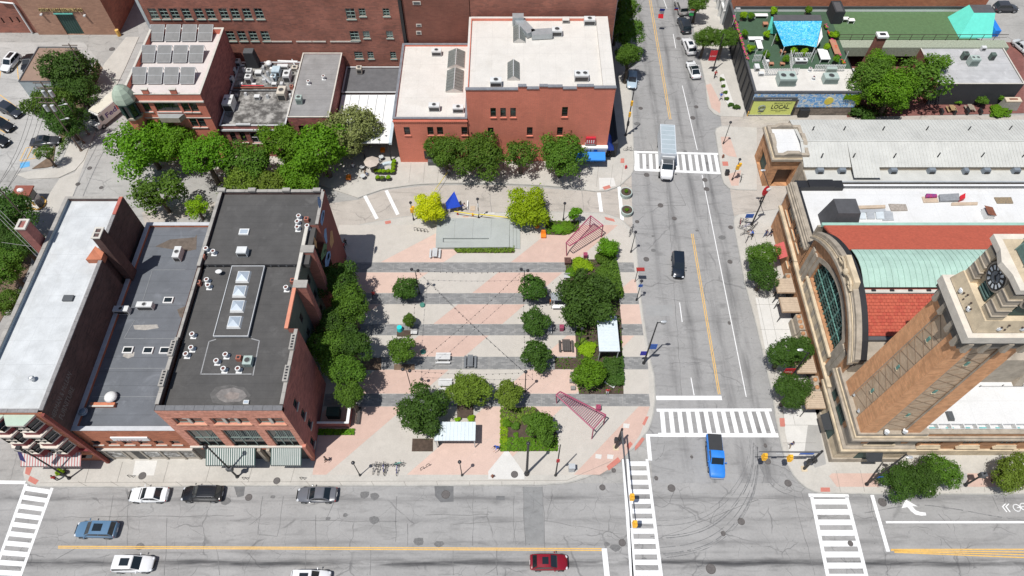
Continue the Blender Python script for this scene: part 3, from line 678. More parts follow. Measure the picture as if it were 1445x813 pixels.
MB().box(-118,YG+.7,11.5,-91.3,150,11.7).build('roof',greyroof,wk)
pp=[(*([PY(x,y,YG+.35)[0],YG+.35,PY(x,y,YG+.35)[1]]),) for x,y in((46,47),(19,5),(0,3))]
MB().path(pp,.16,6).build('drainpipe',WHITE,wk)
# ---- small garage in the car park ----
def pxrect(pts,z):
 v=px(pts,z);return min(p.x for p in v),min(p.y for p in v),max(p.x for p in v),max(p.y for p in v)
bg_=bld('garage','small flat roofed pale grey garage with tan roof in the car park',-86.2,97.6,-79.2,106.9,3.6,M('pale_blue_render',(.42,.47,.48),.85,.08),M('tan_gravel_roof',(.27,.185,.14),.95,.1,1),par=.08,cop=dcoping,pt=.12,cat='garage',wins={'S':[(-83.8,.1,3.4,2.5,dict(frame=frame_w,sill=None,v=2,h=3,glass=WHITE))]})
# ---- corner red building with copper turret ----
RB=dict(frame=frame_dg,sill=stone_l,v=0,h=1,head=None)
y0=82.4;ops=[]
for o in winsY(y0,[(200,144,213,157),(257,145,267,157),(268,145,279,157)],w_=1.15,h_=2.0):ops.append((*o,RB))
o=winsY(y0,[(219,145,252,156)],w_=3.7,h_=2.0)[0];ops.append((*o,dict(frame=frame_dg,sill=stone_l,v=2,h=0)))
for o in winsY(y0,[(268,167,279,178),(279,167,290,178)],w_=1.1,h_=2.1):ops.append((*o,RB))
for o in winsY(y0,[(205,170,217,182),(225,170,236,182)],w_=1.1,h_=2.1):ops.append((*o,RB))
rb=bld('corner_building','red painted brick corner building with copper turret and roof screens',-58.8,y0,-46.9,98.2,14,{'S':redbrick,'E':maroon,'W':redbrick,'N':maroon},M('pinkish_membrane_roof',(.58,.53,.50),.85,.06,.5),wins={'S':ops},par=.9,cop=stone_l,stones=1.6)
MB().box(-57.4,y0-.22,12.55,-46.8,y0-.002,12.8).build('cornice',stone_l,rb)
for a,b in((-55.4,-54.5),(-51.2,-50.3)):
 MB().box(a,y0-.06,14.1,b,y0+.32,14.9).build('parapet_pier',redbrick,rb);MB().box(a-.08,y0-.12,14.9,b+.08,y0+.38,15.02).build('pier_cap',stone_l,rb)
MB().box(-57.2,y0-.08,9.3,-46.9,y0-.003,9.45).build('string_course',stone_l,rb)
bz=10.2;bx=(ops[3][0]+ops[3][0]+ops[3][2])/2
MB().prism([(bx-2.1,y0-.003),(bx-1.5,y0-1.0),(bx+1.5,y0-1.0),(bx+2.1,y0-.003)],bz-.9,bz,0,1).build('balcony',[sandd,M('lead_roof',(.3,.31,.3),.7,.1)],rb)
tc_=(-58.4,82.2)
def octa(r,a0=22.5):return[(tc_[0]+r*math.cos(R(a0+45*k)),tc_[1]+r*math.sin(R(a0+45*k))) for k in range(8)]
MB().prism(octa(1.25),4.5,10.2).build('turret_wall',redbrick,rb)
MB().prism(octa(1.5),10.2,10.5).build('turret_sill',sandd,rb)
for k in range(8):
 a=R(22.5+45*k);MB().tube((tc_[0]+1.35*math.cos(a),tc_[1]+1.35*math.sin(a),10.5),(tc_[0]+1.35*math.cos(a),tc_[1]+1.35*math.sin(a),13.1),.16,.16,6).build('turret_post',frame_dg,rb)
MB().prism(octa(1.2),10.5,13.1).build('turret_glass',GLASS,rb)
MB().prism(octa(1.7),13.1,13.35).build('turret_eave',frame_dg,rb)
prof=[(1.72,13.35),(1.7,13.6),(1.55,14.2),(1.25,14.9),(.8,15.5),(.35,15.85),(.1,16.0)]
for k in range(8):
 a0,a1=R(22.5+45*k),R(67.5+45*k);m=MB()
 for(r0_,z0_),(r1_,z1_) in zip(prof,prof[1:]):
  m.poly([(tc_[0]+r0_*math.cos(a0),tc_[1]+r0_*math.sin(a0),z0_),(tc_[0]+r0_*math.cos(a1),tc_[1]+r0_*math.sin(a1),z0_),(tc_[0]+r1_*math.cos(a1),tc_[1]+r1_*math.sin(a1),z1_),(tc_[0]+r1_*math.cos(a0),tc_[1]+r1_*math.sin(a0),z1_)])
 m.build('dome_panel',palecop,rb)
MB().path([(tc_[0]+.02,tc_[1],16.3),(tc_[0],tc_[1],17.3)],.05,5).build('finial',palecop,rb)
scr=M('screen_mesh',(.19,.19,.185),.7,.15,mode='ribbed')
zr=13.1
for row,(l,t,r2,b,n) in enumerate(((208,38,300,58,4),(196,67,287,88,4),(183,98,275,118,4))):
 for i in range(n):
  a=P(lerp(l,r2,i/n)+1.5,b,zr+.25);b_=P(lerp(l,r2,(i+1)/n)-1.5,b,zr+.25);c=P(lerp(l,r2,i/n),t-3,zr+1.3)
  st_=thing('sloped_screen',f'{["back","middle","front"][row]} row louvred roof screen, {["leftmost","second from left","second from right","rightmost"][i]}, on the red corner building','roof screen',tuple(a),'sloped louvred screens on the corner building')
  dy=c.y-a.y
  MB().poly([(a.x,a.y,a.z),(b_.x,a.y,a.z),(b_.x,a.y+dy,a.z+1.05),(a.x,a.y+dy,a.z+1.05)]).poly([(a.x,a.y+dy,a.z+1.0),(b_.x,a.y+dy,a.z+1.0),(b_.x,a.y,a.z-.05),(a.x,a.y,a.z-.05)]).build('screen',scr,st_)
  m=MB();
  for u in(a.x,b_.x):m.tube((u,a.y,a.z),(u,a.y+dy,a.z+1.05),.04,.04,4);m.tube((u,a.y+dy,zr),(u,a.y+dy,a.z+1.05),.035,.035,4)
  for v in(0,.5,1):m.tube((a.x,a.y+dy*v,a.z+1.07*v),(b_.x,a.y+dy*v,a.z+1.07*v),.035,.035,4)
  m.build('frame',LGREY,st_)
  # ---- cafe building with crowded roof, grey-roofed neighbour, low link and white canopy ----
cz=7.0
cb=bld('restaurant_building','dark brick restaurant with patched felt roof crowded by air units',-46.6,83.1,-36.1,98.5,cz,{'S':maroon,'E':darkbr},streakroof,par=.12,cop=LGREY,pt=.2,wins={'S':[(x,3.4,.9,2.2,dict(frame=frame_b,sill=stone_l)) for x in(-45.6,-44.0)]+[(-42.4,3.2,2.0,2.3,dict(frame=frame_w,sill=stone_l,v=1,h=1))]+[(x,3.4,.9,2.2,dict(frame=frame_b,sill=stone_l)) for x in(-39.4,-37.8)]})
MB().prism([(-43.9,83.0),(-41.6,83.0),(-41.6,83.3),(-43.9,83.3)],cz+.09,cz+.35).build('gable_step',LGREY,cb)
MB().box(-46.6,82.85,6.0,-36.1,83.09,6.3).build('cornice',LGREY,cb)
gb=bld('grey_roof_building','narrow brick building with weathered grey rolled roof beside the restaurant',-35.9,84.4,-29.2,100.1,7.6,maroon,greyroof,par=.1,cop=stone_l,pt=.15,wins={'S':[(-34.6,3.6,1.2,2.2,dict(frame=frame_b)),(-31.6,3.6,1.2,2.2,dict(frame=frame_b))]})
lk=bld('low_link_building','low dark grey flat roofed link behind the white canopy',-29.0,93.6,-19.2,100.2,4.6,darkbr,M('dark_flat_roof',(.12,.12,.125),.9,.15),par=.15,cop=LGREY,pt=.2)
wc=thing('canopy_pavilion','white ribbed metal canopy roof between the brick buildings','pavilion',(-24,88.5,0))
cp=[P(481,123,4.4),P(550,121,4.4),P(549,189,4.4),P(487,189,4.4)]
xa,xb,ya,yb=-28.9,-19.9,81.9,93.3
for i in range(6):
 MB().box(lerp(xa,xb,i/6)+.02,ya,4.25,lerp(xa,xb,(i+1)/6)-.02,yb,4.4).build('roof_panel',M('white_roof_panel',(.76,.76,.74),.6,.05),wc)
 MB().box(lerp(xa,xb,i/6)-.04,ya-.02,4.2,lerp(xa,xb,i/6)+.015,yb,4.5).build('roof_rib',M('grey_rib',(.45,.48,.5),.5,.05),wc)
MB().box(xb-.0,ya-.1,4.1,xb+.5,yb,4.55).build('gutter',M('pale_blue_gutter',(.5,.58,.62),.5,.05),wc)
for x_,y_ in((xa+.2,ya+.3),(xb-.2,ya+.3),(xa+.2,yb-.3),(xb-.2,yb-.3),((xa+xb)/2,ya+.3)):MB().box(x_-.1,y_-.1,0,x_+.1,y_+.1,4.2).build('post',BLACK,wc)
# ---- red painted block, two parts ----
aw=dict(frame=BLACK,sill=redbrick,v=0,h=2,head=None)
y0=81.8
ops=[(*o,aw) for o in winsY(y0,[(569,177,580,193),(602,177,613,193),(616,177,626,193),(651,177,660,193)],w_=.95,h_=1.75)]
b12=bld('red_low_building','lower part of the red painted brick block with two long skylights',-18.5,y0,-7.0,99.9,9.7,{'S':redbrick,'W':darkbr},creamroof,wins={'S':ops},par=.3,cop=M('grey_parapet_felt',(.19,.2,.22),.8,.2),pt=.35)
MB().box(-18.6,y0-.12,9.1,-6.9,y0-.002,9.3).build('dentil_cornice',redbrick,b12)
for i in range(38):MB().box(-18.5+i*.3,y0-.1,8.9,-18.36+i*.3,y0-.004,9.09).build('dentil',redbrick,b12)
y0=82.0
ops=[(*o,dict(frame=frame_dg,sill=redbrick,v=0,h=1)) for o in winsY(y0,[(692,151,700,167),(706,151,714,167),(720,151,728,167)],w_=.85,h_=1.9)]
ops+=[(*o,aw) for o in winsY(y0,[(792,149,802,167)],w_=.9,h_=2.0)]+[(*o,aw) for o in winsY(y0,[(688,178,697,194),(743,178,752,193),(786,178,794,193)],w_=.9,h_=1.8)]
ops+=[(*o,aw) for o in winsY(y0,[(640,208,650,222),(700,208,710,224)],w_=1.0,h_=1.8)]
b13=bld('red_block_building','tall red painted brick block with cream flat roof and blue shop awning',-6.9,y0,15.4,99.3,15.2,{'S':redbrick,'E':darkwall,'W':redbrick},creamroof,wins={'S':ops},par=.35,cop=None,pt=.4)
for i,(a,b,up) in enumerate(((663,696,0),(696,731,.12),(731,743,.75),(743,761,.3),(761,773,.75),(773,794,.65),(794,814,.3),(814,838,.75),(838,862,.45))):
 xa_,xb_=PY(a,125,y0)[0],PY(b,125,y0)[0]
 if i==0:xa_=-6.95
 if i==8:xb_=15.5
 if up>.2:MB().box(xa_+.002,y0+.012,15.2,xb_-.002,y0+.4,15.2+up-.12).build('parapet_step',redbrick,b13)
 for k in range(2):MB().box(lerp(xa_,xb_,k/2)+.01,y0-.1,15.2+max(up-.12,0),lerp(xa_,xb_,(k+1)/2)-.01,y0+.45,15.34+max(up-.12,0)).build('coping_stone',M('grey_parapet_felt',(.19,.2,.22),.8,.2),b13)
MB().box(13.6,y0+.5,14.9,15.5,99.4,15.35).build('parapet_cap',creamroof,b13)
MB().box(-6.95,y0+.5,14.9,-6.6,99.4,15.25).box(-6.6,99.0,14.9,13.6,99.4,15.3).build('parapet_cap',creamroof,b13)
rng=bld('street_side_range','charcoal painted wall range on the street side of the red block',15.5,83.0,17.4,99.0,3.2,darkwall,darkwall,par=.1,cop=None)
sx0,sz=PY(824,203,81.7);sx1,_=PY(855,203,81.7)
MB().box(9.4,81.35,3.55,15.5,81.98,3.85).build('shop_cornice',WHITE,b13)
MB().box(9.5,81.6,2.6,15.4,81.98,3.54).build('shop_fascia',M('fascia_print',(.66,.67,.68),.7,.05),b13)
for x_,w_,c_ in((10.4,.5,BLACK),(11.3,.35,BLACK),(12.0,.45,M('logo_grey_blue',(.2,.28,.42),.6)),(13.3,.6,M('logo_blue',(.01,.12,.45),.6)),(12.7,.2,DGREY)):MB().box(x_,81.57,2.75,x_+w_,81.597,3.35).build('fascia_mark',c_,b13)
aw_=M('blue_awning_cloth',(.02,.23,.72),.65,.05)
MB().poly([(9.5,81.55,2.75),(9.5,80.2,2.3),(15.2,80.2,2.3),(15.2,81.55,2.75)]).poly([(9.5,80.2,2.3),(9.5,80.2,2.0),(15.2,80.2,2.0),(15.2,80.2,2.3)]).poly([(9.5,81.55,2.70),(15.2,81.55,2.70),(15.2,80.25,2.25),(9.5,80.25,2.25)]).build('awning',aw_,b13)
MB().poly([(15.45,82.3,4.6),(16.7,82.3,2.6),(16.7,84.8,2.6),(15.45,84.8,4.6)]).poly([(15.45,82.3,4.6),(15.45,82.3,2.3),(16.7,82.3,2.3),(16.7,82.3,2.6)]).build('side_awning',M('deep_blue_awning',(.005,.05,.35),.6,.05),b13)
MB().box(9.7,81.9,.1,15.2,81.985,2.0).build('shop_window',GLASS,b13)
for x_ in(9.6,11.4,13.0,15.1):MB().box(x_,81.85,.1,x_+.12,81.899,2.6).build('shop_mullion',LGREY,b13)
rx,rz_=PY(827,194,81.9);MB().box(rx,81.6,rz_-1.15,rx+1.55,81.99,rz_+.1).build('sign',M('neon_red_sign',(.5,.02,.04),.5,.1),b13)
m=MB()
for i in range(4):m.box(rx+.15+i*.35,81.56,rz_-.95,rx+.3+i*.35,81.598,rz_-.35)
m.build('sign_strokes',WHITE,b13)
MB().box(rx-.05,81.7,rz_-1.5,rx+1.55,81.98,rz_-1.17).build('sign_bracket',LGREY,b13)
MB().box(-14.4,81.7,1.0,-12.5,81.79,2.7).build('door',BLACK,b12);MB().box(-13.9,81.0,.12,-11.6,81.69,.9).build('steps',DGREY,b12)
def skylight(root_lab,pts,z,ridge='y',grp=None,hh=.9,slats=7):
 x0,y0,x1,y1=pxrect(pts,z);t=thing('skylight',root_lab,'skylight',((x0+x1)/2,(y0+y1)/2,z),grp)
 xm=(x0+x1)/2
 MB().box(x0,y0,z,x1,y1,z+.22).build('kerb',creamroof,t)
 for s_,(xa,xb) in enumerate(((x0,xm),(x1,xm))):
  for i in range(slats):
   ya,yb=lerp(y0,y1,i/slats)+.03,lerp(y0,y1,(i+1)/slats)-.03
   p=[(xa,ya,z+.22),(xm,ya,z+hh),(xm,yb,z+hh),(xa,yb,z+.22)]
   MB().poly(p if s_ else p[::-1]).build('pane',M('wired_glass',(.17,.185,.175),.35,.15),t)
 MB().poly([(x0,y0,z+.22),(x1,y0,z+.22),(xm,y0,z+hh)]).poly([(x0,y1,z+.22),(xm,y1,z+hh),(x1,y1,z+.22)]).build('gable',creamroof,t)
 MB().box(xm-.05,y0,z+hh-.02,xm+.05,y1,z+hh+.04).build('ridge',LGREY,t)
skylight('long grey glass skylight nearer the camera on the lower red building',[(631,101),(653,101),(653,131),(631,131)],9.4,grp='roof skylights of the red block')
skylight('long grey glass skylight farther back on the lower red building',[(633,74),(655,74),(655,97),(633,97)],9.4,grp='roof skylights of the red block')
skylight('small ridged skylight beside the bent duct on the cream roof',[(724,38),(741,38),(741,61),(724,61)],14.85,grp='roof skylights of the red block')
skylight('small ridged skylight alone in the middle of the cream roof',[(716,90),(733,90),(733,114),(716,114)],14.85,grp='roof skylights of the red block')
# ================= west group: white roof, low shop, black roof =================
wt=M('white_oriel_trim',(.66,.60,.52),.7,.08);orred=M('oriel_red_paint',(.22,.03,.035),.7,.1)
b1=thing('oriel_building','tall dark brick building with white roof and painted oriel windows at the corner','building',(-56,46,0))
ghost=darkbr
XE=-51.0;H1=15.0
for W9 in(('E',XE,30.6,51.0),('E',-51.6,51.0,61.4),('S',51.0,-51.6,XE)):MB().wall(*W9,0,H1,[]).build('wall',darkbr,b1)
MB().box(-59.3,30.62,0,-59.2,61.3,H1).box(-59.3,61.3,0,-51.62,61.39,H1).box(-59.19,30.6,0,XE-.01,30.69,H1).build('wall',orbrick,b1)
rf=M('white_coated_roof',(.68,.70,.70))
MB().prism([(-59.15,30.72),(XE-.1,30.72),(XE-.1,51),(-51.8,52.2),(-51.8,61.2),(-59.15,61.2)],14.2,14.5).build('roof',whiteroof,b1)
gcop=M('grey_stone_coping',(.25,.24,.235),.9,.2,2)
def coprun(a,b,wd,z,root,step=1.1,mat=gcop,name='coping_stone',h=.12,ph=.6,pm=darkbr):
 a=Vector(a);b=Vector(b);d=b-a;L_=d.length;n=max(1,int(L_/step));u=d.normalized();nn=Vector((-u.y,u.x))*wd/2
 MB().prism([a-nn*.8,b-nn*.8,b+nn*.8,a+nn*.8],z-ph,z).build('parapet',pm,root)
 for i in range(n):
  p,q_=a+u*(L_*i/n+.012),a+u*(L_*(i+1)/n-.012)
  MB().prism([p-nn,q_-nn,q_+nn,p+nn],z+.001,z+h+random.uniform(0,.02)).build(name,mat,root)
coprun((XE-.2,30.9),(XE-.2,51.0),.45,15.0,b1);coprun((-51.8,51.9),(-51.8,58.2),.45,15.0,b1);coprun((-51.8,58.3),(-51.8,61.2),.45,15.0,b1,mat=M('red_coping_tile',(.42,.12,.09),.8,.1))
coprun((-59.2,30.85),(XE-.45,30.85),.45,15.0,b1);coprun((-59.2,61.15),(-52.0,61.15),.35,15.0,b1,3.5,mat=coping);coprun((-58.95,31.2),(-58.95,61.0),.5,15.0,b1,1.6,mat=coping,pm=M('blue_grey_flashing',(.27,.33,.38),.7,.1))
MB().prism([(XE-1.9,50.9),(XE-.0,50.9),(XE-.0,52.0),(-52.4,53.0)],14.3,15.3).build('parapet_step',orbrick,b1)
chz=17.6
for(cx_,cy_,w_,l_,zt,lab,b) in((-50.7,52.9,.95,1.6,18.0,'',8.0),):
 MB().box(cx_-w_/2,cy_-l_/2,b,cx_+w_/2,cy_+l_/2,zt).build('chimney',M('chimney_brick',(.115,.06,.05),.9,.2,mode='brick',bs=1.6),b1)
 m=MB();m.box(cx_-w_/2-.08,cy_-l_/2-.08,zt,cx_+w_/2+.08,cy_-l_/2+.16,zt+.15).box(cx_-w_/2-.08,cy_+l_/2-.16,zt,cx_+w_/2+.08,cy_+l_/2+.08,zt+.15).box(cx_-w_/2-.08,cy_-l_/2+.161,zt,cx_-w_/2+.16,cy_+l_/2-.161,zt+.15).box(cx_+w_/2-.16,cy_-l_/2+.161,zt,cx_+w_/2+.08,cy_+l_/2-.161,zt+.15).box(cx_-.3,cy_-.06,zt+.001,cx_+.3,cy_+.06,zt+.14)
 m.build('chimney_cap',stone_l,b1)
MB().box(-60.6,53.2,8,-59.5,54.6,18.4).build('chimney',M('pink_chimney_brick',(.36,.14,.12),.9,.12,mode='brick',bs=1.6),b1)
m=MB();m.box(-60.7,53.1,18.4,-60.4,54.7,18.6).box(-59.7,53.1,18.4,-59.4,54.7,18.6).box(-60.4,53.1,18.4,-59.7,53.35,18.6).box(-60.4,54.45,18.4,-59.7,54.7,18.6);m.build('chimney_cap',stone_l,b1)
gl=M('faded_white_lettering',(.20,.185,.17),.95,.3,3)
for s_,pts,sz in(('HERMAN & McLEAN',((73,591),(100,528)),1.15),('FURNITURE',((86,592),(103,548)),1.25)):
 (a,b),(c,d)=pts;ya,za=PX(a,b,XE);yb_,zb_=PX(c,d,XE)
 text(s_,sz,gl,b1,(XE+.012,ya,(za+zb_)/2-.3),(0,1,0),(0,0,1),.004,'painted_lettering',width=abs(yb_-ya))
flo=[(11.6,14.3),(8.2,11.0),(4.9,7.6)]
RR=1.0
for bi,xc in enumerate((-57.05,-53.7)):
 for zi,(z0_,z1_) in enumerate(flo):
  pl=[(xc-1.45,30.58),(xc-.75,30.58-RR),(xc+.75,30.58-RR),(xc+1.45,30.58)]
  big=lambda e:[(xc-1.45-e,30.585),(xc-.75-e*.7,30.58-RR-e),(xc+.75+e*.7,30.58-RR-e),(xc+1.45+e,30.585)]
  MB().prism(pl,z0_-.55,z0_+.55).build('oriel_apron',orred,b1)
  MB().prism(big(-.06),z0_+.551,z1_-.45).build('oriel_glass',GLASS,b1)
  MB().prism(big(.10),z0_+.55,z0_+.68).build('oriel_sill',wt,b1)
  MB().prism(big(.05),z1_-.45,z1_).build('oriel_head',orred,b1)
  MB().prism(big(.28),z1_,z1_+.3,0,1).build('oriel_cornice',[wt,M('pale_green_oriel_roof',(.42,.52,.42),.7,.06) if zi==0 else wt],b1)
  for k,(a,b) in enumerate(zip(pl,pl[1:])):
   for t in((0,.5,1) if k==1 else(0,1)):
    p=(lerp(a[0],b[0],t),lerp(a[1],b[1],t));MB().tube((p[0],p[1],z0_+.68),(p[0],p[1],z1_-.45),.07,.07,4).build('oriel_mullion',wt,b1)
  m=MB();zc=(z0_+z1_)/2+.05
  for a,b in zip(pl,pl[1:]):m.tube((a[0],a[1],zc),(b[0],b[1],zc),.045,.045,4)
  m.build('oriel_rail',wt,b1)
MB().box(-59.2,30.3,4.1,XE+.02,30.58,4.4).build('shop_cornice',orred,b1)
MB().box(XE-.02,30.2,0,XE+.32,30.59,15.0).build('corner_pier',M('corner_pier_red',(.26,.06,.045),.85,.15,mode='brick',bs=1.6),b1)
def awning(root,x0,x1,y,z,dep,drop,c1,c2,n,name='awning',vh=.28):
 for i in range(n):
  a,b=lerp(x0,x1,i/n),lerp(x0,x1,(i+1)/n)
  MB().poly([(a,y-.01,z),(a,y-dep,z-drop),(b,y-dep,z-drop),(b,y-.01,z)]).poly([(a,y-dep,z-drop),(a,y-dep,z-drop-vh),(b,y-dep,z-drop-vh),(b,y-dep,z-drop)]).build('awning_stripe',c1 if i%2 else c2,root)
 MB().poly([(x0,y-.01,z-.05),(x1,y-.01,z-.05),(x1,y-dep+.02,z-drop-.05),(x0,y-dep+.02,z-drop-.05)]).tube((x0,y-dep,z-drop),(x1,y-dep,z-drop),.03,.03,4).build(name,BLACK,root)
awhite=M('awning_white',(.52,.53,.50),.8,.05);ared=M('awning_red',(.42,.20,.19),.8,.08);agreen=M('awning_green',(.05,.10,.085),.8,.08)
awning(b1,-59.6,-52.3,30.3,3.9,1.5,.8,awhite,ared,43)
MB().box(-59.8,29.9,2.9,-51.4,30.28,3.0).build('awning_beam',BLACK,b1)
y0=30.95;H2=9.2
lab=dict(frame=DGREY,sill=stone_l,v=0,h=0,t=.06)
lops=[(*o,lab) for o in winsY(y0,[(x,620.6,x+18,629) for x in(126.5,149,171,193.5,216,238.5)],w_=1.15,h_=1.25)]
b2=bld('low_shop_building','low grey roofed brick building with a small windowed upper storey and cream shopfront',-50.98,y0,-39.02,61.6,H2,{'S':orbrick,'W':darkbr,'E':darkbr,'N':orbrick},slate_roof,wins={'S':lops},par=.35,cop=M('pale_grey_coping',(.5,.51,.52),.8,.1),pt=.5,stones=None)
yy,zc1=0,PY(150,633,y0)[1]
MB().box(-50.9,y0-.3,zc1-.1,-39.1,y0-.002,zc1+.12).build('shop_cornice',stone_l,b2)
cream=M('cream_shopfront',(.46,.41,.34),.8,.1)
MB().box(-50.9,y0-.12,.12,-39.1,y0-.003,zc1-.11).build('shopfront',cream,b2)
for i,x_ in enumerate((-49.2,-46.9,-44.6,-42.3,-40.0)):
 if i==1:MB().box(x_-.1,y0-.16,.2,x_+1.1,y0-.122,3.3).build('door',BLACK,b2);continue
 MB().box(x_-1.0,y0-.15,.9,x_+.85,y0-.122,zc1-.9).build('shop_window',M('reflecting_glass',(.06,.065,.07),.12,.9,1.3,spec=.8,col2=(.35,.35,.34)),b2)  # pale blotches in the pane colour are painted reflections
for x_ in(-50.2,-48.0,-45.7,-43.4,-41.1,-39.3):MB().box(x_-.12,y0-.24,.12,x_+.12,y0-.121,zc1-.12).build('pilaster',cream,b2)
sa,sb=PY(151,616.5,y0),PY(212,620,y0)
MB().box(sa[0]+.4,y0-.16,sb[1]-.12,sb[0],y0-.003,sa[1]+.05).build('fascia_sign',WHITE,b2)
m=MB()
for i in range(9):m.box(sa[0]+.9+i*.34,y0-.175,sb[1]+.05,sa[0]+1.05+i*.34+.06*(i%3),y0-.162,sb[1]+.22+.05*(i%2))
m.build('sign_strokes',M('faded_red_print',(.5,.2,.2),.7),b2)
zr2=H2-.35
def rpatch(pts,z,mat,root,name='roof_patch',h=.012):return MB().prism(px(pts,z),z,z+h).build(name,mat,root)
rpatch([(219,348),(240,338),(275,335),(278,331),(277,352),(262,355)],zr2,M('bare_roof_patch',(.13,.105,.085),.95,.25,2),b2)
rpatch([(188,459),(222,458),(224,463),(205,466),(190,465)],zr2,M('pale_roof_patch',(.36,.34,.31),.95,.2,3),b2)
rpatch([(176,497),(190,497),(189,503),(181,506),(173,503)],zr2,M('pale_roof_patch',(.36,.34,.31)),b2)
rpatch([(250,437),(262,432),(260,448),(254,448)],zr2,M('bare_roof_patch',(.2,.16,.12)),b2)
for a,b in(((175,478),(246,478)),((175,478),(190,452)),((213,381),(262,381)),((148,520),(238,520)),((130,560),(228,560)),((200,430),(215,382))):
 A_,B_=P(*a,zr2),P(*b,zr2);d=(B_-A_);nn=Vector((-d.y,d.x,0)).normalized()*.05;MB().prism([A_-nn,B_-nn,B_+nn,A_+nn],zr2,zr2+.03).build('roof_seam',M('seam_grey',(.2,.21,.22),.9),b2)
H3=15.0;y0=30.9;XW,XE3=-38.95,-25.0
big=dict(frame=M('window_green_grey',(.22,.28,.25),.6,.1),sill=orbrick,v=2,h=1,t=.16)
top=[(*o,dict(frame=M('window_green_grey',(.13,.17,.15)),sill=M('peach_sill',(.55,.3,.2),.8,.1),v=n,h=0,t=.14)) for o,n in zip(winsY(y0+.05,[(245,590.5,287,597.5),(297,590.5,345,597.5),(357,590.5,394,597.5)],h_=1.75),(1,2,1))]
bot=[(*o,big) for o in winsY(y0+.05,[(264,606.5,313,631.5),(312,606.5,369,631.5),(371,606.5,414,631.5)])]
xs_=[(-37.9,3.3),(-33.7,4.2),(-28.6,3.0)]
allw=[]
for i,(x_,w_) in enumerate(xs_):
 t_=list(top[i]);t_[0]=x_;t_[2]=w_;b_=list(bot[i]);b_[0]=x_+.05;b_[2]=w_-.1;allw+=[tuple(t_),tuple(b_)]
b3=thing('black_roof_building','three storey red stone fronted building with black roof, skylights and painted mural side','building',(-32,46,0))
MB().wall('S',y0,XW,XE3,0,H3,[(o[0],o[1],o[0]+o[2],o[1]+o[3]) for o in allw],.3).build('wall',rough,b3)
for o in allw:window(b3,'S',y0,o[0],o[1],o[2],o[3],o[4],.3)
for o in allw:
 if o[4]['h']==0:
  for k in range(o[4]['v']):
   x_=o[0]+o[2]*(k+1)/(o[4]['v']+1);MB().box(x_-.17,y0+.08,o[1],x_+.17,y0+.22,o[1]+o[3]).build('stone_mullion',stone_l,b3)
ends=48.6
ewin=dict(frame=frame_dg,sill=stone_l,v=0,h=1)
eo=[]
for a in((405,573,412,590),(415,590,423,606),(425,606,433,622),(434,618,441,636)):
 ya,zt=PX(a[0],a[1],XE3);yb_,zb_=PX(a[2],a[3],XE3);eo.append((min(ya,yb_),zb_,1.0,1.5,ewin))
eo=[(33.0,10.2,1.0,1.6,ewin),(33.2,6.8,1.0,1.6,ewin),(33.3,3.6,1.0,1.6,ewin),(31.9,1.0,.9,2.0,ewin)]
MB().wall('E',XE3,y0,41.2,0,H3,[(o[0],o[1],o[0]+o[2],o[1]+o[3]) for o in eo]).build('wall',maroon,b3)
for o in eo:window(b3,'E',XE3,*o[:5])
gwall=M('grey_green_siding',(.10,.12,.105),.8,.12,mode='ribbed')
salmon=M('salmon_trim_paint',(.62,.25,.16),.8,.08)
wells=((41.2,46.9),(47.9,52.2),(53.2,56.6));piers=((46.9,47.9),(52.2,53.2))
for k,(a,b) in enumerate(wells):
 dp=1.25
 ow=[(lerp(a,b,.2),z_,.9,1.5,dict(frame=frame_b,sill=None)) for z_ in(3.2,6.6,10.2)]+[(lerp(a,b,.6),z_,.9,1.5,dict(frame=frame_b,sill=None)) for z_ in(3.2,6.6,10.2)]
 MB().wall('E',XE3-dp,a,b,0,H3-.2,[(o[0],o[1],o[0]+o[2],o[1]+o[3]) for o in ow],.15).build('light_well_wall',gwall,b3)
 for o in ow:window(b3,'E',XE3-dp,*o[:5],depth=.14)
 MB().box(XE3-dp-.35,a,H3-.2,XE3-dp+.08,b,H3+.1).build('coping',salmon if k==0 else stone_l,b3)
 MB().poly([(XE3-dp,a,0),(XE3,a,0),(XE3,a,H3),(XE3-dp,a,H3)][::-1]).poly([(XE3-dp,b,0),(XE3,b,0),(XE3,b,H3),(XE3-dp,b,H3)]).build('light_well_side',M('salmon_painted_brick',(.42,.16,.12),.85,.1,mode='brick',bs=1.6),b3)
for a,b in piers:
 MB().box(XE3-.9,a+.002,0,XE3,b-.002,H3).build('pier',maroon,b3);MB().box(XE3-1.6,a-.05,H3+.001,XE3+.1,b+.05,H3+.16).build('pier_cap',coping,b3)
murm=M('mural_red_ground',(.20,.055,.05),.88,.12,.5,mode='brick',col2=(.18,.05,.045),bs=1.6)
MB().wall('E',XE3,56.6,62.5,0,H3,[]).build('wall',murm,b3)
mcol=[M('mural_blue',(.16,.28,.5),.85,.2,2),M('mural_white',(.6,.6,.58),.85,.1),M('mural_green',(.07,.16,.08),.85,.2,2),M('mural_ochre',(.42,.25,.12),.85,.2,2),M('mural_black',(.02,.02,.03),.85)]
def fig(pts,m):
 P_=[PX(a,b,XE3+.01) for a,b in pts]
 mb=MB();n=len(P_);mb.poly([(XE3+.02,p[0],p[1]) for p in P_]);mb.build('mural_shape',m,b3)
q=lambda x,y:(400+x/4.07,260+y/4.07)
fig([q(195,75),q(205,70),(q(218,100)),q(215,130),q(205,140),q(197,110)],mcol[0])
fig([q(225,150),q(237,150),q(232,200),q(222,240),q(212,220),q(215,180)],mcol[0]);fig([q(226,165),q(232,160),q(229,190),q(222,215)],mcol[1])
fig([q(235,260),q(245,250),q(252,330),q(246,345),q(232,300)],mcol[0]);fig([q(232,340),q(250,345),q(245,400),q(218,440),q(215,410)],mcol[2])
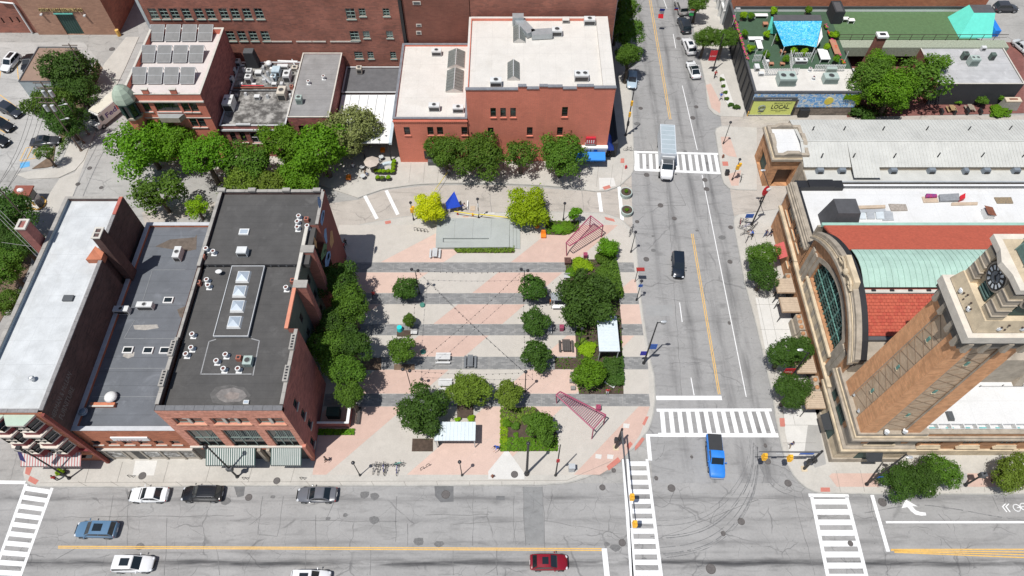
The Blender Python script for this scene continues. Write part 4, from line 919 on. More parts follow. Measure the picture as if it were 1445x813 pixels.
fig([q(250,390),q(268,382),(q(272,410)),q(258,470),q(240,475),q(238,440)],mcol[0]);fig([q(255,400),q(266,395),q(262,425),q(250,440)],mcol[1])
fig([q(270,270),q(280,265),q(290,330),q(275,370),q(265,340)],mcol[3]);fig([q(235,378),q(247,372),q(232,400)],mcol[1]);fig([q(172,300),q(190,330),q(192,370),q(178,350)],mcol[3])
MB().wall('W',XW,y0,62.5,0,H3,[]).wall('N',62.5,XW,XE3,0,H3,[]).build('wall',orbrick,b3)
zn,zs=14.5,14.05
ystep=PX(0,0,1) and P(400,373,14.5).y
MB().box(XW+.4,ystep,zs-.3,XE3-.4,62.2,zn).build('roof',blackroof,b3)
MB().box(XW+.4,y0+.3,zs-.3,XE3-1.3,ystep-.003,zs).box(XE3-1.299,y0+.3,zs-.3,XE3-.02,41.2,zs).build('roof',blackroof,b3)
MB().box(XW+.45,ystep-.12,zs+.002,XE3-1.7,ystep-.004,zn-.05).build('roof_step_fascia',BLACK,b3)
for i in range(12):x_=lerp(XW+.9,XE3-2.2,i/11);MB().box(x_-.1,ystep-.16,zs+.05,x_+.1,ystep-.121,zn-.1).build('scupper',DGREY,b3)
coprun((XW+.1,y0+.28),(XE3,y0+.28),.58,H3,b3,1.0,mat=M('grey_parapet_stone',(.16,.16,.165),.9,.15,2),h=.1)
coprun((XW+.15,y0+.7),(XW+.15,40),.42,H3,b3,1.3,mat=coping);coprun((XW+.15,40.1),(XW+.15,50),.42,H3-.25,b3,1.6,mat=coping);coprun((XW+.15,50.1),(XW+.15,62.2),.42,H3,b3,1.4,mat=coping)
coprun((XE3-.18,y0+.7),(XE3-.18,41.1),.4,H3,b3,1.3,mat=coping);coprun((XE3-.18,56.7),(XE3-.18,62.2),.4,H3,b3,1.2,mat=coping);coprun((XW+.4,62.35),(XE3-.2,62.35),.45,H3,b3,1.35,mat=coping)
for f_ in(0,.31,.66,.97):x_=lerp(XW+.3,XE3-.6,f_);MB().box(x_-.5,62.05,H3+.13,x_+.5,62.6,H3+.42).build('parapet_pier',coping,b3)
for(x_,ys) in((XW+.15,(34.6,38.4)),(XE3-.18,(35.2,39.2))):
 for y_ in ys:
  MB().box(x_-.3,y_-1.0,H3+.12,x_+.3,y_+1.0,H3+.5).build('flue_block',coping,b3)
  for k in range(5):MB().box(x_-.14,y_-.8+k*.36,H3+.5,x_+.14,y_-.58+k*.36,H3+.512).build('flue_opening',BLACK,b3)
MB().box(XW-.06,y0-.22,4.25,XE3+.1,y0-.003,4.5).build('shop_cornice',stone_l,b3)
MB().box(XW-.02,y0-.06,0.12,XE3,y0-.004,4.24).build('shopfront',M('dark_shopfront',(.05,.045,.04),.6,.15),b3)
awning(b3,-37.2,-31.2,y0-.06,4.2,1.9,1.15,awhite,agreen,45);awning(b3,-29.3,-25.6,y0-.06,4.2,1.9,1.15,awhite,agreen,31)
MB().box(-31.0,y0-.5,.13,-30.6,y0-.062,4.0).box(-29.9,y0-.5,.13,-29.5,y0-.062,4.0).build('door_pilaster',sandd,b3)
MB().box(XE3-.3,y0-.35,0.12,XE3+.12,y0+.3,4.9).build('corner_pier',M('salmon_corner_stone',(.5,.2,.14),.9,.15),b3)
x0,y0_,x1,y1=pxrect([(325,377),(369,377),(352,474),(306,474)],14.5)
dk=[P(325,376,14.55),P(369.5,376,14.55),P(353,474,14.55),P(305,474,14.55)]
xa,xb=(dk[0].x+dk[3].x)/2,(dk[1].x+dk[2].x)/2;ya,yb_=dk[2].y,dk[0].y
MB().box(xa,ya,zs,xb,yb_,14.52).build('skylight_deck',blackroof,b3)
for e in((xa-.08,ya-.08,xb+.08,ya),(xa-.08,yb_,xb+.08,yb_+.08),(xa-.08,ya,xa,yb_),(xb,ya,xb+.08,yb_)):MB().box(e[0],e[1],14.35,e[2],e[3],14.62).build('deck_edge',LGREY,b3)
for i,(cx_,cy_) in enumerate(((343.5,391),(339,411.5),(336,432.5),(333,433),(331.5,455))):
 if i==3:continue
 c=P(cx_,cy_,14.6);s_=.72
 t=thing('dome_skylight',['back square pyramid skylight on the black roof deck','second pyramid skylight from the back on the black roof deck','third pyramid skylight from the back on the black roof deck','','front square pyramid skylight on the black roof deck'][i],'skylight',(c.x,c.y,14.52),'pyramid skylights in a row')
 MB().frustum((c.x-s_-.12,c.y-s_-.12,c.x+s_+.12,c.y+s_+.12),(c.x-s_,c.y-s_,c.x+s_,c.y+s_),14.521,14.85).build('kerb',frame_w,t)
 gl_=M('milky_blue_glass',(.40,.46,.52),.3,.08,spec=.7)
 ap=(c.x,c.y,15.25);cs=[(c.x-s_+.05,c.y-s_+.05,14.852),(c.x+s_-.05,c.y-s_+.05,14.852),(c.x+s_-.05,c.y+s_-.05,14.852),(c.x-s_+.05,c.y+s_-.05,14.852)]
 for k in range(4):MB().poly([cs[k],cs[(k+1)%4],ap]).build('pane',gl_,t)
for a,b in(((283,529),(295,482)),((295,482),(305,479)),((306,475),(355,475)),((355,478),(366,481)),((366,481),(357,530)),((283,528),(355,528))):
 A_,B_=P(*a,zs),P(*b,zs);d=B_-A_;nn=Vector((-d.y,d.x,0)).normalized()*.06;MB().prism([A_-nn,B_-nn,B_+nn,A_+nn],zs,zs+.02).build('roof_seam',M('pale_flashing',(.3,.3,.3),.9,.2,3),b3)
rpatch([(296,556),(305,546),(325,543),(345,547),(354,558),(345,569),(320,572),(300,568)],zs,M('ponding_stain',(.115,.11,.105),.95,.3,1.2),b3,h=.006);rpatch([(304,557),(312,550),(330,547),(343,551),(349,559),(338,567),(318,568),(309,564)],zs,M('ponding_stain_pale',(.19,.175,.165),.95,.3,1.5),b3,h=.01);rpatch([(316,559),(324,553),(338,555),(336,563),(322,564)],zs,M('ponding_stain_pink',(.24,.205,.185),.95,.3,1.5),b3,h=.014)
# ================= MARKET =================
mk=thing('market_hall','long market hall with arched west window, stone gable and red and green roofs','market hall',(60,48,0))
XM=40.3;yc=47.65
def gz(y):
 d=abs(y-yc)
 if d>9.2:return 12.6
 return 12.6+4.4*math.cos(d/9.2*math.pi/2)**.75 if d<9.2 else 12.6
N_=28;ys=[lerp(38.4,56.9,i/N_) for i in range(N_+1)]
a0,a1,za=41.9,53.4,7.6
def az(y):
 t=(y-yc)/5.75
 return 11.2+2.45*max(0,1-t*t)
def gablewall(x,thick):
 m=MB();yy=sorted(set([38.4,56.9,a0,a1]+[lerp(a0,a1,i/20) for i in range(21)]+ys))
 for p,q_ in zip(yy,yy[1:]):
  c=(p+q_)/2
  if a0<c<a1:
   m.poly([(x,q_,0),(x,p,0),(x,p,za),(x,q_,za)]);m.poly([(x,q_,az(q_)),(x,p,az(p)),(x,p,gz(p)),(x,q_,gz(q_))])
   m.poly([(x,q_,az(q_)),(x+thick,q_,az(q_)),(x+thick,p,az(p)),(x,p,az(p))])
  else:m.poly([(x,q_,0),(x,p,0),(x,p,gz(p)),(x,q_,gz(q_))])
 m.poly([(x,a0,za),(x+thick,a0,za),(x+thick,a1,za),(x,a1,za)])
 for e in(a0,a1):m.poly([(x,e,za),(x+thick,e,za),(x+thick,e,11.2),(x,e,11.2)])
 return m
gablewall(XM,.6).build('wall',tanbr,mk)
def archband(x,w_,off,name,mat,dx):
 m=MB();pr=None;pts=[(a0,za)]+[(y,az(y)) for y in[lerp(a0,a1,i/24) for i in range(25)]]+[(a1,za)]
 def outp(p):
  d=Vector((p[0]-yc,p[1]-8.2));d.normalize();return(p[0]+d.x*w_,p[1]+max(d.y,0)*w_)
 for p,q_ in zip(pts,pts[1:]):
  P0,P1=outp(p),outp(q_)
  for xx in(x,):m.poly([(xx,p[0],p[1]),(xx,q_[0],q_[1]),(xx,P1[0],P1[1]),(xx,P0[0],P0[1])])
  m.poly([(x,P0[0],P0[1]),(x,P1[0],P1[1]),(x+dx,P1[0],P1[1]),(x+dx,P0[0],P0[1])])
  m.poly([(x,p[0],p[1]),(x+dx,p[0],p[1]),(x+dx,q_[0],q_[1]),(x,q_[0],q_[1])])
 m.build(name,mat,mk)
archband(XM-.12,.7,0,'arch_surround',sandd,.13)
gp=MB();yy=[lerp(a0,a1,i/20) for i in range(21)]
for p,q_ in zip(yy,yy[1:]):gp.poly([(XM+.45,q_,za),(XM+.45,p,za),(XM+.45,p,az(p)),(XM+.45,q_,az(q_))])
aw2=gp.build('arched_window',GLASS,mk)
mg=M('verdigris_mullion',(.12,.27,.23),.6,.15)
for i in range(1,18):
 y_=lerp(a0,a1,i/18);MB().box(XM+.3,y_-(.09 if i%3==0 else.035),za+.02,XM+.44,y_+(.09 if i%3==0 else.035),az(y_)-.02).build('mullion',mg if i%3==0 else frame_dg,aw2)
for j in range(1,9):
 z_=lerp(za,13.6,j/9)
 hw=5.75*math.sqrt(max(0,1-(max(z_,11.2)-11.2)/2.45));MB().box(XM+.28,yc-hw+.05,z_-(.08 if j%3==0 else.03),XM+.4,yc+hw-.05,z_+(.08 if j%3==0 else.03)).build('transom',mg if j%3==0 else frame_dg,aw2)
def gcorn(x0_,x1_,dz0,dz1,name,mat,yr=(38.2,57.1),top=None):
 n=22;yy=[lerp(*yr,i/n) for i in range(n+1)]
 for p,q_ in zip(yy,yy[1:]):
  m=MB();k=len(m.v)
  V_=[(x0_,p,gz(p)+dz0),(x1_,p,gz(p)+dz0),(x1_,q_,gz(q_)+dz0),(x0_,q_,gz(q_)+dz0),(x0_,p,gz(p)+dz1),(x1_,p,gz(p)+dz1),(x1_,q_,gz(q_)+dz1),(x0_,q_,gz(q_)+dz1)]
  m.v+=V_
  for f_ in((0,3,2,1),(4,5,6,7),(0,1,5,4),(1,2,6,5),(2,3,7,6),(3,0,4,7)):m.f.append(f_);m.m.append(0)
  m.build(name,mat,mk)
gcorn(XM-.65,XM+.0,-1.0,-.6,'cornice_stone',sandd);gcorn(XM-.4,XM+.5,-.59,-.35,'cornice_stone',sand);gcorn(XM-.3,XM+.5,-.34,-.11,'cornice_stone',sandd);gcorn(XM-.2,XM+.45,-.1,.35,'parapet_stone',sandd);gcorn(XM+.46,XM+1.25,-.2,.2,'parapet_flashing',BLACK)
MB().frustum((XM-.45,yc-2.4,XM+.4,yc+2.4),(XM-.25,yc-2.0,XM+.4,yc+2.0),gz(yc)-.2,gz(yc)+1.0).build('carved_block',sand,mk)
m=MB()
m.ball((XM-.55,yc,gz(yc)+.35),.35,.5,.45,8,6)
for s_ in(-1,1):
 m.path([(XM-.5,yc+s_*.5,gz(yc)+.4),(XM-.55,yc+s_*1.2,gz(yc)+.75),(XM-.5,yc+s_*2.0,gz(yc)+.5),(XM-.5,yc+s_*2.5,gz(yc)+.0),(XM-.5,yc+s_*1.7,gz(yc)-.1)],.14,6)
 m.ball((XM-.5,yc+s_*1.5,gz(yc)+.2),.2,.35,.25,8,5)
m.build('carving',sand,mk)
MB().box(XM-.55,38.3,5.0,XM-.002,57.6,5.4).build('belt_course',sand,mk);MB().box(XM-.35,38.3,4.6,XM-.003,57.6,4.99).build('belt_course',sandd,mk)
MB().box(XM-.4,41.5,7.1,XM-.002,53.8,7.45).build('window_ledge',sand,mk)
for y_ in(40.1,40.9,54.6,55.6):
 MB().box(XM-.22,y_-.35,5.42,XM-.004,y_+.35,11.2).build('pilaster',sandd,mk)
for k in range(18):MB().box(XM-.27,lerp(41.7,53.6,k/18)+.02,5.42,XM-.005,lerp(41.7,53.6,(k+1)/18)-.02,6.9).build('stone_block',[sand,sandd][k%3==1],mk)
for yk in(55.2,52.0,42.6,37.6):
 t=thing('entrance_canopy',{55.2:'northernmost timber canopy at the market wall, above the street tree',52.0:'timber canopy with open metal frame at the market wall, second from the north',42.6:'timber canopy at the market wall beside the paired street trees',37.6:'southernmost timber canopy at the market wall near the clock tower'}[yk],'canopy',(39.2,yk,0),'timber canopies along the market wall')
 for i in range(8):MB().box(37.55,yk-1.15+i*.29,3.0,40.0,yk-1.15+i*.29+.27,3.1).build('board',M('plywood_board',(.48,.38,.28),.85,.12,2),t)
 MB().box(37.5,yk-1.2,2.75,37.6,yk+1.2,2.99).box(37.6,yk-1.2,2.75,40.0,yk-1.1,2.99).build('fascia',M('timber_fascia',(.42,.3,.2),.85,.12),t)
 for s_ in(-1.1,1.1):MB().tube((37.65,yk+s_,0.13),(37.65,yk+s_,2.8),.06,.06,5).build('post',BLACK,t)
 MB().box(39.9,yk-.9,.13,40.1,yk+.9,2.7).build('door',BLACK,t)
for ya,yb_ in((48.2,50.7),(43.9,48.0),(56.5,57.6),(39.0,41.2)):
 t=thing('wall_bench',{48.2:'stone stall plinth with rounded lamps between the northern canopies',43.9:'long stone stall plinth below the arched window',56.5:'short stone plinth at the north end of the arched gable',39.0:'stone stall plinth between the two southern canopies'}[ya],'plinth',(39.8,(ya+yb_)/2,0),'stone plinths along the market wall')
 MB().box(39.2,ya,.13,40.25,yb_,1.3).box(39.45,ya,1.3,40.25,yb_,2.6).build('plinth',sandd,t)
 n=max(1,int((yb_-ya)/.8))
 for i in range(n):y_=lerp(ya,yb_,(i+.5)/n);MB().ball((39.75,y_,2.6),.3,.3,.35,10,4,z0=0).build('rounded_cap',tanbr,t)
def slope(name,mat,x0_,x1_,yA,zA,yB_,zB_,th=.25,root=mk):
 m=MB();V_=[(x0_,yA,zA),(x1_,yA,zA),(x1_,yB_,zB_),(x0_,yB_,zB_)]
 if yA>yB_:V_=V_[::-1]
 m.poly(V_);m.poly([(a,b,c-th) for a,b,c in V_[::-1]])
 for i in range(4):a,b=V_[i],V_[(i+1)%4];m.poly([a,(a[0],a[1],a[2]-th),(b[0],b[1],b[2]-th),b])
 return m.build(name,mat,root)
X2=100
yS0,zS0,yS1,zS1=P(1250,474,12.6).y,12.6,P(1250,408,15.6).y,15.6
yN0,zN0,yN1,zN1=P(1250,318,12.6).y,12.6,P(1250,352,15.4).y,15.4
slope('red_roof',tilered,XM+1.2,X2,yS0,zS0,yS1,zS1);slope('red_roof',tilered,XM+1.2,X2,yN0,zN0,yN1,zN1)
tile2=M('red_clay_tile_b',(.40,.07,.042),.8,.15,3)
m=MB();nr=14
for r_ in range(nr):
 t0,t1=r_/nr,(r_+1)/nr;y0q,z0q=lerp(yS0,yS1,t0),lerp(zS0,zS1,t0);y1q,z1q=lerp(yS0,yS1,t1),lerp(zS0,zS1,t1)
 for k in range(60):
  xa_=XM+1.9+k*.45+(.22 if r_%2 else 0);j=random.random()*.03
  m.poly([(xa_+.02,y0q-.03,z0q+.09+j),(xa_+.43,y0q-.03,z0q+.09+j),(xa_+.43,y1q,z1q+.03),(xa_+.02,y1q,z1q+.03)],random.choice((0,0,1)))
  m.poly([(xa_+.02,y0q-.03,z0q),(xa_+.43,y0q-.03,z0q),(xa_+.43,y0q-.03,z0q+.09+j),(xa_+.02,y0q-.03,z0q+.09+j)],1)
m.build('roof_tiles',[tilered,tile2],mk,kind='stuff')
m=MB();nr=10
for r_ in range(nr):
 t0,t1=r_/nr,(r_+1)/nr;y0q,z0q=lerp(yN0,yN1,t0),lerp(zN0,zN1,t0);y1q,z1q=lerp(yN0,yN1,t1),lerp(zN0,zN1,t1)
 m.poly([(XM+1.3,y0q,z0q+.07),(X2,y0q,z0q+.07),(X2,y1q,z1q+.015),(XM+1.3,y1q,z1q+.015)])
m.build('roof_tiles',[tilered],mk,kind='stuff')
yv0,yv1=P(1250,404,16.3).y,P(1250,351.5,16.2).y;nb_=62;xg0=42.0
for k in range(nb_):
 xa_=xg0+k*.72;m=MB();n=5
 for i in range(n):
  t0,t1=i/n,(i+1)/n;f_=lambda t:16.1+.75*math.sin(math.pi*t)
  m.poly([(xa_+.01,lerp(yv0,yv1,t0),f_(t0)),(xa_+.71,lerp(yv0,yv1,t0),f_(t0)),(xa_+.71,lerp(yv0,yv1,t1),f_(t1)),(xa_+.01,lerp(yv0,yv1,t1),f_(t1))])
  for e in(.0,):m.poly([(xa_+e,lerp(yv0,yv1,t0),f_(t0)-.02),(xa_+e,lerp(yv0,yv1,t0),f_(t0)+.07),(xa_+e,lerp(yv0,yv1,t1),f_(t1)+.07),(xa_+e,lerp(yv0,yv1,t1),f_(t1)-.02)]);m.poly([(xa_,lerp(yv0,yv1,t0),f_(t0)+.07),(xa_+.035,lerp(yv0,yv1,t0),f_(t0)+.07),(xa_+.035,lerp(yv0,yv1,t1),f_(t1)+.07),(xa_,lerp(yv0,yv1,t1),f_(t1)+.07)])
 m.build('copper_roof_panel',coppergreen,mk)
MB().box(xg0,yv0+.05,15.2,X2,yv0+.15,16.05).box(xg0,yv1-.15,15.2,X2,yv1-.05,16.05).build('clerestory',BLACK,mk)
MB().box(xg0,yv0-.55,15.55,X2,yv0-.1,15.75).build('gutter',stone_l,mk)
for k in range(7):x_=43+k*2.2;MB().box(x_,yv0-.4,15.76,x_+.5,yv0-.15,15.9).build('bracket',BLACK,mk)
MB().box(XM+1,yN0-.1,12.3,X2,yN0+.35,12.75).build('copper_gutter',M('copper_gutter_green',(.30,.48,.40),.6,.1),mk)
MB().box(XM+1,yS0-.5,12.0,X2,yS0+.1,12.5).build('gutter',dcoping,mk)
MB().box(XM+.6,38.6,0,X2,yS0,12.0).box(XM+.6,yN0,0,X2,yN0+.3,12.3).build('wall',sandd,mk)
nz=9.3
nw=[P(1134,262,9.9),P(1176,318,9.9)]
MB().wall('W',XM,57.0,68.2,0,10.0,[(58.4,6.4,60.2,8.4),(60.8,6.4,62.6,8.4),(63.4,6.2,66.4,8.6),(58.8,2.2,60,3.8)],.3).build('wall',tanbr,mk)
for o in((58.4,6.4,1.8,2.0),(60.8,6.4,1.8,2.0),(63.4,6.2,3.0,2.4),(58.8,2.2,1.2,1.6)):window(mk,'W',XM,*o,dict(frame=sandd,sill=sand,v=1,h=1,t=.1),depth=.28)
for z0_,z1_,e in((9.0,9.35,.55),(9.36,9.75,.35),(9.76,10.1,.2)):MB().box(XM-e,57.0,z0_,XM-.002,68.4,z1_).build('cornice_stone',[sandd,sand,sandd][int(e*10)%3],mk)
MB().box(XM-.45,57.7,5.0,XM-.003,68.0,5.4).build('belt_course',sand,mk)
MB().box(XM+.01,57.0,10.0,XM+.6,68.3,10.2).build('parapet_cap',sandd,mk);MB().box(XM+.61,57.2,9.31,XM+1.1,68.2,9.9).build('parapet_flashing',BLACK,mk)
MB().box(XM+.1,yN0+.3,nz-.3,X2,68.3,nz).build('flat_roof',brightroof,mk)
MB().box(XM+.2,68.3,0,X2,68.7,nz).box(XM+.7,67.7,nz,46.8,68.6,nz+.7).box(46.81,67.9,nz,X2,68.1,nz+.35).build('parapet',brightroof,mk)
for a,b,z_ in((40.8,42.6,.75),(42.61,46.2,.95),(46.21,47.6,.75)):MB().box(a,67.4,nz+.001,b,68.75,nz+z_).build('parapet_flashing',BLACK,mk)
MB().box(47.61,67.75,nz+.36,X2,67.9,nz+.45).build('rail',BLACK,mk)
bx0,by0,bx1,by1=43.0,58.95,47.2,63.0
MB().frustum((bx0,by0,bx1,by1),(bx0+.6,by0+1.0,bx1-.6,by1-.5),nz+.01,nz+4.0).build('dark_lantern',M('bitumen_black',(.075,.075,.08),.8,.15),mk)
for k in range(4):MB().box(44.2+k*.25,63.3+k*.15,nz+.02+k*.05,47.6+k*.1,63.55+k*.22,nz+.2+k*.12).build('folded_sheet',METAL,mk)
ply=M('plywood_board',(.48,.38,.28));tarp=M('grey_tarpaulin',(.25,.26,.27),.6,.2,3)
q=lambda x,y:(1245+x/4.515,150+y/4.515)
CK=[0]
def clutter(pts,z,h,mat,name,label,cat):
 CK[0]+=1;h+=CK[0]*.007
 v=px(pts,z);c=sum(v,Vector())/len(v);c.z=z
 o=MB().prism(v,z+.01,z+h).build(name,mat,at=(c.x,c.y,z));return tag(o,label,cat)
clutter([q(250,580),q(345,578),q(358,615),q(262,617)],nz,.12,ply,'plywood_sheet','plywood sheet under a bundle of cloth on the white market roof','plywood')
clutter([q(275,565),q(340,568),q(345,585),q(272,588)],nz+.12,.3,M('blue_red_cloth',(.12,.05,.25),.9,.3,6,col2=(.5,.03,.05)),'cloth_bundle','bundle of blue and red cloth on plywood on the white market roof','cloth')
clutter([q(355,572),q(480,565),q(484,610),q(362,613)],nz,.35,tarp,'tarpaulin','grey tarpaulin over materials on the white market roof','tarpaulin')
clutter([q(440,618),q(605,615),q(603,632),q(436,635)],nz,.15,ply,'plank_stack','long low stack of planks on the white market roof','planks')
clutter([q(485,585),q(518,568),q(516,600),q(483,612)],nz+.02,.5,RED,'red_tarpaulin','small folded red tarpaulin beside the plank stack','tarpaulin')
clutter([q(710,584),q(818,583),q(832,622),q(730,622)],nz,.1,M('rubble_board',(.36,.27,.16),.9,.5,6,col2=(.12,.1,.08)),'board_with_scraps','board strewn with scraps on the white market roof','board')
clutter([q(38,625),q(148,628),q(160,668),q(55,670)],nz,.1,M('grey_pallet',(.33,.29,.25),.9,.3,5),'pallet','wooden pallet with metal rails lying on the white market roof','pallet')
clutter([q(0,670),q(50,672),q(72,730),q(0,732)],nz,.12,METAL,'sheet_metal','sheet metal laid along the copper gutter','sheet metal')
q2=lambda x,y:(1050+x/4.515,150+y/4.515)
for i in range(5):clutter([q2(660+i*58,668+i*3),q2(710+i*58,668+i*3),q2(716+i*58,722),q2(666+i*58,722)],nz,.12,[METAL,M('pale_sheet',(.55,.6,.62),.5,.1)][i%2],'sheet_metal',['leftmost','second from left','middle','second from right','rightmost'][i]+' of the metal roof sheets beside the dark lantern','sheet metal')
for i in range(2):clutter([q2(720,640+i*25),q2(895,635+i*25),q2(897,652+i*25),q2(722,660+i*25)],nz,.14,[ply,METAL][i],'plank_stack',['stack of tan planks by the dark lantern on the market roof','stack of metal strips by the dark lantern on the market roof'][i],'planks')
t=thing('roof_hut','small white roof hut with rust red roof on the market roof','hut',tuple(P(*q(665,720),nz)))
c=P(*q(675,715),nz);MB().box(c.x-.7,c.y-.2,nz,c.x+.5,c.y+1.2,nz+.9).build('wall',frame_w,t);MB().poly([(c.x-.8,c.y-.3,nz+1.3),(c.x+.6,c.y-.3,nz+.9),(c.x+.6,c.y+1.3,nz+.9),(c.x-.8,c.y+1.3,nz+1.3)]).build('roof',RUST,t)
# ---- produce arcade on the north side ----
ar=thing('market_arcade','long low market arcade with beige standing seam metal roof','building',(70,79,0))
zr_,zl=7.4,6.2;yr=P(1250,199,zr_).y;yN=P(1250,169,zl).y;yL1=P(1250,236,zl).y;yL2=P(1250,251,zl-.2).y
for k in range(75):
 xa_=44.9+k*.52
 if xa_<45.9:xN=45.9
 for(ya,za_,yb_,zb_) in((yr,zr_,yN,zl),(yr,zr_,(yL2 if xa_>51.8 and xa_<56.3 else yL1),zl-(.2 if xa_>51.8 and xa_<56.3 else 0))):
  m=MB();P4=[(xa_+.01,ya,za_),(xa_+.51,ya,za_),(xa_+.51,yb_,zb_),(xa_+.01,yb_,zb_)]
  if yb_<ya:P4=P4[::-1]
  m.poly(P4);m.poly([(xa_-.01,ya,za_+.06),(xa_+.03,ya,za_+.06),(xa_+.03,yb_,zb_+.06),(xa_-.01,yb_,zb_+.06)] if yb_>ya else[(xa_-.01,ya,za_+.06),(xa_-.01,yb_,zb_+.06),(xa_+.03,yb_,zb_+.06),(xa_+.03,ya,za_+.06)])
  m.poly([(xa_+.03,ya,za_),(xa_+.03,yb_,zb_),(xa_+.03,yb_,zb_+.06),(xa_+.03,ya,za_+.06)]);m.poly([(xa_-.01,ya,za_),(xa_-.01,yb_,zb_),(xa_-.01,yb_,zb_+.06),(xa_-.01,ya,za_+.06)])
  m.build('roof_panel',seamroof,ar)
MB().box(44.9,yr-.12,zr_+.0,84,yr+.12,zr_+.07).build('ridge_cap',seamroof,ar)
MB().box(44.9,yN-.3,0,84,yN-.1,zl-.15).box(44.9,yL1+.2,0,45.1,yN-.3,zl-.1).box(45.1,yL1+.15,zl-1.3,84,yL1+.35,zl-.12).build('wall',sandd,ar)
MB().box(45.2,yL2-.2,5.2,84,yL1+.14,5.35).build('lower_roof',seamroof,ar);MB().box(45.0,yL2-.3,0,84,yL2-.21,5.3).box(45.0,yL2-.3,0,45.19,yL1+.14,5.45).build('wall',sandd,ar)
MB().box(45.0,yL2-.42,5.35,84,yL2-.2,5.5).build('gutter',METAL,ar)
for k,(a,b) in enumerate(((1156,242),(1187,242),(1259,242),(1313,242),(1361,243),(1390,242),(1432,242))):
 c=P(a,b,5.4);t=thing('vent_unit',f'grey roof ventilator {["leftmost","second","third","fourth","fifth","sixth","rightmost"][k]} along the gutter of the beige market roof','roof vent',(c.x,c.y,5.35),'grey ventilators along the beige market roof')
 s_=.42 if k==4 else.62
 MB().frustum((c.x-s_,c.y-.5,c.x+s_,c.y+.5),(c.x-s_*.75,c.y-.4,c.x+s_*.75,c.y+.4),5.36,6.1).build('hood',M('zinc_grey',(.2,.23,.26),.5,.1),t);MB().box(c.x-s_*.6,c.y-.56,5.4,c.x+s_*.6,c.y-.51,5.8).build('opening',BLACK,t)
for k,(a,b) in enumerate(((1147,183),(1191,183),(1246,183),(1307.5,183),(1367,183),(1425,182),(1159.5,221),(1204.5,221),(1262,221),(1324,220),(1386,220),(1444,220))):
 zz_=lerp(zr_,zl,.45);c=P(a,b,zz_+.1);o=MB().tube((c.x,c.y,zz_-.1),(c.x,c.y,zz_+.75),.1,.1,6).build('vent_pipe',BLACK,at=(c.x,c.y,zz_-.1))
 tag(o,'short black vent pipe on the beige seamed market roof, '+('north slope, ' if k<6 else 'south slope, ')+['first','second','third','fourth','fifth','sixth'][k%6]+' from the left','vent pipe','black vent pipes on the beige market roof')
 # ---- north-west corner pavilion ----
pv=thing('corner_pavilion','square brick corner pavilion with stone cornice and bright white roof','pavilion',(43,79.7,0))
qx0,qy0,qx1,qy1=40.6,76.6,45.9,83.2
MB().wall('W',qx0,qy0,qy1,0,6.0,[(78.2,.3,81.6,3.6)],.5).build('wall',tanbr,pv)
MB().wall('S',qy0,qx0,qx1,0,6.0,[(41.9,.1,44.6,3.9)],.8).build('wall',tanbr,pv)
MB().wall('E',qx1,qy0,qy1,0,6.0,[]).wall('N',qy1,qx0,qx1,0,6.0,[]).build('wall',tanbr,pv)
MB().box(qx0+.5,78.2,.3,qx0+.6,81.6,3.6).build('shutter',frame_dg,pv);MB().box(41.9,qy0+.8,.1,44.6,qy0+.9,3.9).build('door',M('dark_brown_door',(.09,.05,.03),.6),pv)
MB().box(qx0-.35,qy0-.35,6.0,qx1+.35,qy1+.35,6.4).build('cornice',sandd,pv);MB().box(qx0-.15,qy0-.15,6.4,qx1+.15,qy1+.15,6.5).build('cornice',sand,pv)
for(a,b,c,d) in((qx0,qy0,qx1,qy0+.5),(qx0,qy1-.5,qx1,qy1),(qx0,qy0+.501,qx0+.5,qy1-.501),(qx1-.5,qy0+.501,qx1,qy1-.501)):MB().box(a,b,6.5,c,d,7.1).build('parapet',sandd,pv)
for(a,b,c,d) in((42.4,qy0-.05,44.2,qy0+.55),(42.4,qy1-.55,44.2,qy1+.05),(qx0-.05,79.0,qx0+.55,80.9),(qx1-.55,79.0,qx1+.05,80.9)):MB().frustum((a-.5,b,c+.5,d) if d-b<1 else(a,b-.5,c,d+.5),(a,b,c,d),7.1,7.5).build('parapet_crest',sandd,pv)
MB().box(qx0+.5,qy0+.5,6.5,qx1-.5,qy1-.5,6.65).build('roof',brightroof,pv)
# ---- south arcade ----
sa_=thing('south_arcade','single storey south range of the market with white roof and brick parapet','building',(60,36,0))
YS=31.6;hS=6.6
sops=[]
for a in((1311,617,1332,625),(1365,617,1388,627),(1415,617,1442,628)):
 x_,z_=PY((a[0]+a[2])/2,(a[1]+a[3])/2,YS);sops.append((x_-1.2,2.9,2.4,1.7,dict(frame=frame_lg,sill=sand,v=3,h=1)))
for x_ in(64.5,69,73.5):sops.append((x_,2.9,2.4,1.7,dict(frame=frame_lg,sill=sand,v=3,h=1)))
MB().wall('S',YS,47.5,90,0,hS,[(o[0],o[1],o[0]+o[2],o[1]+o[3]) for o in sops],.3).build('wall',tanbr,sa_)
for o in sops:window(sa_,'S',YS,*o[:5],depth=.28);MB().frustum((o[0]-.3,YS-.35,o[0]+o[2]+.3,YS-.002),(o[0]-.1,YS-.12,o[0]+o[2]+.1,YS-.002),o[1]-.5,o[1]-.165).build('stone_apron',sand,sa_)
MB().box(47.5,YS-.45,5.2,90,YS-.003,5.5).box(47.5,YS-.25,5.51,90,YS-.003,5.8).build('cornice',sandd,sa_);MB().box(47.4,YS-.3,0.1,90,YS-.004,1.6).build('plinth',sand,sa_)
MB().box(47.5,YS+.02,5.6,90,YS+.45,hS+.0).build('parapet',tanbr,sa_);MB().box(47.5,YS-.05,hS+.001,90,YS+.5,hS+.12).build('coping',sandd,sa_)
MB().box(47.6,YS+.46,5.9,90,38.6,6.1).build('roof',brightroof,sa_)
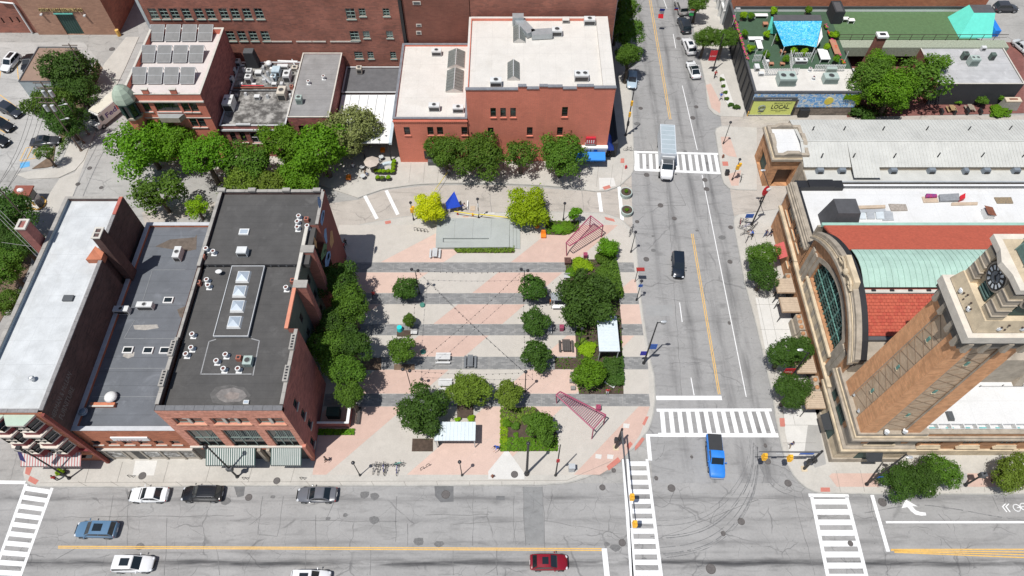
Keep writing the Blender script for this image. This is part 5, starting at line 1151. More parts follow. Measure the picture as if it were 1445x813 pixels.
for k in range(9):MB().box(49.4+k*1.55,YS+.5,6.11,49.5+k*1.55,YS+1.2,6.9).build('baluster_post',frame_w,sa_)
MB().box(49.4,YS+1.1,6.8,90,YS+1.16,6.86).box(49.4,YS+.5,6.82,90,YS+.56,6.88).build('railing',LGREY,sa_)
for k in range(6):MB().box(50.3+k*2.0,YS+.6,6.101,51.2+k*2.0,YS+1.0,6.2).build('roof_light',M('teal_lens',(.15,.42,.42),.3),sa_);
for k in range(7):MB().box(49.8+k*1.5,YS+.55,6.201,50.05+k*1.5,YS+.8,6.32).build('yellow_anchor',YELLOW,sa_)
for k,(a,b) in enumerate(((1382,546),(1414,545),(1442,545))):c=P(a,b,6.1);MB().tube((c.x,c.y,6.1),(c.x,c.y,6.5),.05,.05,5).build('cable_post',BLACK,sa_)
cA,cB=P(1382,545,6.5),P(1470,545,6.5);MB().tube(tuple(cA),tuple(cB),.02,.02,4).build('cable',BLACK,sa_)
c=P(1339,588,6.1);MB().frustum((c.x-.3,c.y-.6,c.x+.5,c.y+.6),(c.x-.3,c.y-.5,c.x+.3,c.y+.5),6.101,6.6).build('roof_hatch',DGREY,sa_)
for k in range(3):x_=62.6+k*2.3;MB().frustum((x_,38.0,x_+1.1,39.4),(x_+.3,38.6,x_+.9,39.4),6.1,8.3).build('stone_buttress',sandd,sa_)
# ---- clock tower ----
tw=thing('clock_tower','tall brick and stone clock tower rising from the market corner','clock tower',(43.7,34,0))
MB().box(39.9,30.4,0,48.6,39.6,1.2).build('podium_base',sandd,tw)
MB().box(40.1,30.6,1.2,48.5,39.5,4.4).build('podium_wall',sand,tw)
MB().box(39.6,30.1,4.4,48.7,39.7,4.75).build('podium_cornice',sand,tw);MB().box(39.85,30.35,4.75,48.6,39.6,4.95).build('podium_cornice',sandd,tw)
MB().box(40.25,30.75,4.95,48.4,39.5,7.6).build('podium_wall',sandd,tw)
MB().box(39.7,30.2,7.6,48.7,39.6,7.95).build('podium_cornice',sandd,tw);MB().box(39.95,30.45,7.95,48.5,39.5,8.3).build('podium_cornice',sand,tw);MB().box(40.1,30.6,8.3,48.3,39.3,8.9).build('podium_cap',sandd,tw)
for i,(a,b) in enumerate(((33.2,35.6),(36.4,37.6))):
 MB().box(40.18,a,5.2,40.24,b,7.3).build('louvre_window',BLACK,tw)
 for k in range(5):MB().box(40.12,a+.02,5.35+k*.4,40.179,b-.02,5.5+k*.4).build('louvre',frame_dg,tw)
MB().box(42.6,30.68,5.4,45.6,30.74,7.3).build('louvre_window',BLACK,tw);MB().box(42.2,30.6,5.0,46.0,30.72,5.38).build('window_ledge',sand,tw)
MB().box(40.02,33.0,.2,40.09,35.9,3.9).build('door',frame_dg,tw);MB().box(42.6,30.52,.2,45.2,30.59,3.9).build('door',frame_dg,tw)
for s_,(p0,p1,p2,p3) in enumerate((((40.0,33.2,4.0),(38.9,33.4,3.3),(38.9,35.4,3.3),(40.0,35.6,4.0)),((42.9,30.4,4.0),(43.1,29.3,3.3),(44.9,29.3,3.3),(45.1,30.4,4.0)))):MB().poly([p0,p1,p2,p3]).poly([p3,p2,p1,p0]).build('awning',DGREY,tw)
for i,c in enumerate(((40.24,33.0,6.2),(40.24,36.2,6.2),(42.0,30.74,6.2),(46.8,30.74,6.2))):
 if i<2:MB().box(40.16,c[1]-.35,5.8,40.248,c[1]+.35,6.8).build('brick_inset',tanbr,tw)
 else:MB().box(c[0]-.35,30.66,5.8,c[0]+.35,30.748,6.8).build('brick_inset',tanbr,tw)
A_=(40.4,30.8,47.3,37.3);B_=(40.55,30.7,46.4,36.3);z0_,z1_=8.9,30.8
def trect(z):t=(z-z0_)/(z1_-z0_);return[lerp(A_[k],B_[k],t) for k in range(4)]
pw=.27
m=MB();inn=.28
for k in range(1):
 a,b=trect(z0_),trect(z1_)
 m.frustum((a[0]+inn,a[1]+inn,a[2]-inn,a[3]-inn),(b[0]+inn,b[1]+inn,b[2]-inn,b[3]-inn),z0_,z1_)
m.build('shaft',towpan,tw)
def corner(ix,iy):
 a,b=trect(z0_),trect(z1_);wa,wb=(A_[2]-A_[0])*pw,(B_[2]-B_[0])*pw
 def rc(r,w_):
  x=(r[0],r[0]+w_) if ix==0 else(r[2]-w_,r[2]);y=(r[1],r[1]+w_) if iy==0 else(r[3]-w_,r[3]);return(x[0],y[0],x[1],y[1])
 MB().frustum(rc(a,wa),rc(b,wb),z0_,z1_).build('corner_pilaster',towbr,tw)
for ix in(0,1):
 for iy in(0,1):corner(ix,iy)
lat=M('lattice_brick',(.26,.18,.12),.9,.15)
for side in 'WS':
 for k in range(13):
  z_=z0_+.7+k*1.62
  for sgn in(1,-1):
   t0=trect(z_);t1=trect(z_+sgn*1.5)
   def pt(r,u):
    if side=='W':return(r[0]+inn-.03,lerp(r[1],r[3],u))
    return(lerp(r[0],r[2],u),r[1]+inn-.03)
   p,q_=pt(t0,pw+.01),pt(t1,1-pw-.01)
   if z_+1.5<z1_-1 and z_-1.5>z0_:MB().tube((p[0],p[1],z_),(q_[0],q_[1],z_+sgn*1.5),.022,.022,4).build('brick_rib',lat,tw)
 for e in(pw+.012,1-pw-.012):
  t0,t1=trect(z0_),trect(z1_)
  if side=='W':p,q_=(t0[0]+.1,lerp(t0[1],t0[3],e)),(t1[0]+.1,lerp(t1[1],t1[3],e))
  else:p,q_=(lerp(t0[0],t0[2],e),t0[1]+.1),(lerp(t1[0],t1[2],e),t1[1]+.1)
  MB().tube((*p,z0_),(*q_,z1_),.09,.09,4).build('panel_edge',sandd,tw)
 for k,z_ in enumerate((13.2,19.3,25.6)):
  r_=trect(z_)
  if side=='W':y_=(r_[1]+r_[3])/2;MB().box(r_[0]+inn-.1,y_-.15,z_,r_[0]+inn-.02,y_+.15,z_+.7).build('slit_window',mg,tw);MB().box(r_[0]+inn-.12,y_-.22,z_-.12,r_[0]+inn-.02,y_+.22,z_-.01).build('slit_sill',sand,tw)
  else:x_=(r_[0]+r_[2])/2;MB().box(x_-.15,r_[1]+inn-.1,z_,x_+.15,r_[1]+inn-.02,z_+.7).build('slit_window',mg,tw);MB().box(x_-.22,r_[1]+inn-.12,z_-.12,x_+.22,r_[1]+inn-.02,z_-.01).build('slit_sill',sand,tw)
dst=M('shadow_stained_stone',(.16,.145,.125),.92,.25,1)  # darker stone tone for the corbel table and balcony soffit
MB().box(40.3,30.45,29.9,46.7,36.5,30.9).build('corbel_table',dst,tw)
for i in range(4):
 for s_ in('W','S'):
  for e in(.05,.3,.62,.87):
   if i:continue
   if s_=='W':y_=lerp(30.5,36.4,e);MB().box(39.95,y_,29.7,40.299,y_+.45,31.2).build('corbel',sandd,tw)
   else:x_=lerp(40.3,46.6,e);MB().box(x_,30.1,29.7,x_+.45,30.449,31.2).build('corbel',sandd,tw)
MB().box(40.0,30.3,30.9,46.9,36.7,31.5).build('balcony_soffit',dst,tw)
MB().box(39.8,30.1,31.5,47.2,36.8,32.5).build('balcony_slab',M('white_weathered_stone',(.62,.57,.49),.9,.12,1),tw)
def flood(x,y,z,dx,dy,k,where):
 t=thing('floodlight',f'{k} round floodlight {where}','floodlight',(x,y,z),'floodlights on the clock tower')
 MB().tube((x,y,z),(x,y,z+.35),.06,.06,5).build('bracket',BLACK,t);MB().tube((x,y,z+.35),(x+dx*.35,y+dy*.35,z+.6),.22,.27,10).build('housing',METAL,t)
 MB().ball((x+dx*.38,y+dy*.38,z+.62),.3,.3,.12,10,4,z0=0).build('lens',M('lamp_lens',(.75,.78,.8),.3,.03),t)
for i,(a,b) in enumerate(((1354,413),(1365,439))):c=P(a,b,32.9);flood(c.x,c.y,32.6,.4,.2,['northern','southern'][i],'on the west edge of the tower balcony')
for i,(a,b) in enumerate(((1407,466),(1440,466))):c=P(a,b,32.9);flood(c.x,c.y,32.6,.2,.4,['western','eastern'][i],'on the south edge of the tower balcony')
for i,(a,b) in enumerate(((1205,558),(1211,581))):c=P(a,b,9.3);flood(c.x,c.y,8.9,.6,.2,['northern','southern'][i],'on the west side of the tower foot')
for i,(a,b) in enumerate(((1250,612),(1276,611))):c=P(a,b,9.3);flood(c.x,c.y,8.9,.3,.5,['western','eastern'][i],'on the south side of the tower foot')
MB().frustum((40.35,30.55,46.7,36.4),(40.6,30.8,46.4,36.1),32.6,34.2).build('attic',sand,tw)
for i in range(8):
 for j in range(3):
  MB().box(40.33,32.0+i*.42,33.0+j*.35,40.46,32.12+i*.42,33.14+j*.35).build('balustrade_piercing',frame_b,tw) if(i+j)%2==0 and i in(1,2,4,5) else None
  MB().box(41.9+i*.45,30.53,33.0+j*.35,42.03+i*.45,30.66,33.14+j*.35).build('balustrade_piercing',frame_b,tw) if(i+j)%2==0 and i in(1,2,5,6) else None
MB().box(41.3,31.4,34.2,45.9,35.6,38.2).build('belfry',sand,tw)
for k in range(5):
 z_=34.2+k*.78;e=.5-.09*k
 for(cx_,cy_) in((40.9,31.0),(40.9,34.9),(45.2,31.0),(45.2,34.9)):
  MB().box(cx_-e*.3,cy_-e*.3,z_,cx_+1.1+e*.1,cy_+1.1+e*.1,z_+.7).build('quoin_block',[sand,sandd][k%2],tw)
  MB().box(cx_-e*.3-.08,cy_-e*.3-.08,z_+.7,cx_+1.1,cy_+1.1,z_+.775).build('quoin_ledge',sandd,tw)
MB().box(41.2,32.7,34.3,41.29,34.2,36.0).build('louvre_window',frame_dg,tw);MB().box(42.7,31.3,34.3,44.4,31.39,36.0).build('louvre_window',frame_dg,tw)
for k in range(4):MB().box(41.1,32.75,34.5+k*.4,41.199,34.15,34.62+k*.4).build('louvre',domegreen,tw)
def clock(side):
 c=(40.95,33.45,37.0) if side=='W' else(43.55,31.05,37.0);R0=1.15
 n=32;U=(0,-1,0) if side=='W' else(1,0,0);Nn=Vector((-1,0,0)) if side=='W' else Vector((0,-1,0));U=Vector(U);Z=Vector((0,0,1));c=Vector(c)
 MB().tube(tuple(c-Nn*.3),tuple(c),1.45,1.35,24).build('clock_surround',sandd,tw)
 f_=MB().tube(tuple(c),tuple(c+Nn*.06),R0,R0,28).build('clock_face',M('clock_black',(.012,.014,.018),.4,.1),tw)
 wm=M('clock_white',(.62,.66,.68),.5,.05)
 MB().tube(tuple(c+Nn*.061),tuple(c+Nn*.075),R0*.46,R0*.46,20).build('clock_centre',M('clock_grey_centre',(.16,.18,.2),.5,.1),f_)
 for h_ in range(12):
  a=R(30*h_);d=U*math.sin(a)+Z*math.cos(a);p=U*math.cos(a)-Z*math.sin(a);m=MB()
  i0,i1,w0,w1=R0*.55,R0*.88,.09,.14
  m.poly([tuple(c+Nn*.078+d*i0-p*w0),tuple(c+Nn*.078+d*i0+p*w0),tuple(c+Nn*.078+d*i1+p*w1),tuple(c+Nn*.078+d*i1-p*w1)]);m.build('hour_mark',wm,f_)
 for a,l,w_ in((R(355 if side=='W' else 355),.95,.05),(R(118),.65,.07)):
  d=U*math.sin(a)+Z*math.cos(a);MB().tube(tuple(c+Nn*.1-d*.15),tuple(c+Nn*.1+d*l),w_,w_*.5,4).build('clock_hand',BLACK,f_)
clock('W');clock('S')
wst=M('white_weathered_stone',(.62,.57,.49))
for(z0q,z1q,e,mt) in((38.2,38.6,.15,sandd),(38.6,39.2,.45,wst)):
 ring_=[(41.0-e,31.1-e),(42.2,31.1-e),(43.5,30.7-e),(44.9,31.1-e),(46.1+e,31.1-e),(46.1+e,35.9+e),(41.0-e,35.9+e),(41.0-e,34.8),(40.6-e,33.5),(41.0-e,32.2)]
 MB().prism(ring_,z0q,z1q).build('upper_cornice',mt,tw)
MB().frustum((41.1,31.2,46.0,35.8),(41.5,31.6,45.6,35.4),39.2,39.7).build('blocking_course',sand,tw)
pr_=[(2.35,39.7),(2.3,40.3),(2.0,41.3),(1.5,42.1),(.9,42.6),(.35,42.9)]
for k in range(8):
 a_0,a_1=R(22.5+45*k),R(67.5+45*k);m=MB()
 for(r0_,zA_),(r1_,zB_) in zip(pr_,pr_[1:]):
  m.poly([(43.55+r0_*math.cos(a_0),33.5+r0_*math.sin(a_0)*.95,zA_),(43.55+r0_*math.cos(a_1),33.5+r0_*math.sin(a_1)*.95,zA_),(43.55+r1_*math.cos(a_1),33.5+r1_*math.sin(a_1)*.95,zB_),(43.55+r1_*math.cos(a_0),33.5+r1_*math.sin(a_0)*.95,zB_)])
 m.build('dome_panel',domegreen,tw)
 m=MB();m.path([(43.55+(r_+.04)*math.cos(a_0),33.5+(r_+.04)*math.sin(a_0)*.95,z_) for r_,z_ in pr_],.06,4);m.build('dome_rib',M('dome_rib_green',(.2,.3,.26),.6,.1),tw)
MB().tube((43.55,33.5,42.9),(43.55,33.5,44.2),.3,.1,8).build('finial',domegreen,tw)
# ================= north-east: roof terrace, garden buildings =================
te=thing('terrace_building','one storey charcoal building with turfed roof terrace, billboard and painted frieze','building',(49,104,0))
zt_=5.2;YT=93.1;TX0,TX1=41.2,59.2
MB().wall('S',YT,TX0,TX1,0,zt_,[]).build('wall',M('rubble_stone_wall',(.23,.19,.155),.95,.3,3,mode='brick',col2=(.12,.1,.085),bs=3,bump=.6),te)
MB().wall('W',TX0,YT,118,0,zt_,[]).build('wall',darkwall,te);MB().wall('E',TX1,YT,104,0,zt_,[]).build('wall',darkwall,te)
for i in range(9):y_=YT+1.4+i*2.3;MB().box(TX0-.14,y_,.3,TX0-.003,y_+1.5,4.4).build('dark_shutter',BLACK,te)
mrl=M('blue_floral_mural',(.17,.40,.74),.8,.05,1,mode='mural',col2=(.62,.72,.78),bs=.8)
MB().box(TX0,YT-.08,3.6,TX1+.02,YT-.003,4.9).build('painted_frieze',mrl,te)
MB().box(49.2,YT-.1,1.9,TX1,YT-.004,3.59).build('painted_frieze',mrl,te)
MB().box(TX0-.1,YT-.12,4.9,TX1+.1,YT+.3,5.2).build('coping',dcoping,te);MB().box(TX0-.1,YT+.3,4.9,TX0+.25,118,5.2).build('coping',dcoping,te)
MB().box(TX0+.1,YT+.3,4.6,TX1,99.4,4.85).build('roof',creamroof,te);MB().box(TX0+.1,99.4,4.6,TX1,118,4.88).build('terrace_turf',turf,te)
MB().box(TX1,P(1300,57,4.88).y+.1,4.3,84,118,4.86).build('terrace_turf',turf2,te)
x_,z_=PY(1170,142,YT-.1);MB().tube((x_,YT-.09,3.3),(x_,YT-.14,3.3),.78,.78,16).build('painted_lemon',M('painted_yellow',(.75,.62,.1),.8),te)
MB().box(TX0+6.6,YT-.2,.15,49.1,YT-.06,1.8).build('black_door',BLACK,te);MB().box(49.9,YT-.7,.05,51.6,YT-.11,1.7).build('bin_store',BLACK,te)
m=MB()
for i in range(5):m.box(TX0,YT-.14,0,TX0+.01,YT-.13,.01)
bb=thing('billboard','lime green billboard with dark lettering on the terrace building wall','billboard',(45,YT-.2,0))
bz0,bz1=.35,3.45
MB().box(TX0+.25,YT-.28,bz0,48.6,YT-.15,bz1).build('board',M('lime_green_print',(.68,.74,.20),.75,.04),bb)
MB().box(TX0+.05,YT-.32,bz1,48.7,YT-.12,bz1+.75).build('top_strip',M('slate_strip',(.09,.10,.11),.7,.1),bb)
MB().box(TX0+.15,YT-.3,bz0-.12,48.7,YT-.14,bz0-.002).build('frame',LGREY,bb)
lt=M('dark_print',(.02,.03,.02),.7)
text('BRIGHT LIGHT',.55,lt,bb,(45.0,YT-.285,2.72),(1,0,0),(0,0,1),.004,width=3.1,shear=.2)
text('LOCAL.',1.25,lt,bb,(44.75,YT-.285,1.72),(1,0,0),(0,0,1),.004,width=3.2,bold=.03)
text('MARKET GARDEN',.38,lt,bb,(44.9,YT-.285,1.22),(1,0,0),(0,0,1),.004,width=2.7)
text('BREWERY',.2,lt,bb,(45.8,YT-.285,.98),(1,0,0),(0,0,1),.004,width=.9)
m=MB();m.ring((43.2,YT-.285,1.95),.5,.16,'y',14,4);m.box(42.7,YT-.3,.95,43.7,YT-.282,1.25).box(42.95,YT-.3,.6,43.45,YT-.282,.7).box(42.95,YT-.31,1.8,43.5,YT-.283,2.0);m.build('emblem',M('grey_green_print',(.22,.25,.2),.7,.3,6),bb)
m=MB()
for i in range(24):m.box(43.4+i*.18,YT-.33,bz1+.25,43.49+i*.18+.04*(i%3),YT-.322,bz1+.42+.06*(i%2))
m.build('small_lettering',M('pale_print',(.5,.5,.48),.7),bb)
MB().box(TX0-.1,YT-.35,.05,TX0+.05,YT-.2,1.1).build('bollard',YPAINT,bb)
tb=thing('terrace_bar','teal walled terrace bar with dark roof under a shimmering blue shade cloth','bar',(52,108,4.9))
zt2=4.9
def tp(x,y,z):return P(x,y,z)
a,b,c,d=tp(1091,29,8.0),tp(1160,29,8.0),tp(1158,21,8.0),tp(1092,21,8.0)
MB().prism([a,b,c,d],7.8,8.0).build('roof',DGREY,tb)
l0,l1=tp(1082,48,zt2),tp(1095,51,zt2)
MB().poly([tp(1082,46,zt2+.3),tp(1096,49,zt2+.3),tp(1099,29,7.9),tp(1089,23,7.9)]).poly([tp(1096,49,zt2+.3),tp(1082,46,zt2+.3),tp(1089,23,7.9),tp(1099,29,7.9)]).build('slanted_wall',teal,tb)
MB().poly([tp(1146,47,zt2+.3),tp(1159,35,7.8),tp(1159,29,7.8),tp(1142,33,7.6)]).build('slanted_wall',teal,tb)
sh=MB();n,mN=10,6
grid=[[None]*(mN+1) for _ in range(n+1)]
for i in range(n+1):
 for j in range(mN+1):
  u,v=i/n,j/mN;xx=lerp(lerp(1091,1160,u),lerp(1106,1152,u),v);yy_=lerp(29.5,lerp(66,67,u)-3*math.sin(math.pi*u),v);zz_=lerp(7.9,6.9,v)-.35*math.sin(math.pi*u)*math.sin(math.pi*v)
  grid[i][j]=P(xx,yy_,zz_)
for i in range(n):
 for j in range(mN):sh.poly([grid[i][j],grid[i+1][j],grid[i+1][j+1],grid[i][j+1]])
o=sh.build('shade_cloth',M('shimmering_blue_cloth',(.02,.35,.62),.5,.05,1,mode='shimmer',col2=(.15,.6,.72)),None,smooth=True,at=tuple(grid[5][3]));tag(o,'shimmering light blue shade cloth stretched over the terrace bar','shade cloth')
for p_ in((1107,66),(1151,66),(1095,48),(1160,48)):c=P(*p_,6.9 if p_[1]>60 else 7.4);MB().tube((c.x,c.y,zt2),(c.x,c.y,c.z),.06,.06,5).build('post',WHITE,tb)
MB().poly([P(1153,66,6.8),P(1161,52,7.2),P(1159,38,7.5),P(1152,52,zt2+.5)]).build('side_screen',frame_w,tb)
def picket(l,r_,n,hh,lab,zb=4.88):
 A_,B_=P(*l,zb),P(*r_,zb);t=thing('slatted_fence',lab,'fence',tuple((A_+B_)/2),'white slatted screens around the roof machines')
 for i in range(n):p=A_.lerp(B_,(i+.5)/n);MB().box(p.x-.06,p.y-.03,zb,p.x+.06,p.y+.03,zb+hh).build('slat',frame_w,t)
 MB().tube(tuple(A_+Vector((0,.05,hh*.85))),tuple(B_+Vector((0,.05,hh*.85))),.05,.05,4).tube(tuple(A_+Vector((0,.05,hh*.2))),tuple(B_+Vector((0,.05,hh*.2))),.05,.05,4).build('rail',frame_w,t)
picket((1078,107),(1125,106),20,1.5,'long white slatted screen left of the terrace machines');picket((1147,101),(1190,101),19,1.5,'white slatted screen behind the right rooftop unit');picket((1118,84),(1143,84),10,1.5,'short white slatted screen behind the kitchen vents')
picket((1061,87),(1073,87),6,1.5,'short white slatted screen at the far left of the terrace');picket((1075,88),(1082,107),8,1.5,'white slatted screen running back beside the small left units');picket((1113,80),(1116,100),8,1.5,'white slatted screen running back left of the kitchen vents')
for k,p_ in enumerate(((1062,88),(1077,88),(1115,88),(1143,84),(1145,88),(1190,90))):c=P(*p_,zt2);o=MB().tube((c.x,c.y,zt2),(c.x,c.y+.2,zt2+2.4),.05,.05,4).build('light_post',frame_w,at=(c.x,c.y,zt2));tag(o,['leftmost','second from left','third from left','middle right','second from right','rightmost'][k]+' slim white post rising from the terrace screens','post','slim white posts of the terrace')
gd=bld('garden_building','low charcoal walled building with dirty white roof and small vents',P(1297,64,4.7).x,P(1340,118.5,4.7).y,P(1412,62,4.7).x,P(1400,62,4.7).y,4.7,{'S':darkwall,'E':brown2,'W':brown2},M('dirty_white_roof',(.42,.42,.42),.9,.12,.6,mode='membrane',bs=2),par=.1,cop=stone_l,pt=.15)
br_=thing('red_brick_hall','long red brick building with narrow windows along the top edge','building',(60,123,0))
YR=P(1200,16,4.9).y
oo=[(x_,7.6,.45,1.1,dict(frame=frame_b,sill=None,v=0,h=0)) for x_ in(60.6,63.4,70.4,76)]
MB().wall('S',YR,41.5,88,0,16,[(o[0],o[1],o[0]+o[2],o[1]+o[3]) for o in oo]).build('wall',orbrick,br_)
for o in oo:window(br_,'S',YR,*o[:5])
MB().box(41.5,YR-.12,4.9,88,YR-.003,5.5).build('white_base_band',WHITE,br_);MB().box(41.5,YR-.16,5.51,88,YR-.004,6.0).build('dark_band',DGREY,br_)
MB().box(41.5,YR+.05,15.8,88,YR+20,16).build('roof',greyroof,br_);MB().box(41.45,YR+.05,0,41.5,YR+20,16).build('wall',orbrick,br_)
fb=thing('framed_building','white framed steel and glass building at the top of the street','building',(42.6,122,0))
MB().box(40.9,118.2,0,44,140,9).build('wall',M('grey_glass_wall',(.2,.22,.23),.3,.3,1,spec=.7),fb)
for k in range(9):y_=118.3+k*2.4;MB().box(40.45,y_,0,40.89,y_+.3,9).build('column',WHITE,fb)
for z_ in(3,6,8.8):MB().box(40.5,118.2,z_,40.88,140,z_+.25).build('beam',WHITE,fb)
tp_=thing('teal_kiosk','teal painted kiosk with black roof at the end of the turf terrace','kiosk',tuple(P(1385,45,4.9)))
bx0,by0,bx1,by1=P(1362,55,4.9).x,P(1380,54,4.9).y,P(1400,55,4.9).x,P(1380,24,4.9).y
MB().frustum((bx0-1.0,by0,bx1,by1),(bx0+1.5,by1-2.6,bx1+.5,by1-.2),4.9,7.6,0,1).build('body',[teal,DGREY],tp_)
MB().box(bx1+.2,by0+.4,4.9,bx1+1.2,by1-1.5,6.2).build('blue_pipes',M('bright_blue_paint',(.02,.2,.65),.5),tp_)
bk=bld('black_shed','small black box shed beside the terrace',P(1172,34,4.9).x,P(1172,34,4.9).y,P(1186,34,4.9).x,P(1172,20,4.9).y+.4,7.4,darkwall,DGREY,z0=4.9,par=.05,cop=None,cat='shed')
cg=Vector((P(1246,48,9).x,P(1246,48,9).y,0));ch_=thing('garden_chimney','free standing brick chimney with pale cap in the beer garden','chimney',(cg.x,cg.y,0))
c2=P(1246,48,9)
MB().frustum((c2.x-1.0,c2.y-.6,c2.x+1.0,c2.y+.6),(c2.x-.75,c2.y-.5,c2.x+.75,c2.y+.5),0,8.6).build('stack',brown2,ch_);MB().box(c2.x-.95,c2.y-.7,8.6,c2.x+.95,c2.y+.7,8.95).build('cap',WHITE,ch_);MB().box(c2.x-.5,c2.y-.3,8.95,c2.x+.5,c2.y+.3,9.0).build('flue',BLACK,ch_)
struct(flat('garden_floor',px([(1195,166),(1445,160),(1445,60),(1180,60)],0),.06,M('red_garden_brick',(.22,.085,.07),.95,.15,.6,mode='paver')))
pg=thing('glass_fence','long low glazed fence with brown frame along the turf terrace','fence',tuple(P(1300,52,4.86)))
A_,B_=P(1182,57,4.88),P(1418,57,4.88);n=14
MB().box(A_.x,A_.y-2.0,3.0,B_.x,A_.y+.1,4.87).build('deck_edge',M('pale_green_gravel',(.30,.33,.25),.9,.25,4),pg)
for i in range(n):
 a,b=lerp(A_.x,B_.x,i/n),lerp(A_.x,B_.x,(i+1)/n);MB().tube((a,A_.y,4.87),(a,A_.y,6.1),.05,.05,4).build('post',frame_b,pg)
MB().tube((A_.x,A_.y,6.1),(B_.x,A_.y,6.1),.05,.05,4).tube((A_.x,A_.y,5.5),(B_.x,A_.y,5.5),.03,.03,4).build('rail',frame_b,pg)
bt=thing('parking_booth','parking booth with rust red roof on a yellow kerbed island','booth',tuple(P(38,283,0)))
rr_=px([(21,262),(47,262),(42,276),(17,276)],2.7);xa,xb=(rr_[0].x+rr_[3].x)/2,(rr_[1].x+rr_[2].x)/2;ya,yb_=rr_[2].y,rr_[0].y
MB().box(xa,ya,2.55,xb,yb_,2.75).build('roof',M('rust_red_roof',(.24,.075,.05),.85,.15),bt);MB().box(xa+.2,ya+.2,0.1,xb-.2,yb_-.2,1.2).box(xa+.25,ya+.25,2.3,xb-.25,yb_-.25,2.549).build('wall',WHITE,bt)
MB().box(xa+.28,ya+.28,1.2,xb-.28,yb_-.28,2.3).build('glazing',GLASS,bt);MB().ball(((xa+xb)/2-.3,(ya+yb_)/2,2.75),.55,.4,.35,10,4,z0=0).build('roof_unit',WHITE,bt)
isl=px([(26,283),(60,278),(65,284),(62,291),(54,296),(30,293)],.12);MB().prism(isl,.01,.14).build('island',conc,bt)
for a,b in zip(isl,isl[1:]+isl[:1]):MB().tube((a.x,a.y,.15),(b.x,b.y,.15),.12,.12,4).build('kerb_edge',YPAINT,bt)
c=P(50,290,0);MB().box(c.x-.15,c.y-.15,.14,c.x+.15,c.y+.15,1.2).build('bollard',YPAINT,bt)
MB().box(xb+.2,ya-.3,.14,xb+.8,ya+.4,1.3).build('ticket_machine',BLACK,bt)
# ================= TREES AND PLANTS =================
bark=M('bark',(.10,.08,.06),.95,.25,3,bump=.4)
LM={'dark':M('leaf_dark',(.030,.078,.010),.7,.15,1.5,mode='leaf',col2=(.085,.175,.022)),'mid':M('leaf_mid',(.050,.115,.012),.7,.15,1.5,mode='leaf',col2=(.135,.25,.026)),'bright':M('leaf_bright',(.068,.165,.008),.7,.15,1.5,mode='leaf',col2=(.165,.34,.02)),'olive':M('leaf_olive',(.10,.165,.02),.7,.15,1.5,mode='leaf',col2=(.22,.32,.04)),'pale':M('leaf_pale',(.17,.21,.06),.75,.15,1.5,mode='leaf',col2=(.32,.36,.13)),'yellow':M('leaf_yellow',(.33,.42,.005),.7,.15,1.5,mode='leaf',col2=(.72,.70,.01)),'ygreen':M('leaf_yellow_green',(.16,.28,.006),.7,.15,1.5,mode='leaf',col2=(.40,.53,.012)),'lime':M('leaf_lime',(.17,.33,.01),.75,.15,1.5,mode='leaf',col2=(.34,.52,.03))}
def crown_mesh(seed,r,n,leaf,nl=9,fl=.8,spread=.5,gap=0.0):
 rnd=random.Random(seed);lobes=[]
 for i in range(nl):
  a=rnd.uniform(0,6.283);q_=rnd.uniform(.25,spread+.22)*r;z_=rnd.uniform(-.4,.62)*r*fl*(1.15-q_/r*.6)
  lobes.append((Vector((q_*math.cos(a),q_*math.sin(a),z_)),rnd.uniform(.2,.42)*r))
 lobes.append((Vector((0,0,.1*r*fl)),.56*r))
 wts=[l[1]**2 for l in lobes];V_=[];F_=[];A_=[]
 for i in range(n):
  c,lr=rnd.choices(lobes,wts)[0]
  d=Vector((rnd.gauss(0,1),rnd.gauss(0,1),rnd.gauss(0,1)+.25)).normalized()
  rad=lr*(rnd.uniform(.68,1.1) if rnd.random()<.8 else rnd.uniform(.4,1.5))
  p=c+d*rad;p.z*=1.0
  if any((p-c2).length<l2*.66 for c2,l2 in lobes):continue
  if gap and math.sin(p.x*2.1/r*3+seed)+math.sin(p.y*2.7/r*3)+math.sin(p.z*3/r*3)>2.0-gap:continue
  nrm=(d+Vector((rnd.gauss(0,.55),rnd.gauss(0,.55),rnd.gauss(0,.4)+.35))).normalized()
  u=nrm.orthogonal().normalized();v=nrm.cross(u);t=rnd.uniform(0,6.283);u,v=u*math.cos(t)+v*math.sin(t),v*math.cos(t)-u*math.sin(t)
  s_=leaf*rnd.uniform(.6,1.35);k=len(V_)
  V_+=[p-u*s_*.5,p-v*s_*.32+nrm*s_*.08,p+u*s_*.55,p+v*s_*.34+nrm*s_*.08]
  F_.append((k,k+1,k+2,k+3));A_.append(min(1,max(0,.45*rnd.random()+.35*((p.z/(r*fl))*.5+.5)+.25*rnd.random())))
 me=bpy.data.meshes.new('crown');me.from_pydata([tuple(v) for v in V_],[],F_)
 at=me.attributes.new('lf','FLOAT','FACE');at.data.foreach_set('value',A_)
 me.materials.append(LM['dark']);return me
CM={}
for k,(r,n,leaf,nl,gap,sp) in{'s':(1.0,2200,.19,10,.0,.5),'m':(1.0,6200,.125,18,.0,.55),'l':(1.0,14500,.085,30,.2,.66),'d':(1.0,15000,.085,24,.0,.58),'o':(1.0,4200,.11,16,.6,.62)}.items():
 CM[k]=[crown_mesh(11*j+ord(k),r,n,leaf,nl,.85,sp,gap) for j in range(3)]
ntree=[0]
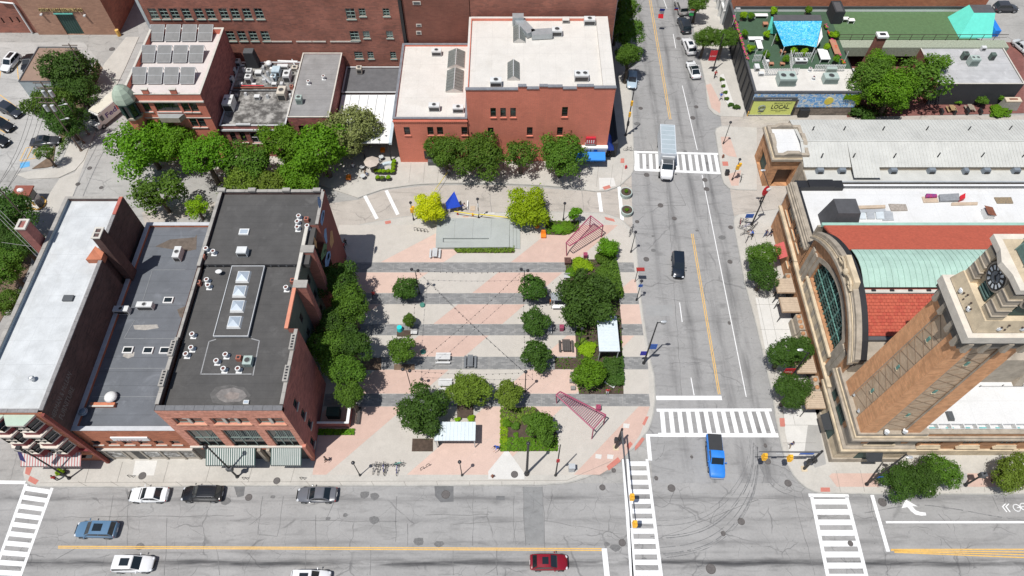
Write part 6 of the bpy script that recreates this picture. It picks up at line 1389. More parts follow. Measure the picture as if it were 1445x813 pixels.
def tree(px_,py_,dpx,h,kind,col,label,group=None,name='tree',flat_=.85,hpx=None,base=None):
 """px_,py_: middle of the crown in the photograph; dpx its width; h height of the crown top"""
 if base and base>.5:h+=base
 zc=h*.62 if not(base and base>.5) else(h+base)/2+.1
 for _ in range(3):
  c=P(px_,py_,zc);d=c-Vector((0,0,CH));axis=Vector((0,ST,-CT));r=dpx/2*(d.dot(axis))/F;rz_=min(r*flat_,(h-(base or 0))*.48);zc=h-rz_
 ntree[0]+=1;rnd=random.Random(ntree[0]*7+3)
 bx,by=c.x,c.y
 t=thing(name,label,'tree' if h>2.4 else 'shrub',(bx,by,base or 0),group)
 th_=max(.05,.035*h)
 zb=zc-rz_*.5
 if h>1.3:
  m=MB();lean=(rnd.uniform(-.15,.15),rnd.uniform(-.15,.15));z0_=base or 0
  m.tube((bx,by,z0_-.05),(bx+lean[0]*.4,by+lean[1]*.4,zb*.6+z0_*.4),th_*1.3,th_,8)
  m.tube((bx+lean[0]*.4,by+lean[1]*.4,zb*.6+z0_*.4),(bx+lean[0],by+lean[1],zc),th_,th_*.6,7)
  for i in range(7):
   a=rnd.uniform(0,6.283);q_=r*rnd.uniform(.45,.85);s0=rnd.uniform(.55,.9)
   p0=(bx+lean[0]*s0,by+lean[1]*s0,zb*s0+(z0_*(1-s0)));p1=(bx+q_*.5*math.cos(a),by+q_*.5*math.sin(a),lerp(p0[2],zc,.6));p2=(bx+q_*math.cos(a+.3),by+q_*math.sin(a+.3),zc+rz_*rnd.uniform(-.1,.5))
   m.tube(p0,p1,th_*.5,th_*.3,5);m.tube(p1,p2,th_*.3,th_*.1,5)
  m.build('trunk',bark,t)
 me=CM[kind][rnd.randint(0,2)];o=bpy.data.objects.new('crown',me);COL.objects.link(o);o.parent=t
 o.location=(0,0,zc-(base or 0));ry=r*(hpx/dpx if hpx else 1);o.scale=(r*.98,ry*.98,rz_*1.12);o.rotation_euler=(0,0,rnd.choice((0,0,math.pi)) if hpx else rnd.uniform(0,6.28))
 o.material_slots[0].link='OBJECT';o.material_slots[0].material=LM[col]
 return t
G1='trees of the plaza'
for a in[(572,407,42,4.4,'m','dark','round dark tree by the two headed lamp at the left of the plaza'),(578,455,24,3.0,'s','mid','smallest young tree beside the turquoise barrel'),(567,495,43,5.0,'m','mid','medium green tree above the leaning lamp post, left side of the plaza'),(598,578,74,6.5,'d','dark','large dense dark tree next to the lower metal roofed shelter'),(662,555,62,6.0,'l','olive','feathery yellow green tree above the lower shelter'),(717,557,46,4.8,'m','olive','small feathery tree right of the larger feathery one'),(752,406,43,5.0,'m','dark','top tree of the column of three in the middle of the plaza'),(755,454,44,4.8,'m','dark','middle tree of the column of three in the plaza'),(758,501,49,5.0,'m','dark','bottom tree of the column of three in the plaza'),(828,424,90,7.5,'d','dark','broad dark tree covering the planting bed beside the tall shelter'),(832,528,50,5.0,'m','bright','bright green tree at the bottom of the long planting bed'),(766,603,50,4.6,'m','mid','round tree in the lower square planting bed'),(858,350,34,3.8,'m','bright','slim green tree between the pink trellis and the road'),(606,293,46,5.2,'d','yellow','bright yellow tree left of the blue sail'),(745,293,64,6.0,'d','ygreen','large yellow green tree right of the stage'),(811,302,22,3.4,'s','bright','thin young tree behind the upper pink trellis')]:tree(*a,group=G1)
G2='row of trees along the mural building'
for a in[(477,398,62,8.5,'l','dark','northernmost tree of the row beside the black roofed building'),(494,432,60,8.5,'l','mid','second tree of the row beside the black roofed building'),(470,452,50,8,'l','dark','third tree of the row, closest to the wall'),(466,490,64,8.5,'l','mid','fourth tree of the row beside the black roofed building'),(497,488,54,8,'l','dark','fifth tree of the row, reaching over the plaza'),(486,527,58,8,'l','mid','sixth tree of the row beside the black roofed building'),(494,556,42,7,'m','mid','southernmost tree of the row above the fenced yard')]:tree(*a,group=G2)
G3='street trees before the red block'
for a in[(628,212,58,7.5,'l','mid','leftmost street tree before the red block'),(676,220,72,8.0,'l','mid','large street tree second from the left before the red block'),(735,218,52,7.0,'o','mid','open crowned street tree third from the left before the red block'),(792,220,66,8.0,'l','mid','street tree beside the blue awning')]:tree(*a,group=G3)
G4='trees of the shaded lane'
for a in[(205,205,96,10,'l','bright','big bright green tree at the corner below the copper turret'),(245,200,64,9,'l','bright','bright tree right of the big corner tree'),(222,272,74,8,'o','mid','open olive tree behind the low shop building'),(287,218,70,10,'l','bright','bright dense tree before the corner red building'),(345,228,72,8,'l','mid','mid green tree in front of the restaurant'),(396,205,66,9.5,'l','bright','bright tree right of the restaurant gable'),(455,215,92,10,'l','bright','widest bright tree in front of the grey roofed building'),(498,182,84,9.5,'l','pale','pale yellow green tree beside the white canopy'),(425,252,70,7,'l','bright','low bright tree just north of the mural building'),(345,258,66,6.5,'l','olive','olive tree just behind the parapet of the black roofed building'),(277,292,34,4.5,'o','lime','sparse lime tree behind the black roof parapet'),(385,262,50,6.5,'m','olive','small olive tree behind the middle of the parapet')]:tree(*a,group=G4)
G5='trees of the car park'
for a in[(100,98,72,8,'l','dark','dark tree beside the small garage'),(70,150,62,8,'l','mid','tree by the power poles in the car park'),(112,130,52,7,'l','dark','dark tree between the poles and the delivery truck'),(92,172,56,7,'l','dark','lowest of the clustered trees by the power poles'),(64,216,26,4.5,'o','mid','young sparse tree above the blue parking mark'),(14,300,66,8,'l','dark','dark tree below the parking booth'),(30,345,52,7,'l','dark','tree beside the overhead wires at the left edge'),(4,375,60,8,'l','mid','tree at the left edge above the white roof'),(12,425,44,7,'l','mid','lowest tree left of the white roof'),(0,340,50,7,'l','dark','tree cut by the left edge of the picture')]:tree(*a,group=G5)
G6='street trees of the avenue'
for a in[(882,12,40,8,'l','mid','topmost tree of the line left of the avenue'),(884,45,46,8.5,'l','mid','second tree of the line left of the avenue'),(888,80,40,8,'l','mid','third tree of the line, over the parked pale car'),(871,30,30,7,'l','dark','dark inner tree behind the line left of the avenue'),(984,6,32,6,'m','mid','tree at the top of the avenue by the parked cars'),(996,52,34,6.5,'l','mid','tree beside the two white parked cars'),(1022,54,34,6.5,'l','mid','tree against the dark terrace wall'),(1076,358,44,6.5,'l','mid','tree by the parked bicycles, upper crown'),(1078,388,46,6,'l','dark','tree beside the northernmost timber canopy'),(1108,495,52,7,'l','dark','upper left tree of the pair with the red banner'),(1132,492,38,6.5,'m','dark','right hand tree of the pair with the red banner'),(1117,552,54,6.5,'d','dark','round dense tree near the southern timber canopy')]:tree(*a,group=G6)
G7='trees on the pavement before the south arcade'
for a in[(1270,680,52,4.4,'l','dark','left tree of the joined row before the south arcade'),(1302,674,56,4.8,'l','dark','middle tree of the joined row before the south arcade'),(1334,666,50,5.0,'l','mid','right tree of the joined row before the south arcade'),(1424,666,56,5.6,'l','olive','lighter tree at the right edge of the picture')]:tree(*a,group=G7)
G8='trees of the beer garden'
for a in[(1226,112,64,9,'l','mid','left tree of the beer garden'),(1262,125,72,9.5,'l','bright','middle tree of the beer garden'),(1300,112,74,9.5,'o','mid','right tree of the beer garden beside the white roofed building'),(1240,88,40,8,'o','bright','open tree by the garden chimney'),(1320,88,36,8,'o','bright','sparse tree top over the white roofed building')]:tree(*a,group=G8)
def shrub(x,y,d,h,col,label,kind='s',base=.13,hpx=None):return tree(x,y,d,h,kind,col,label,'planted shrubs','shrub',.7,hpx,base)
for a in[(822,374,34,1.3,'lime','lime shrub at the top of the long bed'),(806,385,20,1.0,'bright','small shrub left in the long bed'),(830,492,30,1.3,'lime','lime shrub left of the tall shelter'),(829,512,22,1.1,'lime','small lime shrub above the bright tree'),(848,366,24,1.5,'mid','clipped hedge bush at the top right of the bed'),(852,384,26,1.5,'mid','second clipped hedge bush down the bed'),(857,400,24,1.5,'mid','third clipped hedge bush down the bed'),(862,416,20,1.5,'mid','lowest clipped hedge bush by the road'),(866,518,28,1.5,'dark','upper dark bush right of the bright tree'),(866,538,24,1.4,'dark','lower dark bush right of the bright tree'),(785,323,22,.8,'bright','left bush of the bed behind the upper trellis'),(800,320,24,.9,'bright','right bush of the bed behind the upper trellis'),(646,592,10,.8,'lime','lime bush behind the lower shelter, left'),(665,592,14,.8,'lime','lime bush behind the lower shelter, right'),(717,598,16,1.0,'bright','upper left bush of the lower square bed'),(728,600,16,1.0,'mid','upper middle bush of the lower square bed'),(742,592,20,1.0,'mid','upper right bush of the lower square bed'),(712,620,12,.5,'lime','low plant at the left edge of the lower square bed'),(728,614,10,.5,'bright','small low plant in the middle of the lower square bed'),(818,470,16,.8,'mid','grey green shrub in the long bed'),(825,483,16,.7,'olive','low shrub in the middle of the long bed'),(814,488,10,.5,'mid','tiny plant by the black lamp'),(1019,112,8,.7,'mid','clipped ball bush at the top of the kerbside bed'),(1021,121,8,.7,'mid','clipped ball bush second in the kerbside bed'),(1024,130,8,.7,'mid','clipped ball bush third in the kerbside bed'),(1026,139,9,.7,'mid','clipped ball bush fourth in the kerbside bed'),(1031,148,10,.7,'dark','clipped bush at the bend of the kerbside bed'),(1039,151,12,.7,'dark','last clipped bush of the kerbside bed'),(1385,142,20,2.2,'mid','round bush before the charcoal wall'),(1409,132,22,2.8,'bright','leafy bush at the right end of the charcoal wall'),(1224,162,26,2.0,'dark','dark bush below the beer garden trees'),(1212,158,24,2.0,'dark','dark bush at the foot of the garden wall'),(1410,157,30,.8,'bright','grass like border plant by the fireplace'),(1350,143,14,1.0,'bright','small plant by the garden benches')]:shrub(*a[:5],a[5])
for i,(x,y) in enumerate(((1060,22),(1092,14),(1140,14),(1048,22),(1052,48),(1060,68),(1082,77),(1135,74),(1110,82),(1166,66),(1180,83),(1176,50),(1096,54),(1082,48),(1180,48),(1120,71))):
 tree(x,y,13,1.7,'s',['bright','lime'][i%2],'potted terrace plant '+['by the white lounge seats','near the white band, left','near the white band, right','in the far left corner','beside the flower boxes','among the left benches','by the small white units','behind the middle screens','left of the middle screens','by the white table','at the right end of the right screen','by the right flower boxes','under the slanted teal wall','left of the teal wall','near the long brown bench','behind the short middle screen'][i],'potted terrace plants','shrub',.8,None,4.9)
def cover_(pts,n,col,name='ground_cover',h=.25,z=.14):
 v=px(pts,z);x0,x1=min(p.x for p in v),max(p.x for p in v);y0,y1=min(p.y for p in v),max(p.y for p in v)
 def inside(x,y):
  r_=False;j=len(v)-1
  for i in range(len(v)):
   if(v[i].y>y)!=(v[j].y>y) and x<(v[j].x-v[i].x)*(y-v[i].y)/(v[j].y-v[i].y)+v[i].x:r_=not r_
   j=i
  return r_
 V_=[];F_=[];A_=[];rnd=random.Random(n)
 while len(F_)<n:
  x,y=rnd.uniform(x0,x1),rnd.uniform(y0,y1)
  if not inside(x,y):continue
  a=rnd.uniform(0,6.28);s_=rnd.uniform(.08,.2);k=len(V_);dx,dy=math.cos(a)*s_,math.sin(a)*s_;zz=z+rnd.uniform(.02,h)
  V_+=[(x-dx,y-dy,zz),(x-dy*.6,y+dx*.6,zz+.04),(x+dx,y+dy,zz+.08),(x+dy*.6,y-dx*.6,zz)];F_.append((k,k+1,k+2,k+3));A_.append(rnd.random())
 me=bpy.data.meshes.new(name);me.from_pydata(V_,[],F_);at=me.attributes.new('lf','FLOAT','FACE');at.data.foreach_set('value',A_);me.materials.append(LM[col])
 o=bpy.data.objects.new(name,me);COL.objects.link(o);o['kind']='stuff';return o
bed1=[(800,365),(868,365),(878,470),(880,555),(815,556),(812,505),(783,523),(783,506),(813,505),(812,470),(798,455),(815,440),(822,400),(800,385)]
beds={'a':[(798,366),(868,366),(877,455),(880,556),(817,556),(813,521),(783,521),(783,505),(813,505),(812,470),(816,455),(800,455)],'b':[(706.5,576),(756,575),(787,612),(787,636.5),(706,637)],'c':[(582,619),(611,619),(611,637),(581,637)],'d':[(770,312),(817,312),(817,325),(797,332),(770,331)],'e':[(560,466),(580,466),(580,475),(560,475)],'f':[(556,514),(585,514),(585,522),(556,522)],'g':[(637,348.5),(726,348.5),(726,357),(645,357)],'h':[(511,505),(538,505),(538,522),(511,522)],'i':[(645,560),(668,560),(668,590),(645,590)],'j':[(447,606),(500,606),(500,614),(447,614)]}
for k,v in beds.items():struct(flat('planting_bed',px(v,.17),.17,SOIL if k in 'hf' else DIRT,th=.06))
cover_(beds['a'],1500,'mid');cover_([(706,618),(787,618),(787,636.5),(706,637)],1200,'bright',h=.2);cover_([(706,575),(756,575),(756,600),(706,600)],500,'olive');cover_([(706,590),(716,590),(716,636),(706,636)],350,'lime',h=.15)
cover_(beds['d'],500,'bright');cover_(beds['g'],900,'olive',h=.35);cover_([(845,360),(868,362),(880,420),(868,424),(850,400)],2600,'mid',h=.9);cover_([(850,508),(879,506),(880,545),(858,545)],1500,'dark',h=.8)
cover_(beds['j'],500,'bright',h=.2);cover_([(110,178),(98,200),(76,230),(90,190)],250,'mid');cover_([(-40,300),(20,300),(45,330),(30,390),(-60,500)],1500,'dark')
cover_([(1195,165),(1250,166),(1250,150),(1195,150)],900,'dark',h=.7,z=.07);cover_([(1395,166),(1425,166),(1428,156),(1400,154)],500,'bright',z=.07)
vine=cover_([(1190,165),(1208,165),(1206,150),(1194,150)],10,'lime')
V_=[];F_=[];A_=[]
for i in range(420):
 u=random.random();x=56.6+u*2.9;z=4.9-(1-u)*.9*random.random()-random.random()*(.3+2.2*u*u);y=YT-.12-random.random()*.3;s_=random.uniform(.08,.2);k=len(V_);a=random.random()*3
 V_+=[(x-s_,y,z),(x,y-.05,z-s_),(x+s_,y,z),(x,y-.04,z+s_)];F_.append((k,k+1,k+2,k+3));A_.append(random.random())
me=bpy.data.meshes.new('creeper');me.from_pydata(V_,[],F_);at=me.attributes.new('lf','FLOAT','FACE');at.data.foreach_set('value',A_);me.materials.append(LM['lime'])
o=bpy.data.objects.new('creeper',me);COL.objects.link(o);o['kind']='stuff'
# ================= VEHICLES =================
tyre=M('tyre_rubber',(.02,.02,.02),.9,.1);rim=M('wheel_rim',(.35,.36,.37),.35,.05,metal=.6);cglass=M('car_glass',(.012,.018,.022),.06,.1,spec=.9)
lamp_w=M('headlight_glass',(.6,.62,.64),.15,.05);lamp_r=M('tail_light_red',(.35,.01,.01),.3,.05);plast=M('car_black_plastic',(.02,.02,.022),.6,.05)
def paint(n,c,r=.22):return M(n,c,r,.03,1,fine=.02,spec=.7)
def loft(secs,mat,name,root):
 """secs: list of (x, [(y,z)...half outline from keel to crown])"""
 m=MB();rings=[]
 for x,hp in secs:
  ring_=[(x,y,z) for y,z in hp]+[(x,-y,z) for y,z in hp[::-1]]
  k=len(m.v);m.v+=ring_;rings.append((k,len(ring_)))
 for(a,n),(b,_) in zip(rings,rings[1:]):
  for i in range(n):
   j=(i+1)%n;m.f.append((a+i,b+i,b+j,a+j));m.m.append(0)
 a,n=rings[0];m.f.append(tuple(a+i for i in range(n)));m.m.append(0)
 a,n=rings[-1];m.f.append(tuple(a+i for i in range(n-1,-1,-1)));m.m.append(0)
 o=m.build(name,mat,root,smooth=True)
 try:o.data.set_sharp_from_angle(angle=R(42))
 except Exception:pass
 return o
def car(name,label,kind,pm,at,head,L_=4.7,W_=1.85,group=None,sunroof=False,roofm=None,rack=False,two=False):
 """at: pixel of the middle of the roof; head: degrees, 0 = nose east"""
 H_={'sedan':1.45,'suv':1.72,'hatch':1.55,'coupe':1.42,'truckcab':1.85}[kind]
 t=thing(name,label,{'sedan':'car','coupe':'car','hatch':'car','suv':'suv','truckcab':'pickup truck'}[kind],(0,0,0),group)
 h=L_/2;w_=W_/2;bz=.62*H_ if kind!='suv' else.60*H_;hz=bz-.06
 prof={'sedan':(-h,-h+.45,.62,1.0),'suv':(-h,-h+.12,.80,1.0)}
 def sec(x,hw,zt,zb=.28,crown=.04):return(x,[(hw*.80,zb),(hw*.97,zb+.12),(hw,zb+.34),(hw*.985,(zb+zt)/2+.12),(hw*.93,zt-.05),(hw*.80,zt),(hw*.35,zt+crown)])
 if kind=='truckcab':
  ss=[sec(-h,w_*.93,.95,.5),sec(-h+.1,w_*.98,1.08),sec(h*.1,w_,1.12),sec(h*.45,w_,1.12),sec(h-.5,w_*.97,1.08),sec(h-.12,w_*.9,1.0),sec(h,w_*.72,.85,.4)]
 elif kind=='suv' or kind=='hatch':
  ss=[sec(-h,w_*.80,bz*.82,.4),sec(-h+.12,w_*.93,bz-.02),sec(-h+.7,w_,bz),sec(0,w_,bz),sec(h*.5,w_*.99,bz-.03),sec(h-.55,w_*.95,hz-.1),sec(h-.15,w_*.84,hz-.25,.3),sec(h,w_*.62,hz-.42,.36)]
 else:
  ss=[sec(-h,w_*.76,bz*.80,.4),sec(-h+.15,w_*.90,bz-.02),sec(-h+.75,w_*.98,bz+.01),sec(-h*.3,w_,bz),sec(h*.4,w_,bz-.02),sec(h-.7,w_*.95,hz-.10),sec(h-.18,w_*.82,hz-.26,.3),sec(h,w_*.58,hz-.40,.36)]
 body=loft(ss,pm,'body',t)
 zr=H_
 G={'sedan':(-h*.72,h*.36,-h*.40,h*.02,.72),'coupe':(-h*.78,h*.34,-h*.35,h*.0,.70),'suv':(-h*.93,h*.46,-h*.80,h*.10,.80),'hatch':(-h*.88,h*.42,-h*.62,h*.06,.78),'truckcab':(-h*.20,h*.46,-h*.12,h*.20,.82)}[kind]
 xb0,xf0,xb1,xf1,tw_=G;zb_=(1.12 if kind=='truckcab' else bz)-.03
 B0=w_*.90;B1=w_*tw_
 m=MB();V_=[(xb0,-B0,zb_),(xf0,-B0*.92,zb_),(xf0,B0*.92,zb_),(xb0,B0,zb_),(xb1,-B1,zr-.05),(xf1,-B1,zr-.05),(xf1,B1,zr-.05),(xb1,B1,zr-.05)]
 m.v+=V_;
 for f_ in((0,1,5,4),(1,2,6,5),(2,3,7,6),(3,0,4,7)):m.f.append(f_);m.m.append(0)
 cab=m.build('cabin',pm,t)
 n=6;m=MB();Rf=roofm or pm
 for i in range(n):
  for j in range(4):
   def rp(u,v):return(lerp(xb1,xf1,u),lerp(-B1,B1,v),zr-.05+.06*math.sin(math.pi*min(max(u,.02),.98))**.5*math.sin(math.pi*min(max(v,.02),.98))**.5)
   m.poly([rp(i/n,j/4),rp((i+1)/n,j/4),rp((i+1)/n,(j+1)/4),rp(i/n,(j+1)/4)])
 m.build('roof',Rf,t,smooth=True)
 def glassq(q_,name,ins=.08,off=.012):
  a,b,c,d=[Vector(V_[k]) for k in q_];nrm=(b-a).cross(d-a).normalized()
  if nrm.z<-.5:nrm=-nrm
  cen=(a+b+c+d)/4
  if nrm.dot(cen-Vector((0,0,.8)))<0:nrm=-nrm
  P4=[a.lerp(b,ins).lerp(d.lerp(c,ins),.07),a.lerp(b,1-ins).lerp(d.lerp(c,1-ins),.07),a.lerp(b,1-ins).lerp(d.lerp(c,1-ins),.93),a.lerp(b,ins).lerp(d.lerp(c,ins),.93)]
  MB().poly([tuple(p+nrm*off) for p in P4]).build(name,cglass,t)
 glassq((1,2,6,5),'windshield',.05);glassq((3,0,4,7),'rear_window',.06)
 for q_,sgn in(((0,1,5,4),-1),((2,3,7,6),1)):
  a,b,c,d=[Vector(V_[k]) for k in q_];nrm=Vector((0,sgn*.95,.3)).normalized()*.014
  for u0,u1 in((.05,.49),(.52,.95)) if not two else((.1,.9),):
   P4=[a.lerp(b,u0).lerp(d.lerp(c,u0),.1),a.lerp(b,u1).lerp(d.lerp(c,u1),.1),a.lerp(b,u1).lerp(d.lerp(c,u1),.88),a.lerp(b,u0).lerp(d.lerp(c,u0),.88)]
   MB().poly([tuple(p+nrm) for p in P4]).build('side_window',cglass,t)
 if sunroof:x0,x1=lerp(xb1,xf1,.38 if sunroof==1 else.12),lerp(xb1,xf1,.86);MB().box(x0,-B1*.55,zr-.0,x1,B1*.55,zr+.022).build('sunroof',cglass,t)
 if rack:
  for s_ in(-1,1):MB().path([(xb1+.1,s_*B1*.9,zr),(xb1+.2,s_*B1*.9,zr+.08),(xf1-.2,s_*B1*.9,zr+.08),(xf1-.05,s_*B1*.9,zr)],.025,4).build('roof_rail',rim,t)
 for xw in(-h*.58,h*.62):
  for s_ in(-1,1):
   wr=.34 if kind not in('suv','truckcab') else.38
   wl_=MB().tube((xw,s_*(w_-.20),wr),(xw,s_*(w_+.015),wr),wr,wr,14).build('wheel',tyre,t);MB().tube((xw,s_*(w_+.016),wr),(xw,s_*(w_+.03),wr),wr*.62,wr*.55,10).build('rim',rim,wl_)
 zl=hz-.30
 for s_ in(-1,1):
  MB().ball((h-.20,s_*w_*.66,zl),.20,.20,.09,8,4).build('headlight',lamp_w,t)
  MB().ball((-h+.12,s_*w_*.76,bz*.78),.09,.18,.1,8,4).build('tail_light',lamp_r,t)
  m=MB();m.ball((xf0-.28,s_*(w_+.10),zb_+.14),.09,.13,.08,6,4);m.tube((xf0-.28,s_*w_*.9,zb_+.06),(xf0-.28,s_*(w_+.06),zb_+.12),.03,.03,4);m.build('side_mirror',pm,t)
 MB().box(h-.04,-w_*.45,.38,h+.02,w_*.45,.55).build('grille',plast,t);MB().box(-h-.03,-.26,.6,-h+.02,.26,.74).build('number_plate',WHITE,t)
 if kind=='sedan' or kind=='suv' or kind=='hatch' or kind=='coupe':
  MB().box(h*.36+.08,-w_*.70,bz+.012-.03,h*.36+.16,w_*.70,bz+.045).build('wiper_cowl',plast,t)
 if kind=='truckcab':
  MB().box(-h+.06,-w_*.86,1.09,-h*.22,w_*.86,1.19).build('bed_cover',M('black_bed_cover',(.03,.032,.035),.6,.1),t)
  for s_ in(-1,1):MB().box(-h*.5,s_*(w_+.0),.32,h*.45,s_*(w_+.12),.40).build('running_board',plast,t)
  MB().tube((h+.02,-w_*.8,.5),(h+.02,w_*.8,.5),.09,.09,6).build('front_bumper',rim,t)
 c=P(*at,H_);t.location=(c.x,c.y,0 if at[1]>300 or at[0]>890 else.006);t.rotation_euler=(0,0,R(head))
 return t
car('parked_car','white sedan parked at the kerb below the low shop building','sedan',paint('pearl_white_paint',(.74,.75,.75)),(206,695),180,4.7,1.9)
car('parked_car','black wagon parked behind the white sedan at the kerb','suv',paint('black_car_paint',(.012,.013,.015)),(281,693),180,4.95,1.92,rack=True)
car('parked_car','dark grey sedan parked at the kerb beside the mural building corner','sedan',paint('graphite_paint',(.13,.135,.15)),(445,695),180,4.9,1.92)
car('moving_car','steel blue suv with black sunroof driving west','suv',paint('steel_blue_paint',(.10,.19,.30)),(130,744),179,4.95,1.95,sunroof=1)
car('moving_car','white suv with black sunroof below the yellow line','suv',paint('white_car_paint',(.72,.72,.72)),(182,793),0,4.75,1.9,sunroof=1)
car('moving_car','white suv cut by the bottom edge of the picture','suv',paint('white_car_paint',(.72,.72,.72)),(435,814),0,4.6,1.9,sunroof=1)
car('moving_car','dark red hatchback with small sunroof waiting before the stop line','hatch',paint('cherry_red_paint',(.22,.008,.018)),(775,791),0,4.4,1.85,sunroof=1)
car('moving_car','black suv driving down the middle of the avenue','suv',paint('black_blue_paint',(.012,.018,.028)),(959,368),-96,4.6,1.85)
car('pickup_truck','bright blue pickup truck with black bed cover crossing the junction','truckcab',paint('bright_blue_paint',(.001,.04,.24)),(1013,639),-94,5.6,2.0)
car('parked_car','dark suv parked at the top right kerb of the avenue','suv',paint('navy_black_paint',(.03,.035,.045)),(967,28),96,4.8,1.9)
car('parked_car','grey suv at the top edge of the avenue','suv',paint('silver_paint',(.33,.32,.31)),(963,3),96,4.7,1.9)
car('parked_car','white suv with sunroof parked beside the kerb trees','suv',paint('white_car_paint',(.72,.72,.72)),(974,58),97,4.7,1.88,sunroof=1)
car('parked_car','white sedan with long black glass roof parked at the avenue kerb','coupe',paint('pearl_white_paint',(.74,.75,.75)),(980,93),97,4.7,1.88,sunroof=2,roofm=cglass)
car('parked_car','pale silver blue car parked under the trees left of the avenue','hatch',paint('ice_blue_paint',(.42,.52,.60)),(893,107),-97,4.5,1.85)
car('parked_car','white suv with blue tinted roof in the corner of the car park','suv',paint('white_car_paint',(.72,.72,.72)),(10,82),-100,4.7,1.9,sunroof=2)
car('parked_car','black car with shiny bonnet beside the white suv in the car park','sedan',paint('black_car_paint',(.012,.013,.015)),(36,83),-82,4.6,1.9)
car('parked_car','black suv parked at an angle at the left of the car park','suv',paint('navy_black_paint',(.03,.035,.045)),(10,149),-28,4.7,1.9)
car('parked_car','black car half out of the picture, second at the left edge','hatch',paint('black_car_paint',(.012,.013,.015)),(-1,170),-28,4.5,1.85)
car('parked_car','black suv cut by the left edge, third down','suv',paint('black_car_paint',(.012,.013,.015)),(-9,190),-28,4.5,1.85)
car('parked_car','dark grey sedan under the power poles above the blue parking mark','sedan',paint('dark_grey_paint',(.05,.052,.06)),(60,194),8,4.8,1.9,sunroof=1)
car('parked_car','dark suv at the top right corner of the picture','suv',paint('dark_grey_paint',(.05,.052,.06)),(1424,4),0,4.7,1.9)
car('parked_car','silver white car parked at the right edge beyond the brick path','sedan',paint('silver_paint2',(.5,.52,.52)),(1448,62),-70,4.7,1.9)
def boxtruck():
 wp=paint('white_truck_paint',(.62,.66,.70),.4);t=thing('box_truck','white box truck with pale grey roof standing on the upper crossing','truck',(0,0,0))
 MB().box(-5.2,-1.22,.95,1.5,1.22,3.6).build('cargo_box',wp,t);MB().box(-5.1,-1.12,3.601,1.4,1.12,3.64).build('box_roof',M('translucent_roof',(.36,.42,.45),.6,.06,1),t)
 for k in range(6):MB().box(-4.8+k*1.05,-1.1,3.641,-4.74+k*1.05,1.1,3.66).build('roof_bow',wp,t)
 loft([(1.7,[(1.0,.6),(1.05,.9),(1.05,1.9),(1.0,2.5),(.8,2.62),(.3,2.65)]),(2.6,[(1.0,.6),(1.05,.9),(1.05,1.9),(.98,2.45),(.8,2.58),(.3,2.62)]),(3.2,[(1.0,.6),(1.04,.9),(1.03,1.5),(1.0,1.62),(.8,1.68),(.3,1.7)]),(4.2,[(.9,.6),(.98,.9),(.95,1.2),(.9,1.4),(.7,1.45),(.3,1.48)]),(4.45,[(.7,.6),(.8,.8),(.8,1.0),(.75,1.15),(.5,1.2),(.2,1.2)])],paint('white_cab_paint',(.72,.72,.72)),'cab',t)
 MB().poly([(3.2,-.9,1.74),(3.2,.9,1.74),(2.72,.82,2.5),(2.72,-.82,2.5)]).build('windshield',cglass,t)
 MB().box(1.9,-.8,2.67,2.7,.8,2.72).build('roof_fairing',DGREY,t);MB().box(1.6,-1.0,2.68,1.9,1.0,3.2).build('refrigeration_unit',LGREY,t)
 for s_ in(-1,1):
  MB().box(1.9,s_*1.06,1.75,2.6,s_*1.075,2.35).build('side_window',cglass,t);MB().box(3.0,s_*1.15,1.7,3.1,s_*1.4,2.2).build('side_mirror',plast,t);MB().ball((4.3,s_*.7,.95),.18,.2,.14,8,4).build('headlight',lamp_w,t)
  for xw in(-3.6,3.3):w__=MB().tube((xw,s_*.85,.48),(xw,s_*1.16,.48),.48,.48,14).build('wheel',tyre,t);MB().tube((xw,s_*1.161,.48),(xw,s_*1.18,.48),.28,.25,10).build('rim',rim,w__)
 MB().box(4.44,-.6,.55,4.52,.6,.8).build('grille',plast,t);MB().box(-5.0,-.5,.6,1.8,.5,.94).build('chassis',BLACK,t)
 c=P(943,196,3.6);a=R(-95);t.rotation_euler=(0,0,a);t.location=(c.x-(-1.85)*math.cos(a),c.y-(-1.85)*math.sin(a),0)
boxtruck()
